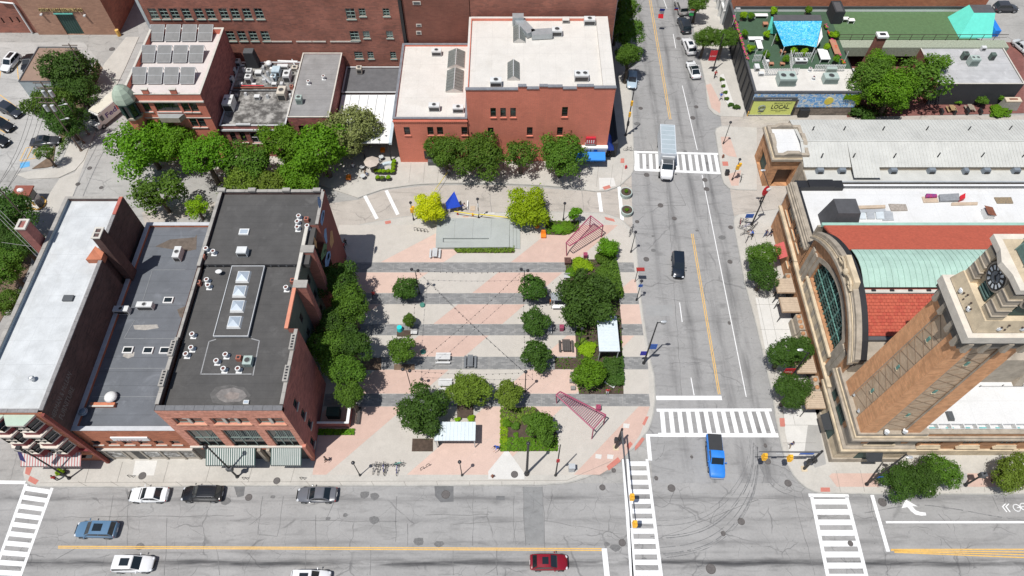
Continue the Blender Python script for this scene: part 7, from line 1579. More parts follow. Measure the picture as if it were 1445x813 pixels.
def vantruck():
 wp=M('delivery_white',(.68,.67,.64),.5,.05);t=thing('delivery_truck','white parcel delivery truck with lettered side parked in the lane','truck',(0,0,0))
 MB().box(-3.3,-1.15,.55,2.0,1.15,3.0).build('cargo_body',wp,t);MB().frustum((2.0,-1.13,3.3,1.13),(2.0,-1.1,2.75,1.1),.55,2.85).build('cab',wp,t)
 MB().box(-3.2,-1.05,3.0,2.6,1.05,3.05).build('roof',M('cream_truck_roof',(.62,.58,.48),.7,.06),t)
 MB().poly([(3.16,-1.0,1.35),(3.16,1.0,1.35),(2.83,.97,2.7),(2.83,-.97,2.7)]).build('windshield',cglass,t);MB().box(3.0,-1.1,.5,3.9,1.1,1.25).build('bonnet',wp,t)
 for s_ in(-1,1):
  MB().box(2.1,s_*1.14,1.4,2.7,s_*1.16,2.4).build('side_window',cglass,t);MB().ball((3.9,s_*.75,.9),.1,.2,.15,8,4).build('headlight',lamp_w,t)
  for xw in(-2.2,2.9):w__=MB().tube((xw,s_*.85,.42),(xw,s_*1.18,.42),.42,.42,14).build('wheel',tyre,t);MB().tube((xw,s_*1.181,.42),(xw,s_*1.2,.42),.24,.2,10).build('rim',rim,w__)
 MB().box(3.85,-.7,.45,3.95,.7,.7).build('bumper',plast,t)
 tA=text('Fed',1.3,M('print_purple',(.06,.02,.2),.5),t,(1.7,1.16,1.3),(-1,0,0),(0,0,1),.006,bold=.025,width=2.3)
 tB=text('Ex',1.3,M('print_red',(.6,.03,.03),.5),t,(-.75,1.16,1.3),(-1,0,0),(0,0,1),.006,bold=.025,width=1.5)
 c=P(147.5,145,3.0);a=R(-118);t.rotation_euler=(0,0,a);t.location=(c.x,c.y,.01)
vantruck()
# ================= STREET FURNITURE, ROOF MACHINES, PEOPLE =================
def HT(b,t,zb=0):
 p=P(*b,zb);d=ray(*t);k=(p.x*d.x+p.y*d.y)/(d.x*d.x+d.y*d.y);return max(.3,CH+d.z*k)
def lamp(b,t,label,heads=1,grp='black street lamps',r=.07,zb=.12,head='ball',extra=None):
 p=P(*b,zb);h=HT(b,t,zb);o=thing('street_lamp',label,'street lamp',(p.x,p.y,zb),grp)
 m=MB();m.tube((p.x,p.y,zb),(p.x,p.y,zb+.5),r*2.2,r*1.6,8).build('base',BLACK,o)
 MB().tube((p.x,p.y,zb+.5),(p.x,p.y,h-.3),r,r*.7,8).build('pole',BLACK,o)
 hs=[(0,0)] if heads==1 else[(-.45,.1),(.45,-.1)]
 for dx,dy in hs:
  if heads==2:MB().tube((p.x,p.y,h-.4),(p.x+dx,p.y+dy,h-.25),.035,.03,5).build('arm',BLACK,o)
  MB().ball((p.x+dx,p.y+dy,h-.15),.24,.24,.22,10,6).build('lantern',M('lantern_black',(.03,.03,.035),.35,.1),o)
  MB().tube((p.x+dx,p.y+dy,h-.42),(p.x+dx,p.y+dy,h-.3),.1,.16,8).build('lantern_collar',BLACK,o)
 return o,p,h
for b,t,lb,n in(((508,671),(498.7,652),'short black lamp left of the parked bicycles',1),((652,671),(650,651),'short black lamp on the pavement below the square bed',1),((743.3,668.4),(747.3,625.2),'thick tall black lamp column beside the pale triangle of paving',1),((592,414),(586,380),'two headed black lamp beside the round dark tree',2),((739,425),(738,380),'two headed black lamp by the top tree of the column of three',2),((741,553),(741,524),'black lamp below the column of three trees',1),((581.5,552),(575,521),'leaning looking black lamp above the large dense tree',2),((817.4,489),(821,463),'black lamp in the long planting bed',1),((583.8,310.7),(579.6,285),'black lamp left of the yellow tree',1),((794.8,310.6),(796.3,286),'black lamp behind the upper trellis bed',1),((711,246),(711,222),'black lamp before the red block between the street trees',1),((675.6,308),(673.4,280),'black and white banded pole behind the stage',1),((890.2,356),(896.9,326.6),'black lamp at the kerb beside the bicycle racks of the avenue',1),((898,423.8),(905.5,395.7),'black lamp with a blue sign at the avenue kerb',1),((1020.5,203),(1031.6,171.8),'black lamp on the far corner island above the crossing',1),((1033,254),(1044.4,224),'black lamp post carrying a yellow signal box',1)):
 o,p,h=lamp(b,t,lb,n,r=.17 if 'thick' in lb else.07)
 if 'blue sign' in lb:MB().box(p.x-.3,p.y-.12,h-1.5,p.x+.3,p.y-.08,h-.9).build('sign',M('blue_sign',(.02,.1,.4),.5),o)
 if 'yellow' in lb:MB().box(p.x-.2,p.y-.35,h-2.2,p.x+.3,p.y-.08,h-1.3).build('signal_box',YELLOW,o);MB().box(p.x+.08,p.y-.3,h-1.5,p.x+.5,p.y,h-.9).build('signal_box',YELLOW,o)
 if 'banded' in lb:MB().tube((p.x,p.y,h-2.0),(p.x,p.y,h-1.2),.09,.09,8).tube((p.x,p.y,1.2),(p.x,p.y,1.9),.09,.09,8).build('white_band',WHITE,o)
def pole(b,t,label,arm=None,z=.12,mat=None,r=.13,head='cobra',zb=None,cat='light pole',name='light_pole'):
 p=P(*b,z);h=HT(b,t,z);mat=mat or BLACK;o=thing(name,label,cat,(p.x,p.y,z))
 MB().tube((p.x,p.y,z),(p.x,p.y,z+.25),r*2,r*1.7,8).build('base',mat,o);MB().tube((p.x,p.y,z+.25),(p.x,p.y,h),r,r*.65,8).build('pole',mat,o)
 if arm:
  e=P(*arm,h+.1);MB().tube((p.x,p.y,h-.15),(e.x,e.y,h+.1),.06,.05,6).build('arm',mat,o);d=(e-p).normalized()
  MB().ball((e.x,e.y,h+.05),.42,.2,.12,8,5).build('lamp_head',LGREY if mat is not BLACK else METAL,o)
 return o,p,h
def banner(o,p,z0_,z1_,w_,mat,dy=0,name='banner',txt=None):
 MB().box(p.x-.08-w_,p.y-.02+dy,z0_,p.x-.08,p.y+.02+dy,z1_).build(name,mat,o)
 if txt:text(txt,(z1_-z0_)*.22,WHITE,o,(p.x-.08-w_*.5,p.y-.03,lerp(z0_,z1_,.4)),(1,0,0),(0,0,1),.004,align='CENTER',width=w_*.8)
o,p,h=pole((908.4,512.5),(930,455.7),'tall pole at the avenue kerb with blue banner and blue street signs',(936.8,453.6));banner(o,p,2.4,3.5,.8,M('navy_banner',(.03,.03,.35),.7));MB().box(p.x+.1,p.y-.05,4.2,p.x+1.0,p.y+.0,5.0).build('street_sign',M('blue_sign',(.02,.16,.36),.5),o);MB().box(p.x+.1,p.y-.05,5.1,p.x+1.0,p.y,5.5).build('street_sign',M('blue_sign',(.02,.16,.36)),o)
o,p,h=pole((1106,545),(1137,495),'pole rising through the paired trees with a red market banner',(1129.5,493.5));banner(o,p,3.6,5.3,1.3,RED,txt='West')
MB().box(p.x-1.3,p.y-.05,3.2,p.x-.1,p.y+.0,3.58).build('banner_foot',WHITE,o)
o,p,h=pole((1005.8,100),(1020.8,47.7),'pole with a red banner beside the white parked sedan at the avenue kerb',None);banner(o,p,2.4,4.6,1.3,RED,txt='Local')
o,p,h=pole((1060.7,317),(1083,262),'tall pole with red and white round signs above the parked bicycles',(1077,240));MB().ball((p.x-.3,p.y-.2,h-.8),.45,.1,1.1,10,6).build('red_sign',RED,o);MB().ball((p.x,p.y-.3,h-.4),.35,.1,.35,8,5).build('white_sign',WHITE,o);MB().box(p.x-1.6,p.y-.2,2.0,p.x-.4,p.y-.15,2.9).build('blue_panel',M('blue_sign',(.02,.16,.36)),o)
o,p,h=pole((1222.7,683.6),(1279,641),'dark pole leaning into view before the clock tower, left of the joined trees',(1284,645));MB().box(p.x+.1,p.y-.05,2.6,p.x+.8,p.y,3.1).build('blue_plate',M('blue_sign',(.02,.16,.36)),o)
o,p,h=pole((1362,684.7),(1391.8,667.7),'short signal pole right of the joined trees',None);MB().box(p.x-.3,p.y-.25,h-1.2,p.x+.4,p.y+.25,h-.4).build('signal_box',DGREY,o)
o,p,h=pole((335,673),(292.4,629),'tall black pole in front of the green striped awning',None,r=.12);MB().ball((p.x-.1,p.y-.1,h),.3,.3,.35,8,6).build('lantern',BLACK,o);MB().box(p.x-.35,p.y-.2,2.6,p.x+.35,p.y+.2,3.4).build('flower_basket',DGREY,o)
o,p,h=pole((98,675),(25.8,635.7),'tall black pole at the western street corner with hanging flag',None,r=.12);MB().box(p.x-.4,p.y-.2,h-.1,p.x+.1,p.y+.2,h+.3).build('lantern',BLACK,o);MB().tube((p.x,p.y,h-2),(p.x-1.8,p.y+.3,h-1.6),.04,.04,5).build('arm',BLACK,o);MB().poly([(p.x-1.5,p.y+.3,h-1.7),(p.x-1.0,p.y+.15,h-1.8),(p.x-1.3,p.y-.4,h-3.6),(p.x-1.9,p.y-.2,h-3.3)]).build('flag',M('dark_flag',(.05,.02,.08),.8,.3,6,col2=(.02,.04,.16)),o)
o,p,h=pole((784,670.8),(789.3,627.5),'slim black post with small red sign beside the grey control cabinet',None,r=.1);MB().box(p.x-.2,p.y-.15,5.2,p.x+.2,p.y-.1,6.2).build('red_plate',RED,o)
c=P(806,664,.12);o=thing('control_cabinet','grey traffic control cabinet on the curved corner pavement','cabinet',tuple(c));MB().box(c.x-.35,c.y-.25,.12,c.x+.35,c.y+.3,1.6).build('body',LGREY,o);MB().box(c.x-.4,c.y-.3,1.6,c.x+.4,c.y+.35,1.68).build('lid',METAL,o)
o,p,h=pole((883,191),(894.5,124),'tall signal pole at the kerb beside the charcoal wall with yellow signals',None,r=.12)
for z_ in(2.6,4.6,7.0):MB().box(p.x-.2,p.y-.4,z_,p.x+.15,p.y-.12,z_+.9).build('signal',YELLOW if z_>3 else BLACK,o)
def mast(b,t,e,sig,label,plates=()):
 p=P(*b,.12);h=HT(b,t,.12);o=thing('traffic_signal_mast',label,'traffic signal',(p.x,p.y,.12))
 MB().box(p.x-.35,p.y-.35,.121,p.x+.35,p.y+.35,.2).build('base_plate',sand,o);MB().tube((p.x,p.y,.2),(p.x,p.y,h+.2),.19,.14,10).build('pole',BLACK,o)
 q_=P(*e,h+.25);MB().tube((p.x,p.y,h-.2),(q_.x,q_.y,h+.25),.12,.06,8).build('mast_arm',M('mast_arm_grey',(.10,.10,.105),.5,.1),o)
 for s_ in sig:
  c=P(*s_,h-.2);m=MB().box(c.x-.18,c.y-.16,h-1.0,c.x+.18,c.y+.16,h+.15).build('signal_head',YELLOW,o)
  for k in range(3):MB().box(c.x-.24,c.y-.36,h-.93+k*.36,c.x+.24,c.y+.3,h-.9+k*.36).build('visor',M('signal_amber_hood',(.62,.35,.03),.5),m)
 for a,b_,mt in plates:A_,B_=P(*a,h-.1),P(*b_,h-.1);MB().box(A_.x,A_.y-.02,h-.45,B_.x,A_.y+.02,h+.0).build('street_name_plate',mt,o)
 MB().box(p.x-.5,p.y-.3,2.4,p.x-.15,p.y+.2,3.3).box(p.x+.15,p.y-.2,2.6,p.x+.5,p.y+.3,3.4).build('pedestrian_signal',BLACK,o)
 return o
mast((869,632),(878.7,606.7),(890.5,745),[(892.4,700),(896.4,738)],'signal mast on the plaza corner with its arm over the left crossing')
mast((1134.5,661.7),(1159.4,637.3),(1071,637.5),[(1080,643),(1116,645)],'signal mast on the market corner with its arm over the avenue',[((1129,640),(1149,641),M('blue_sign',(.02,.16,.36))),((1096,639),(1104,640),WHITE)])
ptops=[]
for b,t,lb in(((114.6,212.6),(59,135.4),'front wooden pole carrying transformers by the car park'),((118,202),(60,113),'second wooden pole carrying transformers by the car park'),((125,190),(92,138),'thin wooden pole behind the transformer poles'),((136.7,125.4),(85,66),'wooden pole with crossarm above the small garage'),((60,334),(2,265),'wooden pole beside the overhead wires at the left edge')):
 o,p,h=pole(b,t,lb,None,z=.1,mat=M('pole_wood',(.17,.135,.11),.9,.15),r=.14,cat='utility pole',name='utility_pole');ptops.append((p,h))
 if 'behind' not in lb and 'left edge' not in lb:
  for dz in(.3,1.3):MB().box(p.x-1.3,p.y-.06,h-dz-.12,p.x+1.3,p.y+.06,h-dz).build('crossarm',M('pole_wood',(.17,.135,.11)),o)
 if 'transformers' in lb:
  for dx in(-.55,.55):MB().tube((p.x+dx,p.y-.1,h-2.9),(p.x+dx,p.y-.1,h-1.8),.3,.3,10).build('transformer',LGREY,o)
  e=(p.x+1.6,p.y-.1,h-4.5);MB().tube((p.x,p.y,h-5),e,.04,.04,5).build('lamp_arm',LGREY,o);MB().ball(e,.35,.16,.1,8,4).build('lamp_head',LGREY,o)
for(a,b) in((0,4),(1,4)):
 for k in(-.8,.8):
  (p,h),(q_,g_)=ptops[a],ptops[b];m=MB();pts=[(lerp(p.x+k,q_.x+k,t),lerp(p.y,q_.y,t),lerp(h-.3,g_-.3,t)-1.2*math.sin(math.pi*t)) for t in[i/8 for i in range(9)]];m.path(pts,.022,4)
  o=m.build('overhead_wire',BLACK,at=(p.x,p.y,h));tag(o,['outer','inner'][k>0]+' overhead wire from the '+['front','second'][a]+' transformer pole towards the left edge','wire')
for k,(a,b) in enumerate((((0,297),(60,357)),((0,303),(56,360)),((0,309),(52,362)),((2,342),(52,349)))):
 A_,B_=P(*a,9),P(*b,7.5);o=MB().tube(tuple(A_),tuple(B_),.03,.03,4).build('overhead_wire',M('pale_cable',(.3,.3,.29),.6),at=tuple(A_));tag(o,['topmost','second','third','lowest, nearly level,'][k]+' pale wire over the trees at the left edge','wire')
ap={1:P(588,381,4.3),2:P(738,381,4.3),3:P(577,523,4.3),4:P(741,526,4.3)}
for k,(a,b,lb) in enumerate(((1,2,'along the top of the plaza'),(1,3,'down the left side of the plaza'),(2,3,'long diagonal from the top right lamp'),(2,4,'down through the column of three trees'),(3,4,'along the lower side of the plaza'),(1,4,'long diagonal from the top left lamp'))):
 A_,B_=ap[a],ap[b];n=int((B_-A_).length/.8);m=MB();pts=[A_.lerp(B_,i/n)-Vector((0,0,.7*math.sin(math.pi*i/n))) for i in range(n+1)];o=thing('string_lights','string of small black bulbs '+lb,'string lights',tuple(A_),'string lights over the plaza')
 m.path(pts,.014,3).build('cable',BLACK,o);m=MB()
 for p in pts:m.ball((p.x,p.y,p.z-.1),.075,.075,.1,5,3)
 m.build('bulbs',BLACK,o,kind='stuff')
mr=M('ribbed_roof_sheet',(.60,.66,.68),.5,.05)
def shelter(x0,y0,x1,y1,h,n,label,axis='x',cut=None):
 o=thing('shelter',label,'shelter',((x0+x1)/2,(y0+y1)/2,.12),'metal roofed shelters')
 for i in range(n):
  a,b=(lerp(x0,x1,i/n),lerp(x0,x1,(i+1)/n)) if axis=='x' else(lerp(y0,y1,i/n),lerp(y0,y1,(i+1)/n))
  if axis=='x':MB().box(a+.01,y0,h,b-.01,y1,h+.05).box(a-.02,y0-.01,h+.051,a+.03,y1+.01,h+.1).build('roof_panel',mr,o)
  else:MB().box(x0,a+.01,h,x1,b-.01,h+.05).box(x0-.01,a-.02,h+.051,x1+.01,a+.03,h+.1).build('roof_panel',mr,o)
 for a in(x0+.15,x1-.15):
  for b in(y0+.15,y1-.15):MB().box(a-.05,b-.05,.13,a+.05,b+.05,h-.1).build('post',LGREY,o)
 MB().box(x0,y0,h-.12,x1,y0+.08,h-.005).box(x0,y1-.08,h-.12,x1,y1,h-.005).build('beam',LGREY,o)
 MB().box(x0+.3,y0+.3,.13,x0+.34,y1-.2,2.1).box(x0+.4,y1-.2,.4,x1-.4,y1-.16,2.1).build('glass_panel',M('tinted_shelter_glass',(.05,.07,.07),.2,.1),o)
 MB().box(x0+.6,y1-.9,.5,x1-.6,y1-.5,.58).build('bench',WOOD,o)
a,b=P(613,622,2.8),P(671.5,595.5,2.8);shelter(a.x,a.y,b.x,b.y,2.8,11,'white ribbed roof bus shelter below the feathery tree')
a,b=P(845.5,496,3.1),P(870,446,3.1);shelter(a.x,a.y,b.x,b.y,3.1,12,'tall narrow white ribbed shelter in the long bed by the avenue','y')
a,b=P(778,424,2.6),P(803,413,2.6);o=thing('small_canopy','small grey canopy with white table tucked against the broad dark tree','canopy',((a.x+b.x)/2,(a.y+b.y)/2,.12));MB().box(a.x,a.y,2.55,b.x,b.y,2.65).build('roof',M('grey_canopy',(.3,.32,.34),.5,.1),o)
for x_ in(a.x+.1,b.x-.1):MB().box(x_-.04,a.y+.1,.13,x_+.04,a.y+.18,2.54).build('post',LGREY,o)
MB().box(a.x+.2,a.y-.2,.8,b.x-.3,a.y+.4,.86).build('table_top',WHITE,o)
o=thing('stage','low grey concrete stage with ramp and steps north of the paving','stage',tuple(P(668,330,.12)));sg=M('stage_concrete',(.36,.38,.36),.9,.06,.5)
for i in range(4):
 pl=[(lerp(616.8,719.5,i/4)+.07,308),(lerp(616.8,719.5,(i+1)/4)-.07,308),(lerp(615,718.5,(i+1)/4)-.07,336),(lerp(615,718.5,i/4)+.07,336)];MB().prism(px(pl,.6),.13,.6).build('deck_slab',sg,o)
MB().prism(px([(615,342),(718.5,341),(718.5,348.5),(614.8,349.5)],.6),.13,.6).build('deck_slab',sg,o);MB().prism(px([(615,336),(625,336),(625,342),(615,342)],.6),.13,.598).build('deck_slab',sg,o);MB().prism(px([(690,336),(718.5,336),(718.5,342),(690,342)],.6),.13,.597).build('deck_slab',sg,o)
MB().prism(px([(625,336.5),(690,336.5),(690,341.5),(625,341.5)],.3),.13,.3).build('ramp',sg,o)
for i in range(3):MB().prism(px([(719+i*5,311+i*2),(724+i*5,312+i*2),(724+i*5,349+i),(719+i*5,348.5+i)],.5-.12*i),.13,.48-.12*i).build('step',sg,o)
pk=M('raspberry_steel',(.34,.06,.12),.5,.08)
def trellis(n0,n1,w0,w1,posts,label,ns=20,h=3.0):
 A0,A1,B0,B1=[P(*q_,h) for q_ in(n0,n1,w0,w1)];o=thing('slatted_trellis',label,'trellis',tuple((A0+B1)/2-Vector((0,0,h-.12))),'raspberry pink slatted trellises')
 for a,b in((A0,B0),(A1,B1)):MB().tube(tuple(a),tuple(b),.09,.09,5).build('rail',pk,o)
 MB().tube(tuple(B0),tuple(B1),.09,.09,5).tube(tuple(A0),tuple(A1),.09,.09,5).build('end_rail',pk,o)
 for i in range(1,ns):t=i/ns;a,b=A0.lerp(B0,t),A1.lerp(B1,t);MB().tube(tuple(a),tuple(b),.045,.045,4).build('slat',pk,o)
 for b,top in posts:q_=P(*b,.13);MB().tube(tuple(q_),(top.x,top.y,h) if top else(q_.x,q_.y,h),.08,.08,6).build('post',pk,o)
A=[P(*q_,3.0) for q_ in((799,342.5),(804,347),(833.7,304.5),(851,318))]
trellis((799,342.5),(804,347),(833.7,304.5),(851,318),[((799.7,361),A[0]),((848.4,334.7),A[3]),((832,320),A[2])],'upper raspberry pink trellis fanning out towards the avenue')
A=[P(*q_,3.0) for q_ in((784.7,557.4),(790.5,552.7),(837.3,605.7),(854.8,585.5))]
trellis((784.7,557.4),(790.5,552.7),(837.3,605.7),(854.8,585.5),[((785.8,569),A[0]),((851.3,599.5),A[3]),((835,619.3),A[2])],'lower raspberry pink trellis pointing at the corner crossing',24)
def table_set(x,y,mat,label,n=2,L_=1.8,rot=0,z=.13,W_=.75):
 c=P(x,y,z+.7);o=thing('picnic_table',label,'picnic table',(c.x,c.y,z))
 for k in range(4):MB().box(c.x-W_/2+k*W_/4+.01,c.y-L_/2,z+.70,c.x-W_/2+(k+1)*W_/4-.01,c.y+L_/2,z+.75).build('top_board',mat,o)
 for s_ in(-1,1):
  MB().box(c.x+s_*(W_/2+.32)-.14,c.y-L_/2,z+.42,c.x+s_*(W_/2+.32)+.14,c.y+L_/2,z+.47).build('seat',mat,o);MB().tube((c.x-W_/2-.3,c.y+s_*L_*.35,z+.38),(c.x+W_/2+.3,c.y+s_*L_*.35,z+.38),.035,.035,4).build('cross_bar',mat,o)
  for q_ in(-1,1):MB().tube((c.x+q_*W_*.7,c.y+s_*L_*.35,z),(c.x+q_*W_*.25,c.y+s_*L_*.35,z+.7),.035,.035,4).build('leg',mat,o)
 o.rotation_euler=(0,0,R(rot));return o
gw_=M('grey_bench_wood',(.16,.17,.18),.8,.15);cw=M('concrete_furniture',(.58,.58,.57),.85,.08)
table_set(663.5,509,gw_,'dark grey slatted picnic table upright between two paving bands');table_set(799,487,M('charred_wood',(.08,.07,.065),.85,.2),'wide dark wooden picnic table beside the long bed',W_=1.1);table_set(613.6,356,LGREY,'pale metal picnic table left of the stage',L_=1.6)
table_set(625,504,cw,'white concrete table with one bench in the middle of the plaza',rot=90,L_=2.0);table_set(628,541,cw,'white concrete table half under the feathery tree',rot=90);table_set(1344,152,M('tan_wood',(.35,.24,.12),.8,.15),'left tan garden table before the charcoal wall',z=.07,L_=1.4);table_set(1370,151,M('tan_grey_wood',(.3,.26,.2),.8,.15),'right grey garden table before the charcoal wall',z=.07,L_=1.4)
def bench(x,y,mat,label,L_=1.8,rot=0,z=.13):
 c=P(x,y,z+.45);o=thing('bench',label,'bench',(c.x,c.y,z))
 for k in range(4):MB().box(c.x-L_/2,c.y-.24+k*.13,z+.42,c.x+L_/2,c.y-.13+k*.13,z+.46).build('slat',mat,o)
 MB().box(c.x-L_/2,c.y+.28,z+.5,c.x+L_/2,c.y+.31,z+.85).build('backrest',mat,o)
 for s_ in(-1,1):MB().box(c.x+s_*L_*.42-.03,c.y-.22,z,c.x+s_*L_*.42+.03,c.y+.25,z+.42).build('leg',BLACK,o)
 o.rotation_euler=(0,0,R(rot))
bench(505.7,586,M('charred_wood',(.08,.07,.065)),'dark bench beside the fenced yard',2.4,90);bench(776,461,LGREY,'pale bench right of the middle tree of the column',2.2,90);bench(584,469,cw,'short pale bench beside the smallest young tree',.9);bench(860.6,541.8,cw,'white slatted chair lying under the bright green tree',1.5,-35);bench(800,390,LGREY,'small grey bench at the top of the long bed',.9)
for k,(x,y) in enumerate(((808,527),(807,537),(808.7,547))):c=P(x,y,.5);o=tag(MB().box(c.x-.3,c.y-.25,.131,c.x+.3,c.y+.25,.55).build('stone_seat',M('grey_stone_seat',(.25,.24,.23),.9,.15,2),at=(c.x,c.y,.13)),['upper','middle','lower'][k]+' grey stone seat at the edge of the mulch beside the bright green tree','seat','grey stone seats')
def bin_(x,y,mat,label,w_=.3,h=1.0,z=.13,cat='litter bin',name='litter_bin'):
 c=P(x,y,z+h*.5);o=thing(name,label,cat,(c.x,c.y,z));MB().frustum((c.x-w_*.85,c.y-w_*.85,c.x+w_*.85,c.y+w_*.85),(c.x-w_,c.y-w_,c.x+w_,c.y+w_),z,z+h).build('body',mat,o);MB().ring((c.x,c.y,z+h+.01),w_*.6,w_*.18,'z',10,4).build('rim',mat,o);return o
for x,y,lb in((826,361,'by the upper hedge bush'),(844,576,'above the wide end of the lower trellis'),(792.5,463,'beside the dark picnic table')):bin_(x,y,pk,'raspberry pink square litter bin '+lb)
bin_(1026,243.7,BLACK,'black litter bin at the far corner island');bin_(801,369,M('rust_planter',(.11,.05,.04),.8,.2),'dark brown planter box at the top left of the long bed',.5,.7,cat='planter',name='planter_box')
for x,y,m_,lb in((883.3,235.6,'red','by the white paving patch'),(1020.5,220.5,'rust','beside the right end of the upper crossing'),(695,672,'rust2','beside the pale triangle of paving'),(17,650,'x','y')):
 if m_=='x':continue
 c=P(x,y,.5);o=thing('fire_hydrant',{'red':'bright red fire hydrant ','rust':'rusty fire hydrant ','rust2':'small rust and black hydrant '}[m_]+lb,'fire hydrant',(c.x,c.y,.13));mt=RED if m_=='red' else RUST
 MB().tube((c.x,c.y,.13),(c.x,c.y,.75),.14,.13,8).build('barrel',mt,o);MB().ball((c.x,c.y,.75),.16,.16,.16,8,4,z0=0).build('bonnet',mt,o);MB().tube((c.x-.24,c.y,.55),(c.x+.24,c.y,.55),.07,.07,6).build('nozzle',mt,o)
for k,(x,y) in enumerate(((883.6,271.3),(884.8,296.6))):
 c=P(x,y,.8);o=thing('round_planter',['upper','lower'][k]+' round pale green planter closing the side street','planter',(c.x,c.y,.02),'round planters');pg_=M('pale_green_concrete',(.42,.50,.46),.8,.08)
 m=MB();m.tube((c.x,c.y,.02),(c.x,c.y,.85),.85,.98,20).build('bowl',pg_,o);m=MB();m.ring((c.x,c.y,.87),.9,.08,'z',20,5).build('rim',pg_,o);MB().tube((c.x,c.y,.86),(c.x,c.y,.88),.84,.84,18).build('soil',DIRT,o)
 tree(x,y-1,7,.5,'s','bright',['upper','lower'][k]+' tuft of leaves in the round planter','plants in the round planters','planter_plant',.8,None,.88)
c=P(563.5,462,.9);tag(MB().tube((c.x,c.y,.13),(c.x,c.y,.95),.42,.36,14).build('barrel',M('turquoise_plastic',(.02,.60,.62),.4,.05),at=(c.x,c.y,.13)),'bright turquoise barrel at the foot of the smallest young tree','barrel')
for x,y,lb in((597,496.5,'teal round table top beside the medium green tree'),(596,430.5,'pale green ground disc right of the round dark tree')):c=P(x,y,.3);tag(MB().tube((c.x,c.y,.131),(c.x,c.y,.4),.35,.38,10).build('round_stool',M('teal_stool',(.06,.22,.17),.6,.2),at=(c.x,c.y,.13)),lb,'stool')
c=P(766.8,331.5,.5);o=thing('chair','orange moulded lounge chair between the stage steps and the upper trellis','chair',(c.x,c.y,.13));MB().frustum((c.x-.35,c.y-.4,c.x+.35,c.y+.35),(c.x-.4,c.y-.45,c.x+.4,c.y+.4),.13,.5).build('seat',ORANGE,o);MB().frustum((c.x-.4,c.y+.25,c.x+.4,c.y+.5),(c.x-.3,c.y+.4,c.x+.3,c.y+.6),.5,1.0).build('backrest',ORANGE,o)
c=P(758,320,.4);tag(MB().ball((c.x,c.y,.45),.4,.35,.3,8,5).build('orange_cover',ORANGE,at=(c.x,c.y,.13)),'small orange seat in the shade of the yellow green tree','seat')
for b,t,s_,lb in(((895.7,398),(899,380),.9,'dark red square sign on a post at the avenue kerb'),):
 p=P(*b,.12);h=HT(b,t,.12);o=thing('sign',lb,'sign',(p.x,p.y,.12));MB().tube((p.x,p.y,.12),(p.x,p.y,h),.05,.05,6).build('post',BLACK,o);MB().box(p.x-.2,p.y-.25,h-.1,p.x+.95,p.y+.35,h).build('panel',M('dark_red_panel',(.3,.02,.015),.6,.1),o)
def wheelb(o,x,z,mat=tyre):MB().ring((x,0,z),.32,.022,'y',16,4).build('wheel',mat,o)
bk0=None
def bike_proto():
 o=thing('bicycle','x','bicycle',(0,0,0));wheelb(o,-.52,.34);wheelb(o,.52,.34);fm=M('bike_frame_blue',(.05,.06,.35),.4)
 MB().path([(-.52,0,.34),(-.12,0,.32),(.38,0,.80),(-.22,0,.78),(-.12,0,.32)],.022,5).path([(-.52,0,.34),(-.22,0,.78)],.015,4).path([(.52,0,.34),(.38,0,.95)],.02,5).build('frame',fm,o)
 MB().path([(.30,-.28,.98),(.38,0,.97),(.30,.28,.98)],.018,5).build('handlebar',BLACK,o);MB().ball((-.25,0,.9),.13,.07,.04,8,4).build('saddle',BLACK,o);MB().tube((-.22,0,.78),(-.24,0,.88),.018,.018,5).build('seat_post',LGREY,o)
 MB().path([(-.12,-.15,.2),(-.12,-.08,.32),(-.12,.08,.32),(-.12,.15,.44)],.015,4).build('crank',LGREY,o);return o
BK=bike_proto();first=True
bc={'blue':(.05,.06,.35),'black':(.02,.02,.02),'teal':(.05,.5,.4),'grey':(.35,.35,.36),'red':(.4,.02,.03),'white':(.6,.6,.6)}
for x,y,rz,col,lb in((528,660,80,'grey','pale bicycle at the left end of the plaza rack'),(534,661,85,'black','black bicycle second in the plaza rack'),(541,660,95,'blue','blue bicycle in the middle of the plaza rack'),(544,662,82,'black','black bicycle right of the blue one in the plaza rack'),(560,662,88,'blue','blue bicycle at the right end of the plaza rack'),(562,654,5,'teal','teal hire bicycle parked across above the rack'),(1045,313,75,'red','red bicycle at the left of the crowd by the tall pole'),(1050,311,20,'black','dark bicycle above the crowd by the tall pole'),(1054,318,10,'blue','blue bicycle in the crowd by the tall pole'),(1060,322,40,'black','dark bicycle under the tall pole'),(1066,318,50,'grey','pale bicycle right of the tall pole'),(1052,328,20,'black','dark bicycle lower left of the tall pole'),(1055,336,60,'black','lowest dark bicycle by the tree'),(1062,331,70,'black','dark bicycle beside the blue jacket'),(1049,322,-30,'grey','tilted pale bicycle left of the tall pole'),(1046,251,70,'black','bicycle near the black litter bin'),(891,322,60,'grey','bicycle leaning at the kerb near the round planters'),(887,210,0,'black','bicycle in the shade of the charcoal wall')):
 mt={'bike_frame_blue':M('bike_'+col,bc[col],.4)};c=P(x,y,.6);o=dup(BK,(c.x,c.y,.13),R(rz),lb,mats=mt,group='parked bicycles')
for ch in list(BK.children):bpy.data.objects.remove(ch)
bpy.data.objects.remove(BK)
def rack(x,y,n,label,dx=.7,rot=0):
 c=P(x,y,.3);o=thing('bicycle_rack',label,'bicycle rack',(c.x,c.y,.13))
 for i in range(n):X=c.x+(i-(n-1)/2)*dx;MB().path([(X-.22,c.y,.13),(X-.22,c.y,.9),(X,c.y,1.0),(X+.22,c.y,.9),(X+.22,c.y,.13)],.035,5).build('hoop',BLACK,o)
 o.rotation_euler=(0,0,R(rot))
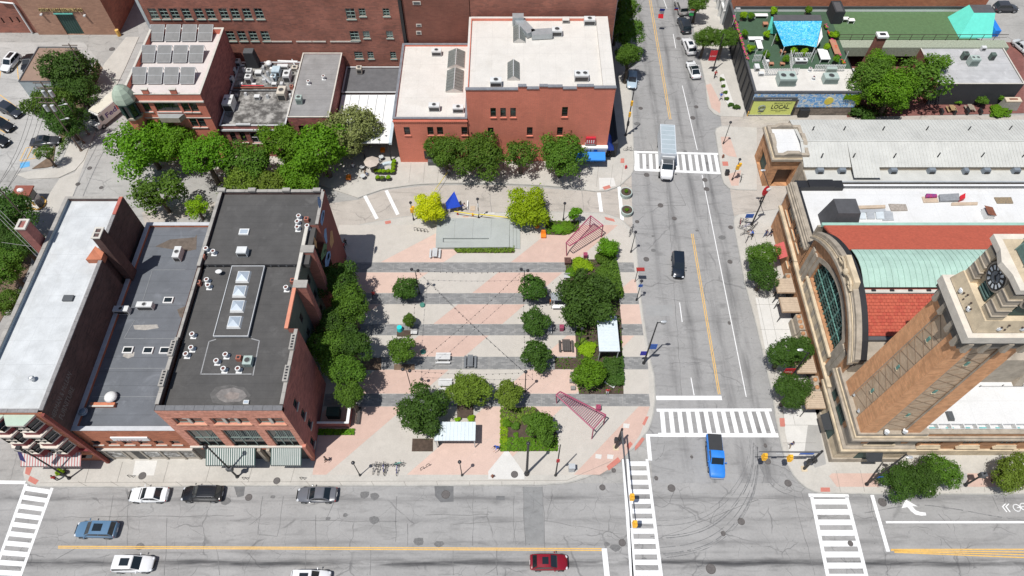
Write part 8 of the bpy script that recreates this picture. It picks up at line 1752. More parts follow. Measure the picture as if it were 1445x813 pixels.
rack(547,658,6,'long black bicycle rack on the pavement full of bicycles');rack(600,660,2,'short black bicycle rack right of the parked bicycles',.8,30);rack(594,326,4,'zigzag black rack left of the yellow tree',.55,-10);rack(185,673,1,'small curved rack before the low shop building',.5);rack(427,676,1,'single hoop rack left of the dark grey sedan',.5);rack(346,676,1,'single hoop rack beside the pole before the green awnings',.5);rack(890,330,2,'hoop racks near the round planters',.7,60)
s=[P(641,270,3.2),P(628.8,286,2.2),P(630.5,295.5,1.2),P(650,291.5,1.2)]
o=thing('sail_tent','bright blue pointed sail tent behind the stage','tent',(s[1].x+.8,s[1].y,.02));m=MB();m.poly([s[0],s[1],s[2]]).poly([s[0],s[2],s[3]]).poly([s[0]-Vector((0,0,.03)),s[3]-Vector((0,0,.03)),s[2]-Vector((0,0,.03)),s[1]-Vector((0,0,.03))]).build('cloth',BLUE,o)
for q_ in s:MB().tube((q_.x,q_.y,.02),tuple(q_),.03,.03,5).build('pole',BLACK,o)
yt=M('yellow_tape',(.75,.6,.05),.6)
for a,b,lb in(((632,243),(613,270),'yellow tape stretched from the street tree to the yellow tree'),((641,299),(675,304),'yellow tape from the blue tent to the banded pole'),((676,303),(738,310),'yellow tape from the banded pole towards the large yellow green tree')):A_,B_=P(*a,1.0),P(*b,1.0);o=MB().box(-.001,-.001,0,.001,.001,.001);o=MB();d=B_-A_;o.prism([A_,B_,B_+Vector((0,.12,0)),A_+Vector((0,.12,0))],.98,1.08);tag(o.build('barrier_tape',yt,at=tuple(A_)),lb,'barrier tape')
for x,y,w_,l_,h,mt,lb in((660,290,.15,1.6,.3,WHITE,'white board lying behind the stage'),(667,294,.8,1.0,.04,ply,'plywood sheet on the ground behind the stage'),(667,304,.25,.25,.5,ORANGE,'orange cone at the back of the stage'),(646,303,.2,.2,.4,RED,'red can beside the blue tent'),(657,306,.9,.15,.1,M('pink_timber',(.55,.3,.2)),'pinkish timber at the edge of the stage'),(690,301,1.8,.1,.1,WHITE,'long white pipe along the stage kerb')):
 c=P(x,y,.1);tag(MB().box(c.x-w_/2,c.y-l_/2,.06,c.x+w_/2,c.y+l_/2,.06+h).build({'orange':'traffic_cone'}.get(lb.split()[0],'work_material'),mt,at=(c.x,c.y,.06)),lb,'work material')
c=P(523.6,226.5,2.6);o=thing('parasol','cream octagonal parasol in the shade by the red block','parasol',(c.x,c.y,.13));cr=M('cream_canvas',(.5,.43,.37),.85,.08)
for k in range(8):a0,a1=R(45*k),R(45*k+45);MB().poly([(c.x+1.25*math.cos(a0),c.y+1.25*math.sin(a0),2.3),(c.x+1.25*math.cos(a1),c.y+1.25*math.sin(a1),2.3),(c.x,c.y,2.75)]).build('panel',cr,o)
MB().tube((c.x,c.y,.13),(c.x,c.y,2.75),.035,.035,6).build('pole',WOOD,o)
q=lambda x,y:(480+x/6.77,180+y/6.77)
for k,(x,y) in enumerate(((515,325),(510,358),(507,388),(500,420),(460,418),(418,420),(378,418),(345,415),(358,478),(405,482),(460,478))):
 c=P(*q(x,y),.7);lb=['topmost','second from the top','third from the top','corner','first left of the corner','second left of the corner','third left of the corner','far left','front left','front middle','front right'][k]
 o=thing('flower_pot',lb+' dark pot with lime flowers around the curved cafe bench','flower pot',(c.x,c.y,.13),'flower pots round the cafe bench');MB().frustum((c.x-.28,c.y-.28,c.x+.28,c.y+.28),(c.x-.36,c.y-.36,c.x+.36,c.y+.36),.13,.75).build('pot',BLACK,o)
 me=CM['s'][k%2];cr_=bpy.data.objects.new('flowers',me);COL.objects.link(cr_);cr_.parent=o;cr_.location=(0,0,.72);cr_.scale=(.48,.45,.35);cr_.material_slots[0].link='OBJECT';cr_.material_slots[0].material=LM['lime' if k!=9 else 'olive']
m=MB();c=P(*q(450,390),.5)
for k in range(9):a=R(75+k*13);b=R(88+k*13);m.prism([(c.x+.2+1.3*math.cos(a),c.y-.3+1.3*math.sin(a)),(c.x+.2+1.3*math.cos(b),c.y-.3+1.3*math.sin(b)),(c.x+.2+1.8*math.cos(b),c.y-.3+1.8*math.sin(b)),(c.x+.2+1.8*math.cos(a),c.y-.3+1.8*math.sin(a))],.14,.6 if k%2 else.59)
tag(m.build('curved_bench',M('pale_blue_bench',(.5,.58,.62),.6,.05),at=(c.x,c.y,.13)),'curved pale blue bench inside the ring of lime flower pots','bench')
for x,y,lb in((491.5,249.4,'orange crate stool under the widest bright tree'),(539.8,211,'orange cushion near the red block wall')):c=P(x,y,.5);tag(MB().box(c.x-.35,c.y-.4,.131,c.x+.35,c.y+.4,.6).build('orange_stool',ORANGE,at=(c.x,c.y,.13)),lb,'stool')
for k,(x,y) in enumerate(((538,222),(511,236),(502,214),(512,249),(532,190))):c=P(x,y,.7);o=thing('cafe_table',['round cafe table right of the parasol','round cafe table left of the curved bench','round cafe table above the orange stool','round cafe table below the parasol','round cafe table beside the red block wall'][k],'table',(c.x,c.y,.13),'cafe tables in the shade');MB().tube((c.x,c.y,.83),(c.x,c.y,.87),.42,.42,12).build('table_top',LGREY,o);MB().tube((c.x,c.y,.13),(c.x,c.y,.83),.04,.04,6).build('leg',BLACK,o)
a,b=P(489,571,1.6),P(491.4,597,1.6);c=P(447,597,1.6)
o=thing('yard_fence','white capped dark fence around the small yard beside the black roofed building','fence',(b.x,b.y,.13));MB().box(b.x-.25,b.y,.13,b.x,a.y,1.55).box(c.x,b.y-.02,.13,b.x-.26,b.y+.2,1.55).build('panel',maroon,o);MB().box(b.x-.32,b.y-.06,1.551,b.x+.06,a.y,1.62).box(c.x,b.y-.06,1.551,b.x-.33,b.y+.2,1.62).build('cap',WHITE,o)
c=P(470,581,1.2);o=thing('generator_box','dark green utility box inside the fenced yard','utility box',(c.x,c.y,.13));MB().box(c.x-.8,c.y-.6,.13,c.x+.8,c.y+.6,1.3).build('body',M('utility_green',(.02,.05,.04),.6,.1),o);MB().box(c.x-.84,c.y-.64,1.3,c.x+.84,c.y+.64,1.38).build('lid',M('utility_green',(.02,.05,.04)),o)
MB().poly([(40.0,59.9,3.6),(38.9,59.9,2.8),(38.9,62.6,2.8),(40.0,62.6,3.6)]).poly([(38.9,59.9,2.8),(38.9,59.9,2.5),(38.9,62.6,2.5),(38.9,62.6,2.8)]).build('awning',M('coral_awning',(.55,.11,.10),.7,.05),mk)
def flag(x,y,w_,hh,cols,lb,z=4.2):
 c=P(x,y,z);o=thing('hanging_flag',lb,'flag',(c.x,c.y,z));n=len(cols)
 for i,m_ in enumerate(cols):
  z1_,z0_=z-hh*(i/n),z-hh*((i+1)/n);f=lambda z_:.25*math.sin(z_*2)
  MB().poly([(c.x-w_/2,c.y+f(z0_),z0_),(c.x+w_/2,c.y+f(z0_)-.1,z0_),(c.x+w_/2,c.y+f(z1_)-.1,z1_),(c.x-w_/2,c.y+f(z1_),z1_)]).poly([(c.x+w_/2,c.y+f(z1_)-.11,z1_),(c.x+w_/2,c.y+f(z0_)-.11,z0_),(c.x-w_/2,c.y+f(z0_)-.01,z0_),(c.x-w_/2,c.y+f(z1_)-.01,z1_)]).build('stripe',m_,o)
 MB().tube((c.x-w_/2-.1,c.y,z+.03),(c.x+w_/2+.1,c.y,z+.03),.03,.03,5).build('rod',BLACK,o)
fb_=M('flag_blue',(.01,.06,.45),.7);fr=M('flag_red',(.6,.01,.02),.7);fw=M('flag_white',(.75,.75,.75),.7);fg_=M('flag_green',(.01,.25,.05),.7)
flag(935,11,.95,2.2,[fb_,fw,fr],'large blue white and red flag hanging over the avenue',5.2);flag(955,10,.7,.8,[fb_,fr],'small blue and red flag hanging beside the large one',5);flag(978,12,.8,1.6,[fr,fw,fg_],'red white and green flag hanging over the parked cars',5);flag(903,10,.5,.9,[BLACK,fb_,fw],'small dark blue flag at the left of the avenue',5)
wA,wB=P(880,8,5.6),P(1010,8,5.6);tag(MB().tube((wA.x,wA.y,5.3),(wB.x,wA.y,5.3),.015,.015,4).build('flag_wire',BLACK,at=(wA.x,wA.y,5.3)),'thin wire across the avenue from which the flags hang','wire')
c=P(1040,14,8);o=thing('floodlight_mast','white floodlight on a thin mast at the far left terrace corner','floodlight',(c.x,c.y,4.9));MB().tube((c.x,c.y,4.9),(c.x,c.y,8),.05,.05,5).build('mast',WHITE,o);MB().box(c.x-.3,c.y-.2,8,c.x+.5,c.y+.1,8.4).build('light_head',LGREY,o)
MB().prism(px([(1016,106),(1021,104),(1035,145),(1042,152),(1030,152),(1024,143)],.3),.1,.3).build('bed_edge',conc2,ROADN)
# ---- roof machines ----
def ac(x,y,z,w_=1.2,l_=1.0,h=1.0,lb='',fans=1,shell=None,sky_=0):
 c=P(x,y,z+h*.6);shell=shell or UNIT;o=thing('air_unit',lb,'air unit',(c.x,c.y,z),'roof air units')
 MB().box(c.x-w_/2,c.y-l_/2,z+.08,c.x+w_/2,c.y+l_/2,z+h).build('casing',shell,o);MB().box(c.x-w_/2+.08,c.y-l_/2-.012,z+.2,c.x+w_/2-.08,c.y-l_/2-.002,z+h*.75).build('grille',UNITD if shell is not M('green_unit_shell',(.38,.46,.42)) else M('grey_green_grille',(.16,.2,.18)),o)
 MB().box(c.x-w_/2+.05,c.y-l_/2+.05,z,c.x+w_/2-.05,c.y+l_/2-.05,z+.079).build('base',DGREY,o);r_=min(w_/max(fans,1),l_)*.34
 for k in range(fans):
  X=c.x-w_/2+w_*(k+.5)/fans;MB().tube((X,c.y,z+h),(X,c.y,z+h+.05),r_,r_,12).build('fan',UNITD,o);MB().ring((X,c.y,z+h+.05),r_,.035,'z',12,4).build('fan_guard',shell,o)
 return o
gs=M('green_unit_shell',(.38,.46,.42),.6,.06);bs_=M('beige_unit_shell',(.55,.5,.42),.6,.08)
R5=6.88
for a in((323,145,R5,1.5,2.2,1.8,'tall twin fan unit in the corner of the restaurant roof',2),(335.5,88,R5,.9,.9,1.1,'backmost of three small units by the maroon wall',1),(329,99,R5,.8,.8,.9,'middle of three small units by the maroon wall',1),(326,112,R5,.8,.9,1.1,'front of three small units by the maroon wall',1),(352,101,R5,.9,.9,.9,'small unit behind the tall one in the middle of the restaurant roof',1),(351,111,R5,1.0,1.1,1.4,'tall white unit in the middle of the restaurant roof',1),(365,103,R5,1.1,.9,.8,'low open fronted unit right of the tall white one',0),(390,100,R5,1.3,1.5,1.1,'pale blue box unit near the round vent',0,M('pale_blue_unit',(.45,.55,.6))),(386,109,R5,.9,.9,.9,'pale blue fan unit below the box unit',1,M('pale_blue_unit',(.45,.55,.6))),(387,119,R5,.8,.6,.6,'small pale unit beside the red pipes',0),(405,107,R5,1.1,1.6,1.4,'tall twin fan unit near the grey roof',1),(399,94,R5,1.8,.7,.7,'long white casing at the back of the restaurant roof',0),(416,96,R5,1.0,.9,.6,'square unit with round cover beside the grey roof',1,bs_),(398,131,R5,1.3,1.9,1.6,'large beige unit at the front of the restaurant roof',1,bs_),(363,137,R5,.9,.7,.7,'white hooded vent on the felt of the restaurant roof',0),(422,140,7.5,.95,1.0,1.2,'pale green tall unit on the grey roof',1,gs),(507,98,4.5,.9,.9,1.2,'beige unit on the low link roof',1,bs_),(616,73,9.4,1.6,1.0,1.0,'grey unit at the back of the lower cream roof',1),(612.8,150.5,9.4,1.7,1.0,1.1,'left grey unit at the front of the lower cream roof',1),(646.6,153,9.4,1.7,1.0,1.0,'right grey unit at the front of the lower cream roof',1),(699.8,115.4,14.85,1.7,1.1,1.1,'grey unit at the front left of the cream roof',1),(820.5,106.6,14.85,2.1,1.3,1.2,'twin fan grey unit at the front right of the cream roof',2),(832,29,14.85,1.8,1.1,1.1,'grey unit at the back right corner of the cream roof',1),(798.4,28,14.85,1.1,.9,.7,'small pale hatch unit at the back of the cream roof',0,creamroof),(786,44,14.85,1.6,1.2,1.1,'grey unit at the end of the bent duct',1),(342,355,14.5,1.25,1.0,1.0,'white unit near the roof step of the black building',0),(350,509.7,14.05,1.0,1.1,.8,'green twin fan unit in the outlined part of the black roof',1,gs),(172,437.5,8.85,1.9,.8,1.0,'left white unit beside the brick wall on the grey membrane roof',1),(205,431.5,8.85,2.0,.8,1.0,'second white unit on the grey membrane roof',1),(251,358,8.85,.9,1.8,1.2,'long white unit near the corner of the grey membrane roof',1),(1110,110.4,4.86,2.9,2.1,1.6,'huge pale green rooftop unit on the terrace building',2,gs),(1172,110,4.86,2.4,1.5,1.3,'pale green rooftop unit at the right of the terrace building',1,gs),(1173,97,4.86,1.8,.9,.9,'pale casing behind the right rooftop unit',0,gs),(1068,95,4.86,.8,1.2,.8,'small white unit inside the left screens',0),(1074,104,4.86,.9,.6,.6,'small open cased unit at the end of the left screens',0),(1130,86,4.86,2.2,.8,.8,'long white kitchen vent inside the short middle screen',2),(1374.6,85,4.6,1.6,1.2,1.5,'green twin fan unit in the middle of the dirty white roof',2,gs),(1362,78,4.6,.9,.9,1.3,'dark green round topped unit left on the dirty white roof',1,M('dark_green_unit',(.1,.14,.12))),(1401,79,4.6,.8,.8,1.2,'slanted green unit right on the dirty white roof',0,M('dark_green_unit',(.1,.14,.12))),(1388,68,4.6,.8,.6,.8,'small white unit at the back of the dirty white roof',0)):
 ac(a[0],a[1],a[2],a[3],a[4],a[5],a[6],a[7],a[8] if len(a)>8 else None)
for k,(x,y,w9,l9,h9) in enumerate(((344,96,.6,.5,.7),(372,112,.7,.5,.6),(377,101,.5,.5,.9),(383,96,.7,.6,.5),(397,117,.6,.8,.8),(371,94,.5,.9,.5),(358,118,.9,.4,.4),(346,131,.5,.4,.5),(377,134,.5,.5,.6),(340,117,.6,.5,.5),(409,133,.4,.5,.7),(333,133,.5,.3,.4),(383,108,.45,.45,1.0),(409,98,.5,.5,.9))):
 c=P(x,y,R5+h9);tag(MB().frustum((c.x-w9/2,c.y-l9/2,c.x+w9/2,c.y+l9/2),(c.x-w9*.4,c.y-l9*.42,c.x+w9*.4,c.y+l9*.42),R5,R5+h9).build('duct_box',[frame_w,LGREY,METAL][k%3],at=(c.x,c.y,R5)),['slim white box right of the small stacked units','grey duct box beside the open fronted unit','thin metal box before the pale blue box','white box at the back by the round vent','small grey box below the pale blue fan unit','metal duct end at the back of the restaurant roof','flat white box above the rusty pipe','grey box on the felt by the tall twin fan unit','metal box left of the large beige unit','white box by the maroon wall pipes','grey box near the front of the grey roof','small metal box beside the twin fan unit','tall white box between the pale blue units','grey box behind the twin fan unit near the grey roof'][k],'duct box','small duct boxes on the restaurant roof')
m=MB();pts=[P(731,28,15.6),P(750,47.5,15.6),P(779,46,15.6)]
for a,b in zip(pts,pts[1:]):
 d=b-a;n_=Vector((-d.y,d.x,0)).normalized()*.75;m.prism([a-n_,b-n_,b+n_,a+n_],15.0,15.9)
c=pts[0];m.box(c.x-.9,c.y-.6,14.86,c.x+.9,c.y+.6,16.4);tag(m.build('bent_duct',M('duct_metal',(.42,.45,.46),.4,.1,metal=.4),at=(pts[1].x,pts[1].y,14.86)),'large bent metal duct at the back of the cream roof','duct')
def vent(x,y,z,lb,r=.32,h=.7,dark=False):
 c=P(x,y,z+h);o=thing('roof_vent',lb,'roof vent',(c.x,c.y,z),'small round roof vents');MB().box(c.x-.34,c.y-.34,z+.002,c.x+.34,c.y+.34,z+.08).build('flashing',frame_w,o)
 MB().tube((c.x,c.y,z+.08),(c.x,c.y,z+h*.7),r*.6,r*.6,10).build('neck',LGREY,o);MB().tube((c.x,c.y,z+h*.7),(c.x,c.y,z+h),r,r*.95,12).build('hood',frame_w,o);MB().tube((c.x,c.y,z+h),(c.x,c.y,z+h+.02),r*.6,r*.6,10).build('opening',M('rust_dark',(.12,.04,.03),.8,.2),o)
for x,y,z,lb in((290,350,14.5,'left of a pair near the west edge of the rear black roof'),(300,354,14.5,'right of a pair near the west edge of the rear black roof'),(421,304,14.5,'topmost of three by the mural side parapet'),(419,312,14.5,'middle of three by the mural side parapet'),(419,320,14.5,'lowest of three by the mural side parapet'),(433,318,14.5,'near the parapet beside the cables'),(291,394,14.05,'behind the satellite dish roof corner'),(293,402,14.05,'just below the one near the satellite dish'),(403,405,14.05,'alone on the right of the skylight deck'),(270.5,471,14.05,'topmost on the left edge of the front black roof'),(269,490,14.05,'middle on the left edge of the front black roof'),(261.6,499,14.05,'lowest on the left edge of the front black roof'),(317.5,499.7,14.05,'topmost of the ring in the outlined patch'),(304.6,508.6,14.05,'left of the ring in the outlined patch'),(314.6,519.7,14.05,'lower left of the ring in the outlined patch'),(335,519.7,14.05,'lower right of the ring in the outlined patch'),(434.6,114,7.5,'in the middle of the grey roof'),(456,107,7.5,'at the right of the grey roof'),(1144,96,4.86,'by the kitchen screens of the terrace'),(1149,108,4.86,'between the two rooftop units of the terrace')):vent(x,y,z,'round white vent '+lb)
brk=M('salmon_flue_brick',(.35,.13,.09),.9,.15)
for x,y,z,lb in((285,361,14.5,'below the pair of vents at the west edge'),(432,308,14.5,'beside the three vents by the mural parapet'),(279,398,14.05,'left of the satellite dish'),(412.5,395,14.05,'near the light well parapet'),(336,504,14.05,'inside the outlined patch'),(411,121,6.88,'rust red stack beside the grey roof')):
 c=P(x,y,z+.6);o=thing('brick_flue','small square brick flue '+lb,'flue',(c.x,c.y,z));MB().box(c.x-.28,c.y-.28,z,c.x+.28,c.y+.28,z+.6).build('stack',brk,o);MB().box(c.x-.15,c.y-.15,z+.6,c.x+.15,c.y+.15,z+.62).build('opening',BLACK,o)
def dome(x,y,z,r,lb,mat):
 c=P(x,y,z+.5);o=thing('dome_vent',lb,'roof vent',(c.x,c.y,z));MB().tube((c.x,c.y,z),(c.x,c.y,z+.5),r*.7,r*.7,12).build('neck',mat,o);MB().ball((c.x,c.y,z+.5),r,r,r*.6,14,6,z0=0).build('cap',mat,o);m=MB();m.ring((c.x,c.y,z+.5),r,.04,'z',14,4);m.ring((c.x,c.y,z+.7),r*.75,.03,'z',14,4);m.build('rings',METAL,o)
dome(156,560,8.85,.72,'white ribbed dome vent at the end of the little brick wall',frame_w);dome(117,581,8.85,.5,'blue grey dome vent in the shadow of the brick wall',M('blue_grey_dome',(.16,.22,.28),.3));dome(379,89,6.88,.55,'round topped vent at the back of the restaurant roof',frame_w);dome(44,534,14.5,.3,'small blue shadowed vent on the white roof',frame_w)
a,b=P(127,570,9.3),P(163,566,9.3);o=thing('parapet_stub','low red brick wall stub with pale cap on the grey membrane roof','wall',(a.x,a.y,8.85));MB().box(a.x,a.y-.3,8.85,b.x,a.y+.2,9.3).build('brickwork',orbrick,o);MB().box(a.x,a.y-.4,9.301,b.x,a.y-.2,9.4).build('cap',stone_l,o)
for k,(x,y,z) in enumerate(((180,493.4,8.85),(208.5,494,8.85),(232,494,8.85),(237,423,8.85),(344,326.5,14.5),(347,567,14.05))):
 c=P(x,y,z+.25);s_=.62 if k<5 else.3;o=thing('flat_skylight',['left of three flat skylights in a row on the grey membrane roof','middle of three flat skylights in a row on the grey membrane roof','right of three flat skylights in a row on the grey membrane roof','flat skylight at the right edge of the grey membrane roof','single square white hatch on the rear black roof','tiny white hatch beside the pale stain on the black roof'][k],'skylight',(c.x,c.y,z))
 MB().box(c.x-s_,c.y-s_*.75,z,c.x+s_,c.y+s_*.75,z+.22).build('frame',frame_w,o);MB().box(c.x-s_*.78,c.y-s_*.52,z+.221,c.x+s_*.78,c.y+s_*.52,z+.24).build('pane',GLASS if k<4 else M('milky_blue_glass',(.35,.45,.56)),o)
c=P(95.4,420,14.8);o=thing('roof_hatch','dark square hatch on the white roof','hatch',(c.x,c.y,14.5));MB().box(c.x-.6,c.y-.4,14.5,c.x+.6,c.y+.4,14.78).build('lid',DGREY,o)
c=P(309,384,14.6);o=thing('satellite_dish','white satellite dish at the corner of the front black roof','satellite dish',(c.x,c.y,14.05));MB().ball((c.x,c.y,14.75),.42,.32,.12,12,4).build('dish',frame_w,o);MB().tube((c.x,c.y,14.05),(c.x,c.y,14.7),.04,.04,5).build('mast',LGREY,o)
c=P(355,82,8.4);o=thing('kitchen_stack','black tapering kitchen exhaust stack behind the restaurant roof','stack',(c.x,c.y,6.88));MB().frustum((c.x-1.0,c.y-.8,c.x+1.0,c.y+.8),(c.x-.8,c.y-.9,c.x+.8,c.y+.4),6.88,10.0).build('stack',darkwall,o);MB().box(c.x-.8,c.y-.9,10.001,c.x+.8,c.y+.4,10.1).build('cap',DGREY,o)
for k,(a,b,w_,mt) in enumerate((((330,124),(395,124),.12,RUST),((340,121),(372,121),.1,RED),((392,86),(420,87),.15,WHITE),((330,92),(345,92),.12,WHITE),((412,84),(420,100),.12,LGREY),((320,128),(410,128),.1,DGREY),((371,107),(383,118),.25,METAL))):
 A_,B_=P(*a,7.1),P(*b,7.1);o=MB().tube(tuple(A_),tuple(B_),w_,w_,6).build('roof_pipe',mt,at=(A_.x,A_.y,6.9));tag(o,['long rusty pipe','short red pipe','white pipe at the back','short white pipe by the maroon wall','grey pipe beside the grey roof','long dark pipe at the front of the machines','fat metal duct in the middle'][k]+' among the restaurant roof machines','pipe')
def block(x,y,w_,l_,h,mat,name,lb,cat,z=4.88,parts=2,grp=None):
 c=P(x,y,z+h*.7);o=thing(name,lb,cat,(c.x,c.y,z),grp);MB().box(c.x-w_/2,c.y-l_/2,z+h*.85,c.x+w_/2,c.y+l_/2,z+h).build('top',mat,o)
 for a in(-1,1):
  for b in(-1,1):MB().box(c.x+a*(w_/2-.08)-.05,c.y+b*(l_/2-.08)-.05,z,c.x+a*(w_/2-.08)+.05,c.y+b*(l_/2-.08)+.05,z+h*.849).build('leg',mat,o)
tw_=M('terracotta_table',(.42,.2,.12),.8,.1)
for a in((1080,34,.9,.8,.7,tw_,'terrace_table','brown square table behind the teal wall','table'),(1104.6,73,.9,.8,.7,tw_,'terrace_table','brown square table below the shade cloth','table'),(1088.5,90,.8,.6,.5,tw_,'terrace_table','left low brown table by the long slatted screen','table'),(1104,90,.8,.6,.5,tw_,'terrace_table','right low brown table by the long slatted screen','table'),(1178,67,1.1,4.0,.6,tw_,'long_bench','long brown bench beside the right flower boxes','bench'),(1162,78,1.7,2.8,.9,WHITE,'white_table','long white bar table at the right of the terrace','table'),(1074,22,2.4,.8,.6,WHITE,'lounge_seat','white lounge seat at the back of the terrace','sofa'),(1066,55,2.6,.9,.6,WHITE,'lounge_seat','upper white lounge seat at the left of the terrace','sofa'),(1071,63,1.0,2.6,.6,WHITE,'lounge_seat','long white lounge seat running forward at the left','sofa'),(1083,87,.5,.5,.8,WHITE,'bar_stool','small white stool beside the low brown table','stool'),(1193,27,1.2,.8,.7,WHITE,'white_table','left white table on the right turf','table'),(1201,29,1.2,.8,.7,WHITE,'white_table','right white table on the right turf','table'),(1203,100,.7,1.0,.5,WHITE,'white_chair','left white garden chair beside the terrace corner','chair'),(1211,100,.7,1.0,.5,WHITE,'white_chair','right white garden chair beside the terrace corner','chair')):block(*a,z=.1 if a[0]>1202 and a[1]>90 else 4.88)
flw=[M('pink_flowers',(.65,.04,.22),.8,.2),M('red_flowers',(.7,.06,.03),.8,.2)]
for k in range(16):
 f=k/9 if k<10 else(k-10)/5;x,y=(lerp(1036.5,1054.5,f),lerp(24,80,f)) if k<10 else(lerp(1166,1190,f),lerp(36,86,f));c=P(x,y,5.5)
 o=thing('flower_box',(['first','second','third','fourth','fifth','sixth','seventh','eighth','ninth','tenth'][k]+' flower box from the back along the left terrace edge') if k<10 else['first','second','third','fourth','fifth','sixth'][k-10]+' flower box from the back along the right terrace edge','flower box',(c.x,c.y,4.9),'flower boxes of the terrace')
 MB().box(c.x-.2,c.y-.55,4.9,c.x+.2,c.y+.55,5.3).build('box',BLACK,o);m=MB();rnd=random.Random(k)
 for i in range(9):m.ball((c.x+rnd.uniform(-.22,.22),c.y+rnd.uniform(-.5,.5),5.38+rnd.random()*.12),.11,.11,.09,6,3)
 m.build('blossom',flw[k%2 if k>9 else 0],o,kind='stuff');cr_=bpy.data.objects.new('leaves',CM['s'][0]);COL.objects.link(cr_);cr_.parent=o;cr_.location=(0,0,.4);cr_.scale=(.3,.6,.2);cr_.material_slots[0].link='OBJECT';cr_.material_slots[0].material=LM['lime']
c=P(1425,147,1);o=thing('outdoor_fireplace','pale outdoor fireplace with orange topped hood at the end of the garden','fireplace',(c.x,c.y,.07));MB().frustum((c.x-1.5,c.y-.7,c.x+1.5,c.y+.7),(c.x-1.3,c.y-.5,c.x+1.3,c.y+.5),.07,1.9).build('body',M('fireplace_stone',(.3,.28,.25),.9,.15),o);MB().box(c.x-1.35,c.y-.55,1.9,c.x+1.35,c.y+.55,2.1).build('mantel',M('cream_top',(.6,.5,.38)),o);MB().box(c.x-.7,c.y-.15,2.1,c.x+.7,c.y+.15,2.2).build('flue',RUST,o)
for k,x in enumerate((1329,1347,1365,1384)):c=P(x,157,.5);tag(MB().box(c.x-.2,c.y-.5,.07,c.x+.2,c.y+.5,.8).build('dark_bollard',BLACK,at=(c.x,c.y,.07)),['leftmost','second','third','rightmost'][k]+' black block along the edge of the garden tables','block','black blocks of the garden')
# ---- people ----
sk_m=M('skin',(.45,.26,.18),.6,.05);sh_m=M('shirt_x',(.1,.1,.12),.8,.05);tr_m=M('trousers_x',(.05,.06,.09),.85,.05);so_m=M('shoes',(.03,.03,.03),.7);ha_m=M('hair_x',(.04,.025,.02),.8)
def person_mesh(pose):
 Vt=[];Ed=[];Rr=[];Mt=[]
 def add(p,r,par=None,m=0):
  Vt.append(Vector(p));Rr.append(r);i=len(Vt)-1
  if par is not None:Ed.append((par,i));Mt.append(m)
  return i
 lean={'walk':.03,'stand':0,'bend':.38,'sit':.02}[pose];hz={'sit':.52,'bend':.88}.get(pose,.93)
 pel=add((0,0,hz),.125);wa=add((0,lean*.35,hz+.20),.115,pel,1);ch_=add((0,lean,hz+.42),.145,wa,1);nk=add((0,lean*1.25,hz+.57),.055,ch_,0)
 hd=add((0,lean*1.45+.01,hz+.66),.085,nk,0);h2=add((0,lean*1.5+.02,hz+.76),.092,hd,0)
 add((0,lean*1.5+.115,hz+.69),.016,hd,0)
 for s_ in(-1,1):
  add((s_*.092,lean*1.5,hz+.70),.014,hd,0)
  st={'walk':.24*s_,'stand':.02,'bend':.03*s_}.get(pose,0)
  hp=add((s_*.10,0,hz-.04),.098,pel,2)
  if pose=='sit':kn=add((s_*.13,.42,.52),.07,hp,2);an=add((s_*.13,.45,.10),.046,kn,2)
  else:kn=add((s_*.11,st*.6+.03,hz*.54),.07,hp,2);an=add((s_*.115,st-.02*(s_>0),.09),.045,kn,2)
  add((s_*.13,(Vt[an].y)+.17,.045),.038,an,3)
  sh=add((s_*.19,lean*.98,hz+.47),.062,ch_,1);sw={'walk':-.2*s_,'stand':.03,'bend':.35,'sit':.25}[pose]
  el=add((s_*.27,lean+sw*.4,hz+.22),.043,sh,1);wr=add((s_*.27,lean+sw+.06,hz+(.02 if pose!='sit' else.1)),.028,el,0);pa=add((s_*.27,lean+sw*1.1+.08,hz-.05+(.06 if pose=='sit' else 0)),.03,wr,0)
  for k in range(4):f1=add((s_*(.27),lean+sw*1.1+.055+k*.019,hz-.10+(.06 if pose=='sit' else 0)),.009,pa,0);add((s_*.262,lean+sw*1.1+.06+k*.019,hz-.135-.01*(k in(1,2))+(.06 if pose=='sit' else 0)),.008,f1,0)
  th1=add((s_*.25,lean+sw*1.1+.13,hz-.07+(.06 if pose=='sit' else 0)),.01,pa,0)
 me=bpy.data.meshes.new('person');me.from_pydata([tuple(v) for v in Vt],Ed,[]);ob=bpy.data.objects.new('tmp',me);COL.objects.link(ob)
 md=ob.modifiers.new('s','SKIN');md.use_smooth_shade=True
 for i,sv in enumerate(me.skin_vertices[0].data):sv.radius=(Rr[i],Rr[i]);sv.use_root=(i==0)
 ob.modifiers.new('b','SUBSURF').levels=1
 bpy.context.view_layer.update();out=bpy.data.meshes.new_from_object(ob.evaluated_get(bpy.context.evaluated_depsgraph_get()));bpy.data.objects.remove(ob)
 out.materials.clear();[out.materials.append(m_) for m_ in(sk_m,sh_m,tr_m,so_m)]
 for p in out.polygons:
  c=p.center;best=(9,0)
  for(a,b),m_ in zip(Ed,Mt):
   A_,B_=Vt[a],Vt[b];d=B_-A_;t=max(0,min(1,(c-A_).dot(d)/max(d.length_squared,1e-6)));q_=(A_+d*t-c).length-Rr[b]*.6
   if q_<best[0]:best=(q_,m_)
  p.material_index=best[1]
 hc=Vt[h2];return out,hc
PM={k:person_mesh(k) for k in('walk','stand','bend','sit')}
cl={'red':(.5,.03,.03),'blue':(.02,.12,.6),'navy':(.02,.03,.12),'black':(.015,.015,.018),'white':(.7,.7,.7),'orange':(.6,.16,.03),'grey':(.25,.25,.26),'tan':(.4,.3,.2),'pink':(.6,.25,.3),'denim':(.06,.1,.2)}
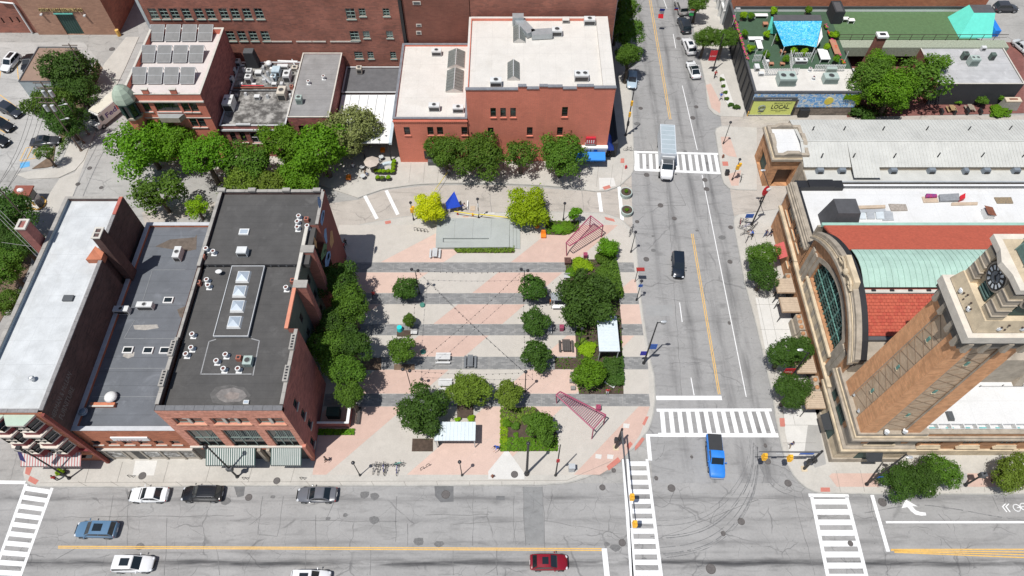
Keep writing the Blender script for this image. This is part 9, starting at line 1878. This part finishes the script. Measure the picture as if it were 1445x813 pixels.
def person(x,y,pose,face,top,bot,label,z=.13,hair=(.04,.025,.02)):
 c=P(x,y,z);me,hc=PM[pose];o=thing('person',label,'person',(c.x,c.y,z));b=bpy.data.objects.new('body',me);COL.objects.link(b);b.parent=o
 for s_ in b.material_slots:s_.link='OBJECT'
 b.material_slots[0].material=sk_m;b.material_slots[1].material=M('shirt_'+top,cl[top],.8,.05);b.material_slots[2].material=M('trousers_'+bot,cl[bot],.85,.05);b.material_slots[3].material=so_m
 k=MB().ball((hc.x,hc.y-.02,hc.z+.02),.098,.11,.095,10,6,z0=-.25).build('hair',M('hair_%d'%int(hair[0]*100),hair,.8),None,smooth=True);k.parent=o;o.rotation_euler=(0,0,R(face))
for a in((1114,631,'walk',20,'navy','tan','person in dark top and tan trousers walking on the market corner'),(1015.5,141,'walk',170,'blue','white','person in bright blue top walking on the pink paving of the avenue'),(1072,286,'walk',200,'black','black','person in black walking alone before the corner pavilion'),(1086,333,'walk',120,'black','navy','person with reddish hair in black beside the street tree'),(1079,334,'walk',140,'navy','denim','person in navy beside the street tree and the dark dressed walker'),(1061,334,'bend',90,'blue','black','person in blue bending over the parked bicycles'),(1092,419,'stand',20,'black','black','left of three people in black near the timber canopy'),(1099,418,'stand',-40,'black','grey','right of three people near the timber canopy, grey trousers'),(1099,431,'walk',160,'black','black','lowest of three people near the timber canopy, walking away'),(646,297,'bend',60,'white','tan','crouched worker in white shirt at the blue tent'),(651,297,'bend',-80,'navy','navy','worker in navy at the blue tent'),(703.5,634,'bend',120,'blue','denim','person in blue at the left edge of the square bed'),(462,651,'walk',140,'black','black','person in black striding near the corner of the mural building'),(486,352,'stand',200,'red','black','person in red in the shade of the mural wall'),(489,347,'stand',30,'black','black','person in black in the shade of the mural wall'),(523,489,'sit',100,'blue','navy','person in blue sitting in the shade of the tree row'),(528,420,'walk',0,'red','black','person in red at the edge of the tree row shade'),(776.5,430,'stand',80,'orange','tan','person in orange beside the small grey canopy'),(771,419,'sit',80,'red','black','person in red under the top tree of the column of three'),(856.5,556,'stand',180,'red','white','person in red beside the white slatted chair'),(82.5,678,'stand',30,'red','black','person in red beside the western corner pole'),(78,660,'walk',90,'navy','grey','person in navy under the red striped awning edge'),(568,666,'walk',70,'black','denim','x'),(499,238,'sit',10,'white','navy','person in white sitting in the tree shade by the orange stool'),(516,247,'sit',-120,'tan','denim','person in tan sitting at the lowest cafe table'),(536,230,'sit',40,'white','grey','person in white sitting at the cafe table right of the parasol'),(549,206,'stand',0,'pink','tan','person in pink standing by the gap beside the red block'),(860,222,'walk',90,'black','black','person in black in the shade beside the blue awning'),(634,248,'stand',10,'grey','black','person in grey under the leftmost street tree'),(1008,110,'walk',180,'red','black','person in red in the tree shade by the red banner')):
 if a[6]!='x':person(*a)
c=P(82.5,665,1.2);o=thing('potted_plant','lime green potted plant by the western corner pole','plant',(c.x,c.y,.13));MB().frustum((c.x-.25,c.y-.25,c.x+.25,c.y+.25),(c.x-.32,c.y-.32,c.x+.32,c.y+.32),.13,.6).build('pot',BLACK,o);cr_=bpy.data.objects.new('leaves',CM['s'][1]);COL.objects.link(cr_);cr_.parent=o;cr_.location=(0,0,.85);cr_.scale=(.6,.6,.5);cr_.material_slots[0].link='OBJECT';cr_.material_slots[0].material=LM['lime']
